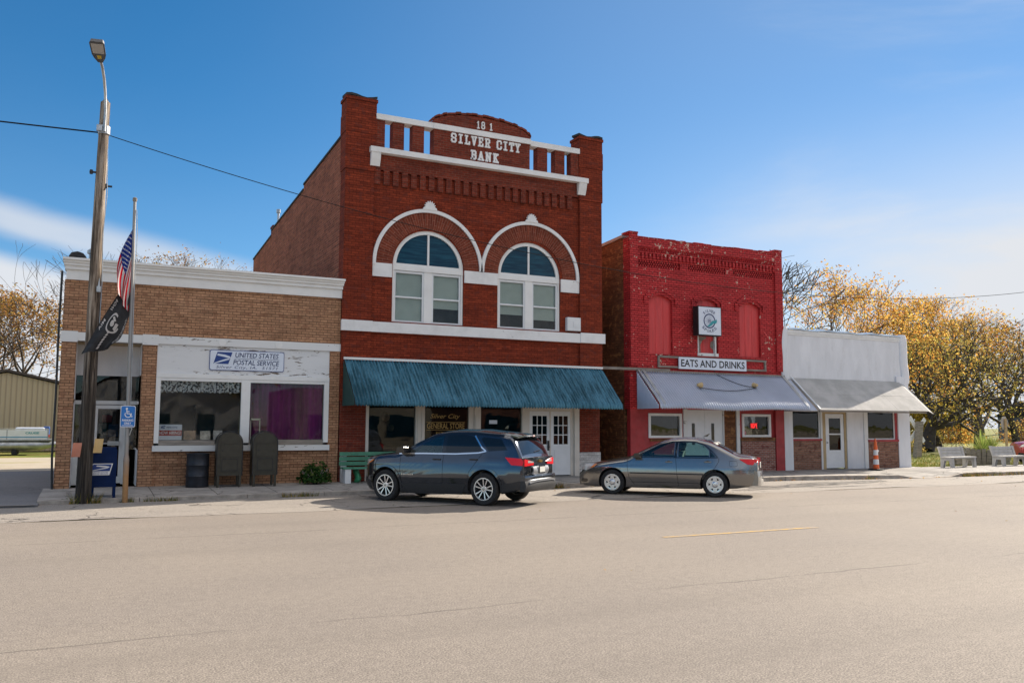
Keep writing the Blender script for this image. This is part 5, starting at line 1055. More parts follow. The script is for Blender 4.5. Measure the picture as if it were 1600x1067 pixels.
# concrete benches
def cbench():
    o = thing('concrete_bench', '', 'bench', (0, 0, 0), 0, 'concrete benches on the right pavement')
    # local: length along x, front is -y
    b_ = MB()
    def tilt(y, z): return y+.28*(z-.42)
    def board(z0, z1): b_.add([(x, tilt(y, z), z) for x in (-.80, .80) for z in (z0, z1) for y in (.20, .27)], [(0, 1, 3, 2), (4, 6, 7, 5), (0, 4, 5, 1), (2, 3, 7, 6), (0, 2, 6, 4), (1, 5, 7, 3)])
    board(.47, .585); board(.60, .715); board(.73, .855); b_.build('backrest', M['concrete'], o, True)
    MB().cbox(-.86, .86, -.30, .22, .40, .465, .015).build('seat', M['concrete'], o, True)
    for x in (-.84, .70):
        L = MB(); L.prism([(-.30, 0), (-.20, 0), (-.14, .30), (.06, .30), (.14, 0), (.25, 0), (.24, .42), (.385, .88), (.30, .88), (.20, .47), (.18, .399), (-.28, .399)], x, x+.14, 'x'); L.build('end_frame', M['concrete'], o, True)
    return o
b1 = cbench(); b1.location = (33.0, 24.35, .12); b1.rotation_euler.z = R(4); b1['label'] = 'grey concrete bench nearer the white shop'
b2 = copy_tree(b1); b2.location = (36.6, 24.5, .12); b2.rotation_euler.z = R(2); b2['label'] = 'grey concrete bench at the right edge beyond the planter'
# planter of upright staves with spiky plants
pt = thing('stave_planter', 'round planter of grey upright staves holding spiky plants behind the benches', 'planter', (38.4, 27.0, .1))
q = random.Random(8); s_ = MB(); cx, cy = 38.35, 27.2
for i in range(40):
    a = 2*math.pi*i/40; r_ = 1.35+q.uniform(-.03, .03); ca, sa = math.cos(a), math.sin(a); hw = .092; h_ = .78+q.uniform(-.05, .05)
    vs = []
    for z, k_ in ((.02, 0.93), (h_, 1.06)):
        for d_ in (0, .06):
            for s__ in (-hw, hw): vs.append((cx+(r_*k_-d_)*ca-s__*sa, cy+(r_*k_-d_)*sa+s__*ca, z))
    s_.add(vs, [(0, 1, 3, 2), (4, 6, 7, 5), (0, 4, 5, 1), (2, 3, 7, 6), (0, 2, 6, 4), (1, 5, 7, 3)])
s_.build('staves', M['grey_wood'], pt)
MB().lathe([(0, .62), (1.25, .62), (1.25, .60), (0, .60)], (cx, cy, 0), 'z', 24).build('soil', M['tar'], pt)
yl = leafmat('yucca_leaf', [(0, (.16, .24, .05)), (.5, (.33, .40, .10)), (1, (.50, .48, .17))], trans=.3)
for px_, py_, hh, nb, sd, lb in ((37.75, 26.6, 1.15, 130, 1, 'tall spiky yellow green plant at the left of the stave planter'), (38.9, 26.9, 1.0, 150, 2, 'wide spiky plant in the middle of the stave planter'), (39.4, 27.5, .9, 120, 3, 'low spiky plant at the right of the stave planter')):
    q = random.Random(sd); b_ = MB()
    for i in range(nb):
        a = q.random()*6.283; e_ = R(18+70*q.random()); L = hh*(.6+.5*q.random()); w_ = .028; ca, sa = math.cos(a), math.sin(a); pts = []
        for k_ in range(5):
            s__ = k_/4; d_ = L*s__*math.cos(e_)*(1+.25*s__); z = .60+L*s__*math.sin(e_)-.22*L*s__*s__*math.cos(e_); ww = w_*(1-s__)+.002; pts += [(px_+d_*ca-ww*sa, py_+d_*sa+ww*ca, z), (px_+d_*ca+ww*sa, py_+d_*sa-ww*ca, z)]
        b_.add(pts, [(2*k_, 2*k_+1, 2*k_+3, 2*k_+2) for k_ in range(4)])
    tag(b_.build('spiky_plant', yl), lb, 'plant')
# railway crossbuck on a leaning post
cbk = thing('crossbuck', 'white crossed boards on a weathered wooden post beside the white shop', 'sign', (44.8, 35.6, .0))
t_ = MB().add([(44.45, 35.5, -.05), (44.85, 35.5, -.05), (44.85, 35.8, -.05), (44.45, 35.8, -.05), (44.85, 35.5, 2.15), (45.18, 35.5, 2.15), (45.18, 35.8, 2.15), (44.85, 35.8, 2.15)], [(0, 3, 2, 1), (4, 5, 6, 7), (0, 1, 5, 4), (1, 2, 6, 5), (2, 3, 7, 6), (3, 0, 4, 7)]); t_.build('post', M['grey_wood'], cbk)
for a, dy in ((43, 0), (-52, .045)):
    ca, sa = math.cos(R(a)), math.sin(R(a)); L, hw = .95, .13; cx, cz = 45.08, 1.66
    MB().prism([(cx+i*L*ca-j*hw*sa, cz+i*L*sa+j*hw*ca) for i, j in ((-1, -1), (1, -1), (1, 1), (-1, 1))], 35.85+dy, 35.885+dy).build('crossbuck_board', M['white_peel'], cbk)
# back of an octagonal sign
ss = thing('stop_sign', 'back of a pale octagonal road sign on a wooden post at the far right', 'sign', (46.0, 30.9, 0))
sx, sy = 46.0, 30.9
MB().prism([(sx+.40*math.cos(R(22.5+45*i))*.78, 2.05+.40*math.sin(R(22.5+45*i))) for i in range(8)], sy+.06, sy+.075).build('octagon_plate', pmat('sign_back', (.42, .40, .37), .5, .4), ss)
MB().box(sx-.03, sx+.10, sy-.03, sy+.055, 0, 2.3).build('post', M['tan_wood'], ss)
# ------------------------------------------------------------------ cars
def smooth_fn(pts, w):
    xs = np.array([p[0] for p in pts]); ys = np.array([p[1] for p in pts]); o = np.argsort(xs); xs, ys = xs[o], ys[o]
    gx = np.linspace(xs[0]-.5, xs[-1]+.5, 3000); gy = np.interp(gx, xs, ys); st = gx[1]-gx[0]; k = max(1, int(w/st)); ker = np.hanning(2*k+3); ker /= ker.sum()
    gy2 = np.convolve(np.pad(gy, k+1, mode='edge'), ker, 'valid')
    return lambda x: float(np.interp(x, gx, gy2))
class Car:
    def __init__(s, spec):
        s.sp = spec; s.zt = smooth_fn(spec['top'], .10); s.W = smooth_fn(spec['plan'], .12); s.P = smooth_fn(spec['prof'], .05); s.zb = smooth_fn(spec['bottom'], .08)
        s.rc = smooth_fn(spec['corner'], .1); s.cr = smooth_fn(spec['crown'], .1)
    def ys(s, x, z):
        y = s.W(x)*s.P(z)
        for (za, zd, amp) in s.sp.get('crease', []): y += amp*math.exp(-((z-za-zd*x)/.035)**2)*(1 if abs(x) < 1.95 else 0)
        return y
    def section(s, x, shrink=0.):
        zt, zb, r, cr = s.zt(x), s.zb(x), s.rc(x), s.cr(x)
        r = min(r, (zt-zb)*.3); zs = zt-cr-r; pts = [(0., zb)]
        y0 = s.ys(x, zb+.06); pts += [(y0*.5, zb), (y0-.07, zb), (y0-.02, zb+.02)]
        n = 18
        for i in range(n+1): z = zb+.06+(zs-zb-.06)*i/n; pts.append((s.ys(x, z), z))
        for i in range(1, 6):
            a = math.pi/2*i/5; z = zs+r*math.sin(a); pts.append((s.ys(x, z)-r*(1-math.cos(a)), z))
        y1 = pts[-1][0]; zz = pts[-1][1]
        for i in range(1, 7): k = 1-i/6; pts.append((y1*k, zz+cr*(1-k*k)))
        if shrink: zc = (zt+zb)/2; pts = [(p[0]*(1-shrink), zc+(p[1]-zc)*(1-shrink*.7)) for p in pts]
        return pts
    def y1(s, x): p = s.section(x); return p[-7]
    def body(s, mats, root):
        xf, xr = s.sp['x']; N = 110; st = []
        for i in range(N+1): st.append((xf+(xr-xf)*i/N, 0.))
        st = [(xf+.035, .07), (xf+.028, .035), (xf+.012, .01)]+st+[(xr-.012, .01), (xr-.028, .03), (xr-.036, .06)]
        secs = [s.section(min(xf, max(xr, x)), sh) for x, sh in st]; n = len(secs[0]); mb = MB(); ring = 2*n-2
        for (x, _), sec in zip(st, secs):
            for y, z in sec: mb.v.append((x, y, z))
            for y, z in sec[-2:0:-1]: mb.v.append((x, -y, z))
        for i in range(len(st)-1):
            for j in range(ring): mb.f.append((i*ring+j, i*ring+(j+1) % ring, (i+1)*ring+(j+1) % ring, (i+1)*ring+j)); mb.mi.append(0)
        mb.f.append(tuple(range(ring-1, -1, -1))); mb.mi.append(0); mb.f.append(tuple((len(st)-1)*ring+j for j in range(ring))); mb.mi.append(0)
        o = mb.build('body', mats, root, True)
        cut = []
        c = MB(); R_ = s.sp['arch']
        for ax_ in s.sp['axles']:
            for sd in (1, -1): c.lathe([(R_, .50*sd), (R_, 1.3*sd)], (ax_, 0, s.sp['tyre_r']+.01), 'y', 40, 1)
        cut.append(c.build('cut', mats, root, True))
        cab = s.sp['cabin']; c = MB()
        c.prism(cab, -s.sp['cab_w'], s.sp['cab_w'], 'y', 1)
        cut.append(c.build('cut', mats, root, True))
        for poly in s.sp['open']:
            c = MB(); c.prism(poly, -1.3, 1.3, 'y', 1); cut.append(c.build('cut', mats, root, True))
        for poly, hw in s.sp.get('open_x', []):
            c = MB(); c.prism(poly, -hw, hw, 'y', 1); cut.append(c.build('cut', mats, root, True))
        boolean(o, cut); smooth_angle(o.data, 32); return o
    def panel(s, name, poly, off, th, mat, parent, sides=(1, -1), nx=26, nz=6):
        xs = sorted(p[0] for p in poly); x0, x1 = xs[0]+1e-4, xs[-1]-1e-4
        def span(x):
            zz = []
            for a, b in zip(poly, poly[1:]+poly[:1]):
                if (a[0]-x)*(b[0]-x) <= 0 and a[0] != b[0]: zz.append(a[1]+(b[1]-a[1])*(x-a[0])/(b[0]-a[0]))
            return min(zz), max(zz)
        out = []
        for sd in sides:
            mb = MB()
            def fn(u, v):
                x = x0+(x1-x0)*u; a, b = span(x); z = a+(b-a)*v; return (x, sd*(s.ys(x, z)+off), z)
            mb.slab(fn, nx, nz, (0, -sd*th, 0)); out.append(mb.build(name, mat, parent, True, 40))
        return out
    def strip(s, name, pts, w, off, th, mat, parent, sides=(1, -1), n=8):
        """narrow strip following a polyline in side view"""
        for sd in sides:
            mb = MB(); P = [Vector(p) for p in pts]; D = []
            for a, b in zip(P, P[1:]): D += [a.lerp(b, i/n) for i in range(n)]
            D.append(P[-1]); vs = []
            for i, p in enumerate(D):
                d = (D[min(i+1, len(D)-1)]-D[max(i-1, 0)]).normalized(); nn = Vector((-d.y, d.x))*w/2
                for q_ in (p+nn, p-nn):
                    y = s.ys(q_.x, q_.y); vs += [(q_.x, sd*(y+off), q_.y), (q_.x, sd*(y+off-th), q_.y)]
            fs = [(0, 1, 3, 2)]
            for i in range(len(D)-1):
                a = i*4; b = a+4; fs += [(a, a+2, b+2, b), (a+1, b+1, b+3, a+3), (a, b, b+1, a+1), (a+2, a+3, b+3, b+2)]
            k = (len(D)-1)*4; fs.append((k, k+2, k+3, k+1)); mb.add(vs, fs); mb.build(name, mat, parent, True, 40)
    def top_panel(s, name, xa, xb, inset, off, th, mat, parent):
        def fn(u, v):
            x = xa+(xb-xa)*u; sec = s.section(x); y1, z1 = sec[-7]; yy = y1-inset; t_ = 2*v-1; y = yy*t_; cr = s.cr(x)
            e = .01; sl = (s.zt(x+e)-s.zt(x-e))/(2*e); nl = math.hypot(1, sl)
            z = z1+cr*(1-(y/y1)**2); return (x-sl/nl*off, y, z+off/nl)
        e = .01; xm = (xa+xb)/2; sl = (s.zt(xm+e)-s.zt(xm-e))/(2*e); nl = math.hypot(1, sl)
        mb = MB().slab(fn, 12, 14, (sl/nl*th, 0, -th/nl)); return mb.build(name, mat, parent, True, 40)
def wheel(root, x, sd, track, r, w, rim_r, kind, mats):
    y = sd*track; prof = [(rim_r-.01, -w/2+.01), (rim_r+.01, -w/2), (r-.03, -w/2), (r-.008, -w/2+.02), (r, -w/2+.05), (r, w/2-.05), (r-.008, w/2-.02), (r-.03, w/2), (rim_r+.01, w/2), (rim_r-.01, w/2-.01)]
    t_ = MB().lathe(prof+[prof[0]], (x, y, r), 'y', 40, caps=False).build('wheel', mats['rubber'], root, True, 40)
    rm = MB(); yo = sd*(w/2)
    def P(a, rr, d): return (x+rr*math.cos(a), y+yo*1.0+sd*d, r+rr*math.sin(a))
    rm.lathe([(rim_r-.012, 0), (rim_r+.004, 0), (rim_r+.004, sd*.012), (rim_r-.018, sd*.012), (rim_r-.03, -sd*.03), (rim_r-.012, -sd*.03)], (x, y+yo-sd*.006, r), 'y', 40, caps=False)
    def bar(a, w0, w1, r0, r1, d0, d1, th=.02):
        ca, sa = math.cos(a), math.sin(a); vs = []
        for rr, ww, d in ((r0, w0, d0), (r1, w1, d1)):
            for k_ in (-1, 1):
                for dd in (0, -th): vs.append((x+rr*ca-k_*ww*sa, y+yo+sd*(d+dd), r+rr*sa+k_*ww*ca))
        rm.add(vs, [(0, 1, 3, 2), (4, 6, 7, 5), (0, 4, 5, 1), (2, 3, 7, 6), (0, 2, 6, 4), (1, 5, 7, 3)])
    if kind == 'split':
        for i in range(5):
            a = 2*math.pi*i/5+.5
            for s_ in (-.20, .20): bar(a+s_*1.25, .011, .014, .05, rim_r-.015, -.014, -.004)
        rm.lathe([(0, sd*.0), (.06, sd*.0), (.075, -sd*.02), (.075, -sd*.04)], (x, y+yo-sd*.004, r), 'y', 20, caps=False)
    else:
        for i in range(6):
            a = 2*math.pi*i/6+math.pi/6*0+.52; bar(a, .062, .036, .06, rim_r-.012, -.004, -.002)
        rm.lathe([(0, sd*.010), (.05, sd*.008), (.062, -sd*.002), (.095, -sd*.006), (.10, -sd*.03)], (x, y+yo, r), 'y', 24, caps=False)
        rm.lathe([(rim_r-.045, -sd*.004), (rim_r-.012, -sd*.002), (rim_r-.012, -sd*.02), (rim_r-.045, -sd*.02)], (x, y+yo, r), 'y', 40, caps=False)
    rm.build1('rim', mats['alloy'], t_, True, 35)
    MB().lathe([(rim_r-.02, -sd*.055), (.03, -sd*.055), (.03, -sd*.07), (rim_r-.02, -sd*.07)], (x, y+yo, r), 'y', 28).build('brake_disc', mats['disc'], t_, True)
    cp = MB().lathe([(0, sd*.008), (.028, sd*.006), (.03, -sd*.004)], (x, y+yo, r), 'y', 16).build('hub_cap', mats['cap'], t_, True, 40)
def paint(name, col, metal=.55, rough=.28):
    t = NT(name); g = t.noise(t.coord('Object'), 900, 1); c = t.mix(t.ramp(g, .4, .7), mul(col, .85), mul(col, 1.25)); t.bsdf(c, rough, metal, None, 1.0); return t.m
CM = {'rubber': pmat('tyre_rubber', (.018, .018, .019), .8, 0, .2, 20), 'alloy': plain('alloy', (.62, .64, .68), .22, .9), 'disc': plain('brake_dark', (.03, .03, .032), .5, .5), 'cap': plain('hub', (.35, .33, .30), .3, .8),
      'cladding': pmat('black_cladding', (.022, .022, .024), .55, 0, .1, 20), 'trim': plain('gloss_black', (.008, .008, .009), .12, 0, .6), 'chrome': M['chrome'], 'seam': plain('seam', (.006, .006, .007), .7),
      'red': plain('lamp_red', (.72, .012, .018), .25, 0, .25, .3), 'clear': plain('lamp_clear', (.55, .52, .50), .12, .2, 1.), 'amber': plain('lamp_amber', (.70, .20, .02), .15, 0, 1.), 'silver': plain('skid_silver', (.45, .46, .48), .35, .7),
      'seat': pmat('seat_cloth', (.36, .34, .31), .85, 0, .1), 'dark_seat': pmat('dark_seat_cloth', (.03, .03, .032), .8, 0, .1), 'inside': pmat('car_interior', (.05, .05, .052), .8, 0, .1), 'plate': plain('plate', (.62, .62, .58), .5)}
CM['tint'] = glass('tinted_car_glass', (.06, .075, .085), 1.1); CM['clearglass'] = glass('clear_car_glass', (.74, .86, .84), .7)
t = NT('privacy_glass'); t.bsdf((.006, .008, .010), .03, 0, None, .0, .6); CM['privacy'] = t.m
def seats(root, rows, m, wid=.46):
    for x, ys_ in rows:
        for y in ys_:
            b = MB(); sh = lambda z: x-.22*(z-.55)
            b.prism([(sh(.55)+.07, .52), (sh(1.12)+.05, 1.10), (sh(1.12)-.06, 1.10), (sh(.55)-.08, .52)], y-wid/2, y+wid/2).prism([(x+.5, .45), (x+.52, .58), (x, .55), (x, .42)], y-wid/2, y+wid/2)
            b.lathe([(.0, -.13), (.07, -.12), (.10, -.05), (.10, .05), (.07, .12), (0, .13)], (sh(1.24)-.0, y, 1.26 if wid > .3 else 1.2), 'y', 14); b.build('seat', m, root, True, 40)
def steer(root, x, y, z, m):
    pts = [(x-.07*math.cos(a), y+.18*math.sin(a), z+.17*math.cos(a)) for a in [2*math.pi*i/20 for i in range(20)]]; MB().tube(pts, .016, 6, closed=True).build('steering_wheel', m, root, True)

# ---- dark crossover
suv = Car(dict(x=(2.15, -2.30), axles=(1.355, -1.37), tyre_r=.362, arch=.425,
    top=[(2.31, .82), (2.20, .97), (2.05, 1.05), (1.6, 1.11), (1.2, 1.14), (1.02, 1.155), (.92, 1.19), (.5, 1.42), (.15, 1.585), (-.1, 1.645), (-.5, 1.68), (-1.1, 1.675), (-1.7, 1.615), (-1.98, 1.55), (-2.07, 1.47), (-2.22, 1.22), (-2.27, 1.10), (-2.31, 1.04), (-2.36, 1.00)],
    bottom=[(2.3, .36), (2.1, .26), (1.9, .22), (1, .20), (-1, .22), (-1.8, .26), (-2.1, .33), (-2.4, .42)],
    plan=[(2.30, .40), (2.15, .55), (2.05, .68), (1.92, .79), (1.7, .885), (1.2, .92), (0, .925), (-1.4, .925), (-1.9, .90), (-2.2, .855), (-2.36, .80)],
    prof=[(.15, .90), (.28, .945), (.42, .972), (.55, .992), (.66, 1.0), (.72, 1.0), (.80, .994), (.90, .978), (1.0, .96), (1.08, .942), (1.14, .925), (1.30, .885), (1.5, .80), (1.62, .74), (1.75, .68)],
    corner=[(2.3, .10), (1.0, .10), (.4, .07), (-2.0, .075), (-2.3, .06)], crown=[(2.3, .06), (1.2, .05), (.6, .07), (-.5, .045), (-2.0, .04), (-2.3, .05)], crease=[(.60, -.012, .012), (.93, -.03, .010)],
    cabin=[(.75, .55), (.70, 1.12), (.10, 1.48), (-.3, 1.54), (-1.6, 1.53), (-1.95, 1.45), (-2.0, 1.1), (-2.0, .55)], cab_w=.57, open_x=[([(.16, 1.30), (.16, 1.75), (.84, 1.75), (.84, 1.20), (.68, 1.10)], .54)],
    open=[[(.66, 1.145), (.60, 1.19), (-.02, 1.47), (-.20, 1.50), (-.20, 1.145)]]))
def make_suv(name, label, cat, loc, ang, pm, detail=True):
    s = suv; root = thing(name, label, cat, loc, ang); root.scale = (.985, 1, 1.03); m = CM
    s.body([pm, m['inside']], root)
    for nm, poly, gm in (('side_glass', [(.74, 1.135), (.60, 1.20), (-.03, 1.492), (-.22, 1.525), (-.22, 1.135)], m['clearglass']),
                         ('side_glass', [(-.32, 1.138), (-.32, 1.535), (-.75, 1.545), (-1.02, 1.52), (-1.30, 1.185)], m['privacy']), ('quarter_glass', [(-1.22, 1.46), (-1.30, 1.50), (-1.75, 1.46), (-1.93, 1.22), (-1.46, 1.19)], m['privacy'])):
        s.panel(nm, poly, .002, .006, gm, root)
    s.panel('pillar_trim', [(-.22, 1.13), (-.22, 1.53), (-.32, 1.54), (-.32, 1.13)], .003, .01, m['trim'], root, nx=3)
    s.panel('pillar_trim', [(.98, 1.10), (.86, 1.16), (.74, 1.19), (.72, 1.12)], .003, .01, m['trim'], root, nx=6)
    s.strip('chrome_trim', [(.98, 1.10), (.3, 1.115), (-.6, 1.118), (-1.2, 1.15), (-1.40, 1.19), (-1.28, 1.27), (-1.05, 1.53)], .028, .009, .012, m['chrome'], root)
    s.strip('roof_trim', [(.72, 1.20), (.40, 1.37), (.0, 1.52), (-.4, 1.572), (-1.2, 1.572), (-1.8, 1.53)], .05, .003, .01, m['trim'], root)
    s.top_panel('windshield', .88, .12, .05, .004, .008, m['clearglass'], root)
    s.top_panel('rear_glass', -2.05, -2.255, .06, .005, .008, m['privacy'], root)
    for nm, pts in (('door_seam', [(.93, 1.09), (.93, .75), (.88, .43)]), ('door_seam', [(-.27, 1.12), (-.27, .43)]), ('door_seam', [(-1.30, 1.13), (-1.12, .90), (-.98, .72), (-.93, .5)])): s.strip(nm, pts, .008, .0015, .004, m['seam'], root)
    s.panel('sill_cladding', [(.90, .20), (.91, .44), (-.92, .46), (-.91, .22)], .012, .02, m['cladding'], root, nx=12)
    s.panel('rear_cladding', [(-1.82, .30), (-1.79, .46), (-2.30, .56), (-2.335, .40)], .014, .02, m['cladding'], root, nx=10)
    s.panel('front_cladding', [(1.80, .26), (1.79, .42), (2.25, .55), (2.27, .40)], .012, .02, m['cladding'], root, nx=10)
    for a in s.sp['axles']:
        for sd in (1, -1):
            n = 30; mb = MB(); vs = []
            for i in range(n+1):
                t_ = R(-8+196*i/n)
                for rr in (.420, .475):
                    x = a+rr*math.cos(t_); z = .372+rr*math.sin(t_); y = s.ys(x, max(z, .24)); vs += [(x, sd*(y+.014), z), (x, sd*(y-.03), z)]
            fs = []
            for i in range(n): b = i*4; c = b+4; fs += [(b, b+2, c+2, c), (b+1, c+1, c+3, b+3), (b, c, c+1, b+1), (b+2, b+3, c+3, c+2)]
            mb.add(vs, fs+[(0, 1, 3, 2), (n*4, n*4+2, n*4+3, n*4+1)]); mb.build('arch_trim', pm, root, True, 40)
            wheel(root, a, sd, .80, .362, .225, .245, 'split', m)
    for x, z in ((-.10, .99), (-1.10, 1.005)):
        for sd in (1, -1):
            y = s.ys(x, z); MB().cbox(x-.11, x+.11, sd*y-.004 if sd > 0 else sd*y-.03, sd*y+.03 if sd > 0 else sd*y+.004, z-.016, z+.016, .01).build('door_handle', m['trim'], root, True)
    for sd in (1, -1):
        y = s.ys(.75, 1.14); MB().prism([(.92, 1.11), (.90, 1.24), (.72, 1.28), (.68, 1.13)], sd*(y+.03), sd*(y+.25)).prism([(.85, 1.10), (.85, 1.15), (.75, 1.15), (.75, 1.10)], sd*(y-.03), sd*(y+.03)).build('mirror', m['trim'], root, True)
    # lamps
    s.panel('tail_lamp', [(-1.90, 1.065), (-2.06, .90), (-2.33, .885), (-2.34, .98), (-2.295, 1.03), (-2.24, 1.045)], .016, .03, m['red'], root, nx=16)
    for sd in (1, -1):
        def fn(u, v): y = .80-.42*u; zl, zh = .875+.02*u, 1.03-.045*u-.03*u*u; return (-2.352-.036*(1-(abs(y)/.82)**2)-.018, sd*y, zl+(zh-zl)*v)
        MB().slab(fn, 8, 4, (.05, 0, 0)).build('tail_lamp', m['red'], root, True, 40)
        MB().slab(lambda u, v: (-2.352-.036*(1-(abs(.66-.26*u)/.82)**2)-.022, sd*(.66-.26*u), .945+.05*v*(1-.5*u)), 6, 2, (.01, 0, 0)).build('reverse_lamp', m['clear'], root, True)
        MB().slab(lambda u, v: (-2.395+.10*abs(.80-.28*u)**6, sd*(.80-.28*u), .535+.04*v), 6, 1, (.03, 0, 0)).build('reflector', m['red'], root, True)
        s.panel('head_lamp', [(2.20, .80), (2.10, .94), (1.92, .955), (1.72, .95), (1.95, .84)], .010, .02, m['clear'], root, (sd,), 12)
        s.panel('turn_lamp', [(1.93, .88), (1.80, .945), (1.72, .95), (1.88, .86)], .016, .02, m['amber'], root, (sd,), 6)
    # hatch and rear bumper
    def bul(y): return .036*(1-(abs(y)/.84)**2)
    MB().slab(lambda u, v: (-2.345-bul(-.80+1.6*u)*(.4+.6*math.sin(math.pi*min(1, v*.8+.1))), -.80+1.6*u, .66+.40*v), 20, 8, (.06, 0, 0)).build('hatch', pm, root, True, 40)
    MB().slab(lambda u, v: (-2.385-.02*math.sin(v*3.1)-.06*(1-(abs(-.84+1.68*u)/.84)**4), -.84+1.68*u, .56+.11*v), 20, 3, (.12, 0, 0)).build('bumper', pm, root, True, 40)
    MB().slab(lambda u, v: (-2.385-.035*math.sin(v*2.6+.3)-.06*(1-(abs(-.84+1.68*u)/.84)**4), -.84+1.68*u, .33+.23*v), 20, 4, (.14, 0, 0)).build('lower_bumper', m['cladding'], root, True, 40)
    MB().slab(lambda u, v: (-2.43-.06*(1-(abs(-.70+1.40*u)/.84)**4), -.70+1.40*u, .535+.035*v-.03*abs(-1+2*u)**4), 16, 2, (.03, 0, 0)).build('skid_trim', m['silver'], root, True, 40)
    MB().slab(lambda u, v: (-2.398-.03*math.sin(math.pi*v), -.42+.84*u, .70+.16*v-.07*(1-abs(-1+2*u)**2.5)*(1-v)), 14, 3, (.03, 0, 0)).build('plate_recess', m['silver'], root, True, 40)
    MB().box(-2.445, -2.43, -.16, .16, .715, .87).build('plate_frame', m['trim'], root, True); MB().box(-2.45, -2.446, -.145, .145, .73, .85).build('licence_plate', m['plate'], root, True)
    MB().prism([(y_, z_) for y_, z_ in ((-.10, .955), (-.09, .985), (-.03, .985), (-.03, 1.0), (.04, 1.0), (.04, .985), (.10, .985), (.09, .955), (.03, .955), (.03, .94), (-.04, .94), (-.04, .955))], -2.41, -2.375, 'x').build('bow_tie_emblem', plain('emblem_gold', (.55, .33, .10), .25, .8), root, True)
    MB().slab(lambda u, v: (-1.93-.19*v-.03*(1-(abs(-.62+1.24*u)/.62)**2), -.62-.03*v+(1.24+.06*v)*u, 1.592-.04*v-.04*(abs(-1+2*u)**2)), 14, 4, (0, 0, -.035)).build('spoiler', pm, root, True, 40)
    MB().prism([(-1.45, 1.685), (-1.55, 1.685), (-1.56, 1.76), (-1.535, 1.76)], -.015, .015).build('roof_antenna', m['trim'], root, True)
    MB().tube([(-2.25, .05, 1.17), (-2.24, -.28, 1.20)], .012, 6).build('rear_wiper', m['trim'], root, True)
    for sd in (1, -1):
        y = s.ys(.7, .60)+.012; l = MB(); put_text(l, 'EQUINOX', lambda u, v: (.86-.34*u if sd > 0 else .52+.34*u, sd*(y+.004), .615+.032*v), bold=.02, spacing=1.3); l.build('side_badge', m['chrome'], root, True)
    l = MB(); put_text(l, 'LT AWD', lambda u, v: (-2.39, .60-.24*u, .70+.035*v), bold=.02); l.build('rear_badge', m['chrome'], root, True)
    if detail: seats(root, [(-.15, (-.37, .37)), (-1.05, (-.37, .37))], m['seat']); steer(root, .42, .37, 1.06, m['dark_seat'])
    return root
make_suv('parked_crossover', 'dark blue grey crossover parked nose in to the kerb before the bank', 'car', (7.97, 19.50, .004), math.atan2(2.15, -1.66), paint('dark_blue_paint', (.055, .066, .084), .85, .15))
# ---- grey saloon
sedan = Car(dict(x=(2.20, -2.30), axles=(1.30, -1.30), tyre_r=.315, arch=.365,
    top=[(2.24, .50), (2.2, .60), (2.12, .70), (1.95, .77), (1.6, .855), (1.2, .925), (1.0, .955), (.88, .985), (.4, 1.235), (.05, 1.39), (-.15, 1.445), (-.5, 1.485), (-.85, 1.475), (-1.15, 1.41), (-1.45, 1.27), (-1.75, 1.105), (-1.88, 1.055), (-2.05, 1.04), (-2.2, 1.02), (-2.27, .97), (-2.34, .88)],
    bottom=[(2.3, .26), (2.1, .20), (1.0, .18), (-1, .19), (-1.8, .22), (-2.1, .27), (-2.4, .33)],
    plan=[(2.25, .56), (2.15, .66), (1.95, .76), (1.6, .825), (1.2, .845), (0, .85), (-1.3, .85), (-1.8, .83), (-2.1, .79), (-2.33, .70)],
    prof=[(.1, .90), (.22, .95), (.34, .972), (.48, .994), (.55, 1.0), (.60, 1.0), (.70, .988), (.80, .970), (.88, .952), (.95, .932), (1.1, .885), (1.3, .785), (1.42, .72), (1.55, .64)],
    corner=[(2.2, .08), (1.0, .09), (.4, .065), (-1.0, .075), (-1.8, .07), (-2.3, .06)], crown=[(2.2, .05), (1.2, .06), (.6, .06), (-.5, .045), (-1.5, .05), (-2.3, .035)], crease=[(.70, -.0, .006)],
    cabin=[(.72, .5), (.68, .95), (.10, 1.26), (-.25, 1.35), (-.95, 1.34), (-1.3, 1.20), (-1.55, .99), (-1.55, .5)], cab_w=.55, open_x=[([(.13, 1.15), (.13, 1.55), (.79, 1.55), (.79, 1.0), (.66, .93)], .50), ([(-1.17, 1.12), (-1.17, 1.55), (-1.68, 1.55), (-1.68, 1.06), (-1.5, .98)], .46)],
    open=[[(.64, .985), (.06, 1.275), (-.24, 1.345), (-.30, 1.345), (-.28, .985)], [(-.40, .985), (-.41, 1.35), (-.80, 1.345), (-1.02, 1.28), (-1.16, 1.15), (-1.16, .99)], [(-1.20, .992), (-1.20, 1.12), (-1.33, .998)]]))
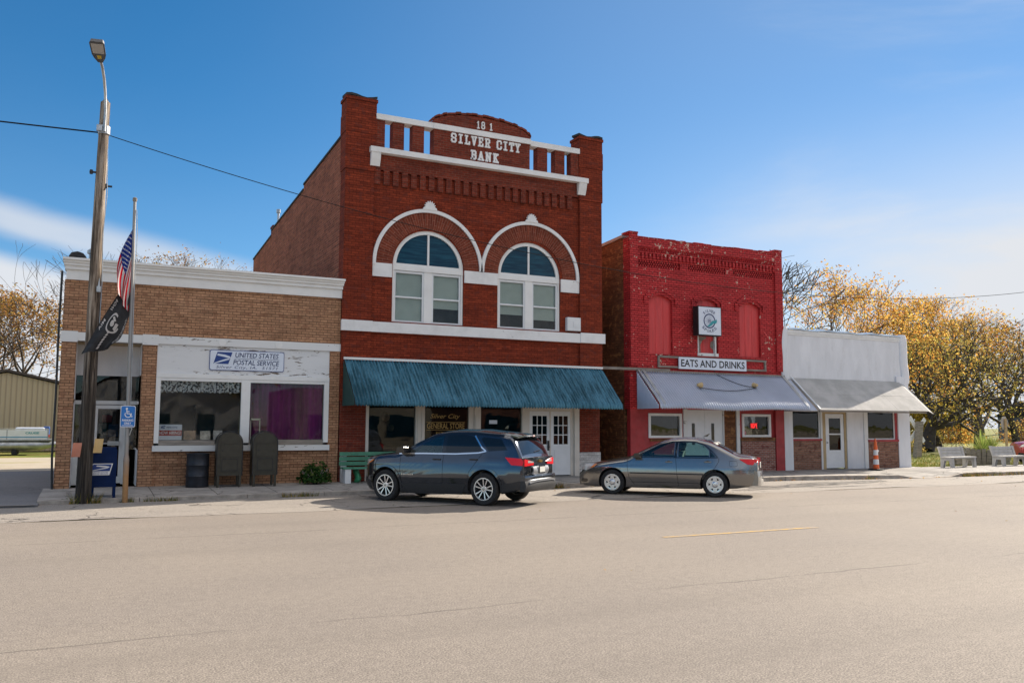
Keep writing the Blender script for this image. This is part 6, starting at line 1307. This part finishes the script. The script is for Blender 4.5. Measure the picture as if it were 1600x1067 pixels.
def make_sedan(name, label, cat, loc, ang, pm, scale=1.):
    s = sedan; root = thing(name, label, cat, loc, ang); root.scale = (scale,)*3; m = CM
    s.body([pm, m['inside']], root)
    for poly in ([(.70, .972), (.07, 1.288), (-.24, 1.358), (-.31, 1.358), (-.285, .972)], [(-.39, .972), (-.40, 1.362), (-.80, 1.356), (-1.03, 1.29), (-1.19, 1.15), (-1.19, .975)]): s.panel('side_glass', poly, -.004, .004, m['clearglass'], root)
    s.panel('quarter_glass', [(-1.20, .978), (-1.20, 1.14), (-1.36, .985)], -.004, .004, m['clearglass'], root, nx=8)
    for pts in ([(.72, .968), (.05, 1.292), (-.25, 1.365), (-.8, 1.367), (-1.05, 1.295), (-1.25, 1.12), (-1.38, .98), (-.9, .968), (.72, .966)],): s.strip('window_trim', pts, .022, .004, .012, m['trim'], root)
    s.panel('pillar_trim', [(-.285, .97), (-.31, 1.36), (-.40, 1.364), (-.39, .97)], .002, .008, m['trim'], root, nx=3)
    s.strip('window_trim', [(-1.195, .98), (-1.195, 1.17)], .02, .002, .008, m['trim'], root)
    s.top_panel('windshield', .84, .10, .05, .004, .008, m['clearglass'], root); s.top_panel('rear_glass', -1.10, -1.74, .06, .004, .008, m['clearglass'], root)
    for pts in ([(.90, .93), (.91, .75), (.86, .45), (.72, .27)], [(-.33, .96), (-.36, .6), (-.40, .26)], [(-1.40, .97), (-1.40, .88), (-1.30, .72), (-1.0, .42), (-.9, .30)]): s.strip('door_seam', pts, .008, .0015, .004, m['seam'], root)
    s.strip('body_moulding', [(.84, .565), (-.36, .56), (-1.08, .558)], .030, .012, .012, m['cladding'], root)
    s.strip('sill_line', [(.80, .335), (-.9, .34)], .010, .002, .006, m['seam'], root)
    s.strip('bumper_seam', [(-1.70, .665), (-2.24, .675)], .006, .002, .006, m['seam'], root)
    s.strip('fuel_door', [(-1.66, .90), (-1.84, .90), (-1.85, .79), (-1.80, .77), (-1.68, .77), (-1.655, .80), (-1.66, .90)], .006, .0015, .004, m['seam'], root, (1,))
    for x, z in ((-.16, .855), (-1.13, .868)):
        for sd in (1, -1):
            y = s.ys(x, z); MB().cbox(x-.09, x+.09, sd*y-.004 if sd > 0 else sd*y-.028, sd*y+.028 if sd > 0 else sd*y+.004, z-.012, z+.016, .008).build('door_handle', pm, root, True)
            MB().lathe([(0, sd*.002), (.045, sd*.003), (.05, -sd*.01)], (x, sd*y, z-.012), 'y', 14).build('handle_cup', m['trim'], root, True)
    for sd in (1, -1):
        y = s.ys(.66, .97); MB().prism([(.72, .955), (.70, 1.065), (.58, 1.08), (.53, .96)], sd*(y+.02), sd*(y+.20)).build('mirror', m['trim'], root, True)
        MB().prism([(.78, .955), (.52, 1.07), (.52, .955)], sd*(y-.02), sd*(y+.004)).build('mirror_mount', m['trim'], root, True)
        s.panel('tail_lamp', [(-1.90, .955), (-1.92, .93), (-2.10, .82), (-2.24, .81), (-2.28, .95)], .010, .02, m['red'], root, (sd,), 12)
        MB().slab(lambda u, v: (-2.335-.012*math.sin(u*2)+.05*(1-u)**3, sd*(.69-.23*u), .80+.02*u+(.145-.02*u)*v), 6, 3, (.05, 0, 0)).build('tail_lamp', m['red'], root, True, 40)
        MB().slab(lambda u, v: (-2.342, sd*(.60-.12*u), .83+.04*v), 3, 1, (.01, 0, 0)).build('reverse_lamp', m['clear'], root, True)
        s.panel('head_lamp', [(2.17, .62), (2.08, .745), (1.86, .80), (1.70, .78), (1.80, .68), (2.0, .61)], .008, .02, m['clear'], root, (sd,), 12)
        s.panel('turn_lamp', [(1.90, .66), (1.78, .775), (1.70, .775), (1.79, .69)], .012, .02, m['amber'], root, (sd,), 6)
        for a in s.sp['axles']: wheel(root, a, sd, .735, .315, .195, .205, 'six', m)
    MB().slab(lambda u, v: (-2.31-.03*math.sin(v*2.4+.5)-.10*(1-(abs(-.73+1.46*u)/.73)**3), -.73+1.46*u, .30+.36*v), 20, 6, (.14, 0, 0)).build('bumper', pm, root, True, 40)
    MB().slab(lambda u, v: (2.20+.02*math.sin(v*2.4+.5)+.06*(1-(abs(-.60+1.2*u)/.60)**3), -.60+1.20*u, .22+.32*v), 20, 6, (-.12, 0, 0)).build('bumper', pm, root, True, 40)
    s.panel('fog_recess', [(2.16, .29), (2.15, .39), (2.0, .385), (1.97, .34), (2.02, .29)], .010, .01, m['trim'], root, nx=6)
    MB().box(-2.375, -2.36, -.15, .15, .72, .86).build('licence_plate', m['plate'], root, True)
    MB().prism([(-.95, 1.50), (-1.05, 1.49), (-1.12, 1.565), (-1.10, 1.57)], -.012, .012).build('roof_antenna', m['trim'], root, True)
    seats(root, [(-.22, (-.36, .36))], m['seat']); seats(root, [(-1.12, (-.33, .33))], m['seat'], .6); steer(root, .36, .36, .90, m['dark_seat'])
    return root
make_sedan('parked_saloon', 'grey four door saloon parked nose in to the kerb before the red cafe', 'car', (14.12, 19.15, .004), math.atan2(1.93, -1.96), paint('grey_paint', (.235, .228, .222), .85, .20), 1.03)
make_suv('red_car', 'red car far right behind the wooden sign post, mostly out of frame', 'car', (44.6, 27.2, .0), R(150), paint('red_car_paint', (.42, .02, .035), .3, .3), False)
# ------------------------------------------------------------------ trees and the far setting
M['bark'] = pmat('bark', (.075, .058, .045), .95, 0, .35, 3, .6, 14)
M['bark_dark'] = pmat('bark_dark', (.05, .041, .034), .95, 0, .3, 3, .6, 14)
M['bark_pale'] = pmat('bark_pale', (.20, .165, .13), .95, 0, .3, 3, .5, 14)
ORANGE = leafmat('orange_leaves', [(0, (.34, .16, .035)), (.25, (.52, .25, .05)), (.5, (.68, .37, .08)), (.72, (.74, .50, .13)), (.9, (.58, .46, .12)), (1, (.60, .17, .05))], trans=.6)
RUSTY = leafmat('rusty_leaves', [(0, (.20, .10, .04)), (.4, (.42, .21, .07)), (.7, (.52, .31, .09)), (1, (.40, .30, .08))], trans=.55)
YELLOW = leafmat('yellow_leaves', [(0, (.22, .18, .02)), (.5, (.48, .36, .05)), (1, (.58, .44, .09))], trans=.5)
OLIVE = leafmat('olive_leaves', [(0, (.15, .13, .04)), (.5, (.32, .25, .07)), (.8, (.48, .35, .10)), (1, (.52, .40, .12))], trans=.5)
GREENY = leafmat('greeny_leaves', [(0, (.16, .16, .04)), (.4, (.40, .34, .08)), (.8, (.58, .46, .11)), (1, (.56, .34, .09))], trans=.55)
def tree(name, label, base, height, seed, leaf, nleaf, lsize, bark, r0=.22, split=.16, levels=5, spread=.62, trunk_dir=(0, 0, 1), limb0=5, droop=0., jitter=.55, cat='tree', thin=.0, bare_top=0., len0=.30, twig=.010, group=None):
    q = random.Random(seed); root = thing(name, label, cat, base, 0, group); bk_ = MB(); tips = []
    def grow(p, d, L, r, lv):
        n = 4; pts = [p.copy()]; rs = [r]; dd = d.copy(); r1 = r*(.60 if lv < levels-1 else .35)
        for i in range(n):
            dd = (dd+Vector((q.gauss(0, .12), q.gauss(0, .12), q.gauss(.02, .08)-droop*lv*.03))).normalized(); p = p+dd*L/n; pts.append(p.copy()); rs.append(max(twig, r+(r1-r)*(i+1)/n))
            if lv >= levels-2: tips.append((p.copy(), lv))
        bk_.tube(pts, rs, 9 if lv == 0 else (6 if lv < 3 else 3))
        if lv >= levels-1: return
        k = limb0 if lv == 0 else q.choice((2, 3, 3) if lv < 3 else (2, 3))
        az0 = q.random()*6.283
        for j in range(k):
            ang = spread*(.55+.7*q.random())*(1.0 if lv else 1.1); a = az0+6.283*j/k+q.gauss(0, .35)
            o1 = dd.orthogonal().normalized(); o2 = dd.cross(o1); nd_ = (dd*math.cos(ang)+(o1*math.cos(a)+o2*math.sin(a))*math.sin(ang)).normalized()
            start = pts[-1] if (lv or j < 2) else pts[-1-q.choice((0, 1, 1, 2))]
            grow(start, nd_, L*(.70+.22*q.random())*(1.25 if lv == 0 else 1), r1*(.62+.25*q.random()), lv+1)
        if lv and q.random() < .6: grow(pts[-1], dd, L*.75, r1*.8, lv+1)
    grow(Vector(base), Vector(trunk_dir).normalized(), height*split if split > .1 else height*.1, r0, 0)
    # rescale to the wanted height
    zs_ = sorted(v[2] for v in bk_.v); zl = zs_[int(len(zs_)*.93)]; B = Vector(base); k = height/(zl+(zs_[-1]-zl)*.4-base[2])
    def fit(v): return B+(Vector((v[0], v[1], v[2] if v[2] < zl else zl+(v[2]-zl)*.4))-B)*k
    bk_.v = [tuple(fit(v)) for v in bk_.v]; tips = [(fit(t_[0]), t_[1]) for t_ in tips]
    bk_.build('trunk', bark, root, smooth=60)
    if nleaf:
        lf = MB(); zlo = min(t_[0].z for t_ in tips); zhi = max(t_[0].z for t_ in tips)
        # leaves gather in clumps round the twig ends
        dens = [.04+q.random()**2.4 for _ in tips]
        cum = np.cumsum(dens); 
        for i in range(nleaf):
            j = int(np.searchsorted(cum, q.random()*cum[-1])); tp = tips[min(j, len(tips)-1)][0]
            if bare_top and (tp.z-zlo)/(zhi-zlo+1e-6) > 1-bare_top*q.random(): continue
            p = tp+Vector((q.gauss(0, jitter), q.gauss(0, jitter), q.gauss(0, jitter*.8))); leaf_quad(lf, p, lsize*(.6+.8*q.random()), q)
        lf.build('crown', leaf, root)
    return root
# right hand side, from the bare tree behind the shop to the park trees
tree('bare_tree', 'nearly leafless grey tree showing between the red cafe and the white shop roof', (44, 50, 0), 15.0, 21, OLIVE, 350, .14, M['bark'], .30, .20, 6, .62, limb0=5, jitter=.4, twig=.022)
tree('orange_tree', 'large orange leaved tree standing behind the white shop parapet', (57.5, 53, 0), 15.2, 4, ORANGE, 12000, .17, M['bark'], .30, .17, 6, .66, limb0=6, jitter=.38)
tree('orange_tree', 'tall loose orange tree right of the white shop with dark limbs', (72.5, 57, 0), 14.6, 9, ORANGE, 10000, .17, M['bark_dark'], .32, .18, 6, .60, limb0=6, jitter=.40)
tree('shade_tree', 'leaning dark limbed tree with thinning olive leaves beside the white shop', (56.8, 44.5, 0), 8.6, 14, GREENY, 4200, .13, M['bark_dark'], .32, .15, 6, .80, (.35, -.05, 1), 6, droop=.5, jitter=.45, twig=.011)
tree('shade_tree', 'dark twiggy tree with a straight black trunk behind the planter', (66.5, 47, 0), 11.0, 31, OLIVE, 1500, .13, M['bark'], .34, .19, 6, .74, (-.03, 0, 1), 7, droop=.35, jitter=.5, twig=.011)
tree('shade_tree', 'bare dark tree at the right edge of the park', (76, 50, 0), 10.5, 44, RUSTY, 900, .16, M['bark_dark'], .30, .19, 6, .74, limb0=7, droop=.3, jitter=.5, twig=.012)
tree('small_yellow_tree', 'small bright yellow leaved tree on the lawn under the dark limbs', (70, 53.5, 0), 4.6, 12, YELLOW, 4200, .20, M['bark_dark'], .17, .15, 5, .85, limb0=5, jitter=.45)
for i, (x, y, h, sd, lf_, lb) in enumerate(((92, 78, 15, 51, OLIVE, 'far olive tree behind the small yellow tree'), (112, 82, 17, 52, RUSTY, 'far brown tree at the back of the park behind the planter'), (128, 86, 16, 53, OLIVE, 'far grey green tree at the back of the park near the right edge'), (80, 84, 14, 54, RUSTY, 'far rusty tree glimpsed under the leaning dark limbs'))):
    tree('far_tree', lb, (x, y, 0), h, sd, lf_, 5000, .34, M['bark'], .3, .16, 5, .75, limb0=6, jitter=.9)
def bush(name, label, c, rx, ry, h, n, s, leaf, seed):
    q = random.Random(seed); b = MB(); ph = [q.random()*6.28 for _ in range(3)]
    for i in range(n):
        a = q.random()*6.283; z = q.random(); k = 1+.22*math.sin(3*a+ph[0])+.15*math.sin(7*a+ph[1]); r_ = math.sqrt(q.random())*math.sqrt(max(0, 1-z*z))*k
        leaf_quad(b, (c[0]+rx*r_*math.cos(a), c[1]+ry*r_*math.sin(a), c[2]+h*z*(1+.2*math.sin(4*a+ph[2]))), s*(.6+.8*q.random()), q)
    o = thing(name, label, 'shrub', c); b.build('foliage', leaf, o)
    st_ = MB()
    for i in range(8): a = q.random()*6.283; st_.tube([(c[0], c[1], c[2]-.05), (c[0]+rx*.5*math.cos(a), c[1]+ry*.5*math.sin(a), c[2]+h*.6)], .03, 4)
    st_.build('stem', M['bark'], o)
bush('wide_shrub', 'wide ochre shrub at the back of the lawn left of the yellow tree', (74, 66, 0), 4.5, 2.0, 2.2, 3000, .22, RUSTY, 3)
bush('wide_shrub', 'reddish brown shrub at the back of the lawn right of the yellow tree', (89, 66, 0), 4.5, 2.5, 2.5, 3000, .22, ORANGE, 4)
bush('wide_shrub', 'dark shrub behind the crossed boards beside the white shop', (51, 42.5, 0), 2.2, 1.2, 1.3, 1800, .14, OLIVE, 5)
bush('wide_shrub', 'brown shrub behind the stave planter at the lawn edge', (104, 66, 0), 6, 2.5, 2.6, 3000, .24, RUSTY, 6)
# distant blue house
bh = thing('far_house', 'small blue grey house far behind the trees on the right', 'house', (118, 72, 0))
MB().box(113, 122, 70, 77, 0, 3.2).build('wall', pmat('blue_siding', (.16, .22, .30), .7, 0, .1), bh)
MB().prism([(69.5, 3.2), (77.5, 3.2), (73.5, 5.4)], 112.7, 122.3, 'x').build('roof', M['tar'], bh)
MB().box(115, 116, 69.95, 70, 1, 2.2).box(118, 119, 69.95, 70, 1, 2.2).build('window', M['glass_sky'], bh)
# left hand side
sd_ = thing('metal_shed', 'tan corrugated metal shed with dark roof edge behind the boat', 'shed', (-8, 68, 0))
t = NT('tan_siding'); v = t.coord('Object'); wv_ = t.n('ShaderNodeTexWave', wave_type='BANDS', bands_direction='X'); t.put(wv_.inputs[0], v); wv_.inputs['Scale'].default_value = 1.05; wv_.inputs['Distortion'].default_value = .1
c = t.mix(t.ramp(wv_.outputs[1], .1, .3), (.33, .25, .155), (.45, .35, .22)); t.bsdf(c, .5, 0, t.bump(wv_.outputs[1], .5, .03)); M['siding'] = t.m
YS = 64.
gx = -5.0; MB().prism([(-14.5, 0), (4.5, 0), (4.5, 2.9), (gx, 5.05), (-14.5, 2.9)], YS, YS+14).build('wall', M['siding'], sd_)
MB().prism([(-14.8, 2.90), (gx, 5.12), (4.8, 2.90), (4.8, 3.05), (gx, 5.28), (-14.8, 3.05)], YS-.25, YS+14.3).build('roof', plain('brown_roof', (.055, .038, .028), .6), sd_)
bt = thing('pontoon_boat', 'white and blue pontoon boat on stands before the tan shed', 'boat', (-6, 58, 0))
MB().tube([(-13, 57.2, .52), (-2.6, 57.2, .52), (-1.75, 57.2, .58)], [.30, .30, .12], 16).build('pontoon', M['zinc'], bt, smooth=50)
MB().tube([(-13, 58.9, .52), (-2.6, 58.9, .52), (-1.75, 58.9, .58)], [.30, .30, .12], 16).build('pontoon', M['zinc'], bt, smooth=50)
MB().box(-13, -1.95, 56.9, 59.3, .80, .88).build('deck', M['zinc'], bt)
f_ = MB()
for x0, x1 in ((-12.8, -8.2), (-8.15, -6.1), (-6.05, -4.3), (-4.25, -2.2)): f_.box(x0, x1, 56.95, 57.0, .885, 1.42)
f_.build('side_panel', M['white_metal'], bt)
MB().box(-12.8, -2.2, 56.935, 56.949, .98, 1.03).build('stripe', plain('boat_blue', (.05, .25, .42), .4), bt)
l = MB(); wall_text(l, 'CRUISE', -3.35, -2.65, 1.18, 1.30, 56.938, bold=.02); l.build('lettering', plain('boat_teal', (.02, .30, .32), .4), bt)
rl_ = MB()
for x in (-12.7, -8.17, -6.07, -4.27, -2.2): rl_.box(x-.03, x+.03, 56.94, 57.0, .885, 1.48)
rl_.tube([(-12.7, 56.97, 1.47), (-2.2, 56.97, 1.47)], .025, 6).build('rail', M['zinc'], bt)
MB().cbox(-3.9, -2.4, 57.3, 58.6, .89, 1.56, .08).cbox(-7.8, -6.6, 57.3, 58.6, .89, 1.50, .08).build('seat', M['sign_white'], bt)
MB().cbox(-2.5, -2.15, 57.6, 58.3, 1.1, 1.62, .06).build('motor_cover', plain('cover_blue', (.03, .08, .25), .5), bt)
MB().box(-2.18, -2.12, 57.0, 57.2, 1.0, 1.14).build('tail_light', CM['red'], bt)
for x in (-11, -7.5, -4.0): MB().box(x, x+.25, 56.95, 59.2, .0, .26).build('stand', M['tar'], bt)
for i, (x, y, h, sd2, n, lb) in enumerate(((-9.8, 80, 13.0, 64, 7500, 'orange brown tree behind the peak of the tan shed'), (-4.6, 82, 12.6, 65, 7500, 'rust leaved tree between the tan shed and the post office'), (-15, 84, 12, 63, 3500, 'leftmost rust leaved tree, mostly outside the frame'))):
    tree('autumn_tree', lb, (x, y, 0), h, sd2, RUSTY, n, .19, M['bark'], .3, .15, 6, .62, limb0=6, jitter=.5)
tree('autumn_tree', 'sparse orange tree top showing above the post office cornice', (5.9, 60, 0), 13.6, 71, RUSTY, 3000, .13, M['bark'], .3, .2, 6, .48, limb0=5, jitter=.35)
tree('bare_tree', 'thin bare treetop above the post office cornice beside the pole', (2.1, 75, 0), 15.2, 72, RUSTY, 120, .12, M['bark'], .25, .2, 6, .55, limb0=5, jitter=.4)
# ground cover: weeds along the kerb and grass on the lawn
q = random.Random(2); g_ = MB()
def blade(mb, x, y, z, h, w_):
    a = q.random()*6.283; ca, sa = math.cos(a)*w_, math.sin(a)*w_; lx, ly = q.gauss(0, h*.4), q.gauss(0, h*.4); mb.add([(x-ca, y-sa, z), (x+ca, y+sa, z), (x+lx, y+ly, z+h)], [(0, 1, 2)])
for i in range(22000):
    X_ = 30.9+q.random()**1.3*34; Y_ = 24.95+q.random()**1.5*14; blade(g_, X_, Y_, -.05, .10+.10*q.random(), .012)
tag(g_.build('lawn_grass', leafmat('grass_blades', [(0, (.07, .11, .015)), (.5, (.16, .19, .03)), (.8, (.30, .27, .08)), (1, (.36, .24, .08))], trans=.3)), 'mown grass of the lawn beyond the benches', 'grass', kind='stuff')
w_ = MB()
def weeds(x0, x1, n, h):
    for i in range(n): X_ = q.uniform(x0, x1); blade(w_, X_, edge_y(X_)-.03+q.gauss(0, .05), 0, h*(.4+q.random()), .010)
weeds(-.35, .3, 140, .22); weeds(.7, 1.0, 40, .12); weeds(1.2, 2.0, 120, .10); weeds(4.4, 5.3, 130, .12); weeds(10.2, 12.5, 420, .16); weeds(29, 30.5, 260, .14); weeds(30.5, 40, 500, .14); weeds(24.3, 24.6, 40, .14); weeds(16.5, 24, 60, .06)
tag(w_.build('kerb_weeds', leafmat('weed_blades', [(0, (.05, .08, .015)), (.4, (.16, .17, .04)), (.7, (.36, .27, .08)), (1, (.40, .20, .06))], trans=.3)), 'dry weeds growing along the kerb line', 'weeds', kind='stuff')
lv_ = MB()
for i in range(26):
    X_ = q.uniform(-2, 30); Y_ = q.choice((q.uniform(3, 21.8), q.uniform(16, 21.8))); leaf_quad(lv_, (X_, Y_, .018), .035+.03*q.random(), q, 0, 3.)
for i in range(160): X_ = q.uniform(9.5, 40); leaf_quad(lv_, (X_, edge_y(X_)-.08-abs(q.gauss(0, .1)), .03), .06, q, 0, 2.)
tag(lv_.build('fallen_leaves', RUSTY), 'dry brown leaves scattered on the road', 'leaves', kind='stuff')
# houses across the street, seen only as reflections
hh = thing('gabled_house', 'white gabled house across the street, reflected in the post office window', 'house', (6, -24, 0))
MB().prism([(-1, 0), (11, 0), (11, 4.0), (5, 7.2), (-1, 4.0)], -34, -24).build('wall', M['white_stucco'], hh)
MB().prism([(-1.6, 3.8), (5, 7.3), (11.6, 3.8), (11.6, 4.0), (5, 7.55), (-1.6, 4.0)], -34.5, -23.5).build('roof', M['tar'], hh)
for x in (1.0, 4.4, 7.8): MB().box(x, x+1.3, -23.99, -23.95, 1.0, 2.6).build('window', M['glass_sky'], hh)

for i, (x0, x1, y1, h, c, lb) in enumerate(((-22, -9, -22, 5.5, (.30, .12, .08), 'low brick store across the street on the left, seen only in reflections'), (15, 27, -21, 4.8, (.42, .38, .30), 'low cream store across the street, seen only in reflections'), (32, 48, -24, 6.5, (.26, .12, .09), 'brick hall across the street on the right, seen only in reflections'))):
    o = thing('opposite_store', lb, 'store', ((x0+x1)/2, y1-5, 0)); MB().box(x0, x1, y1-12, y1, 0, h).build('wall', pmat('store%d' % i, c, .8, 0, .15), o)
    for k in range(3): a = x0+1.2+k*(x1-x0-2)/3; MB().box(a, a+(x1-x0)/3-1.6, y1+.01, y1+.05, .8, 2.6).build('window', M['glass_sky'], o)
for i, (x, y, h) in enumerate(((-6, -27, 11), (13, -30, 12), (29, -29, 10), (52, -27, 12))):
    tree('opposite_tree', ('bare', 'tall olive', 'small rusty', 'far olive')[i]+' tree across the street, seen only in reflections', (x, y, 0), h, 80+i, OLIVE, 2500, .3, M['bark'], .3, .18, 5, .7, limb0=5, jitter=.7)
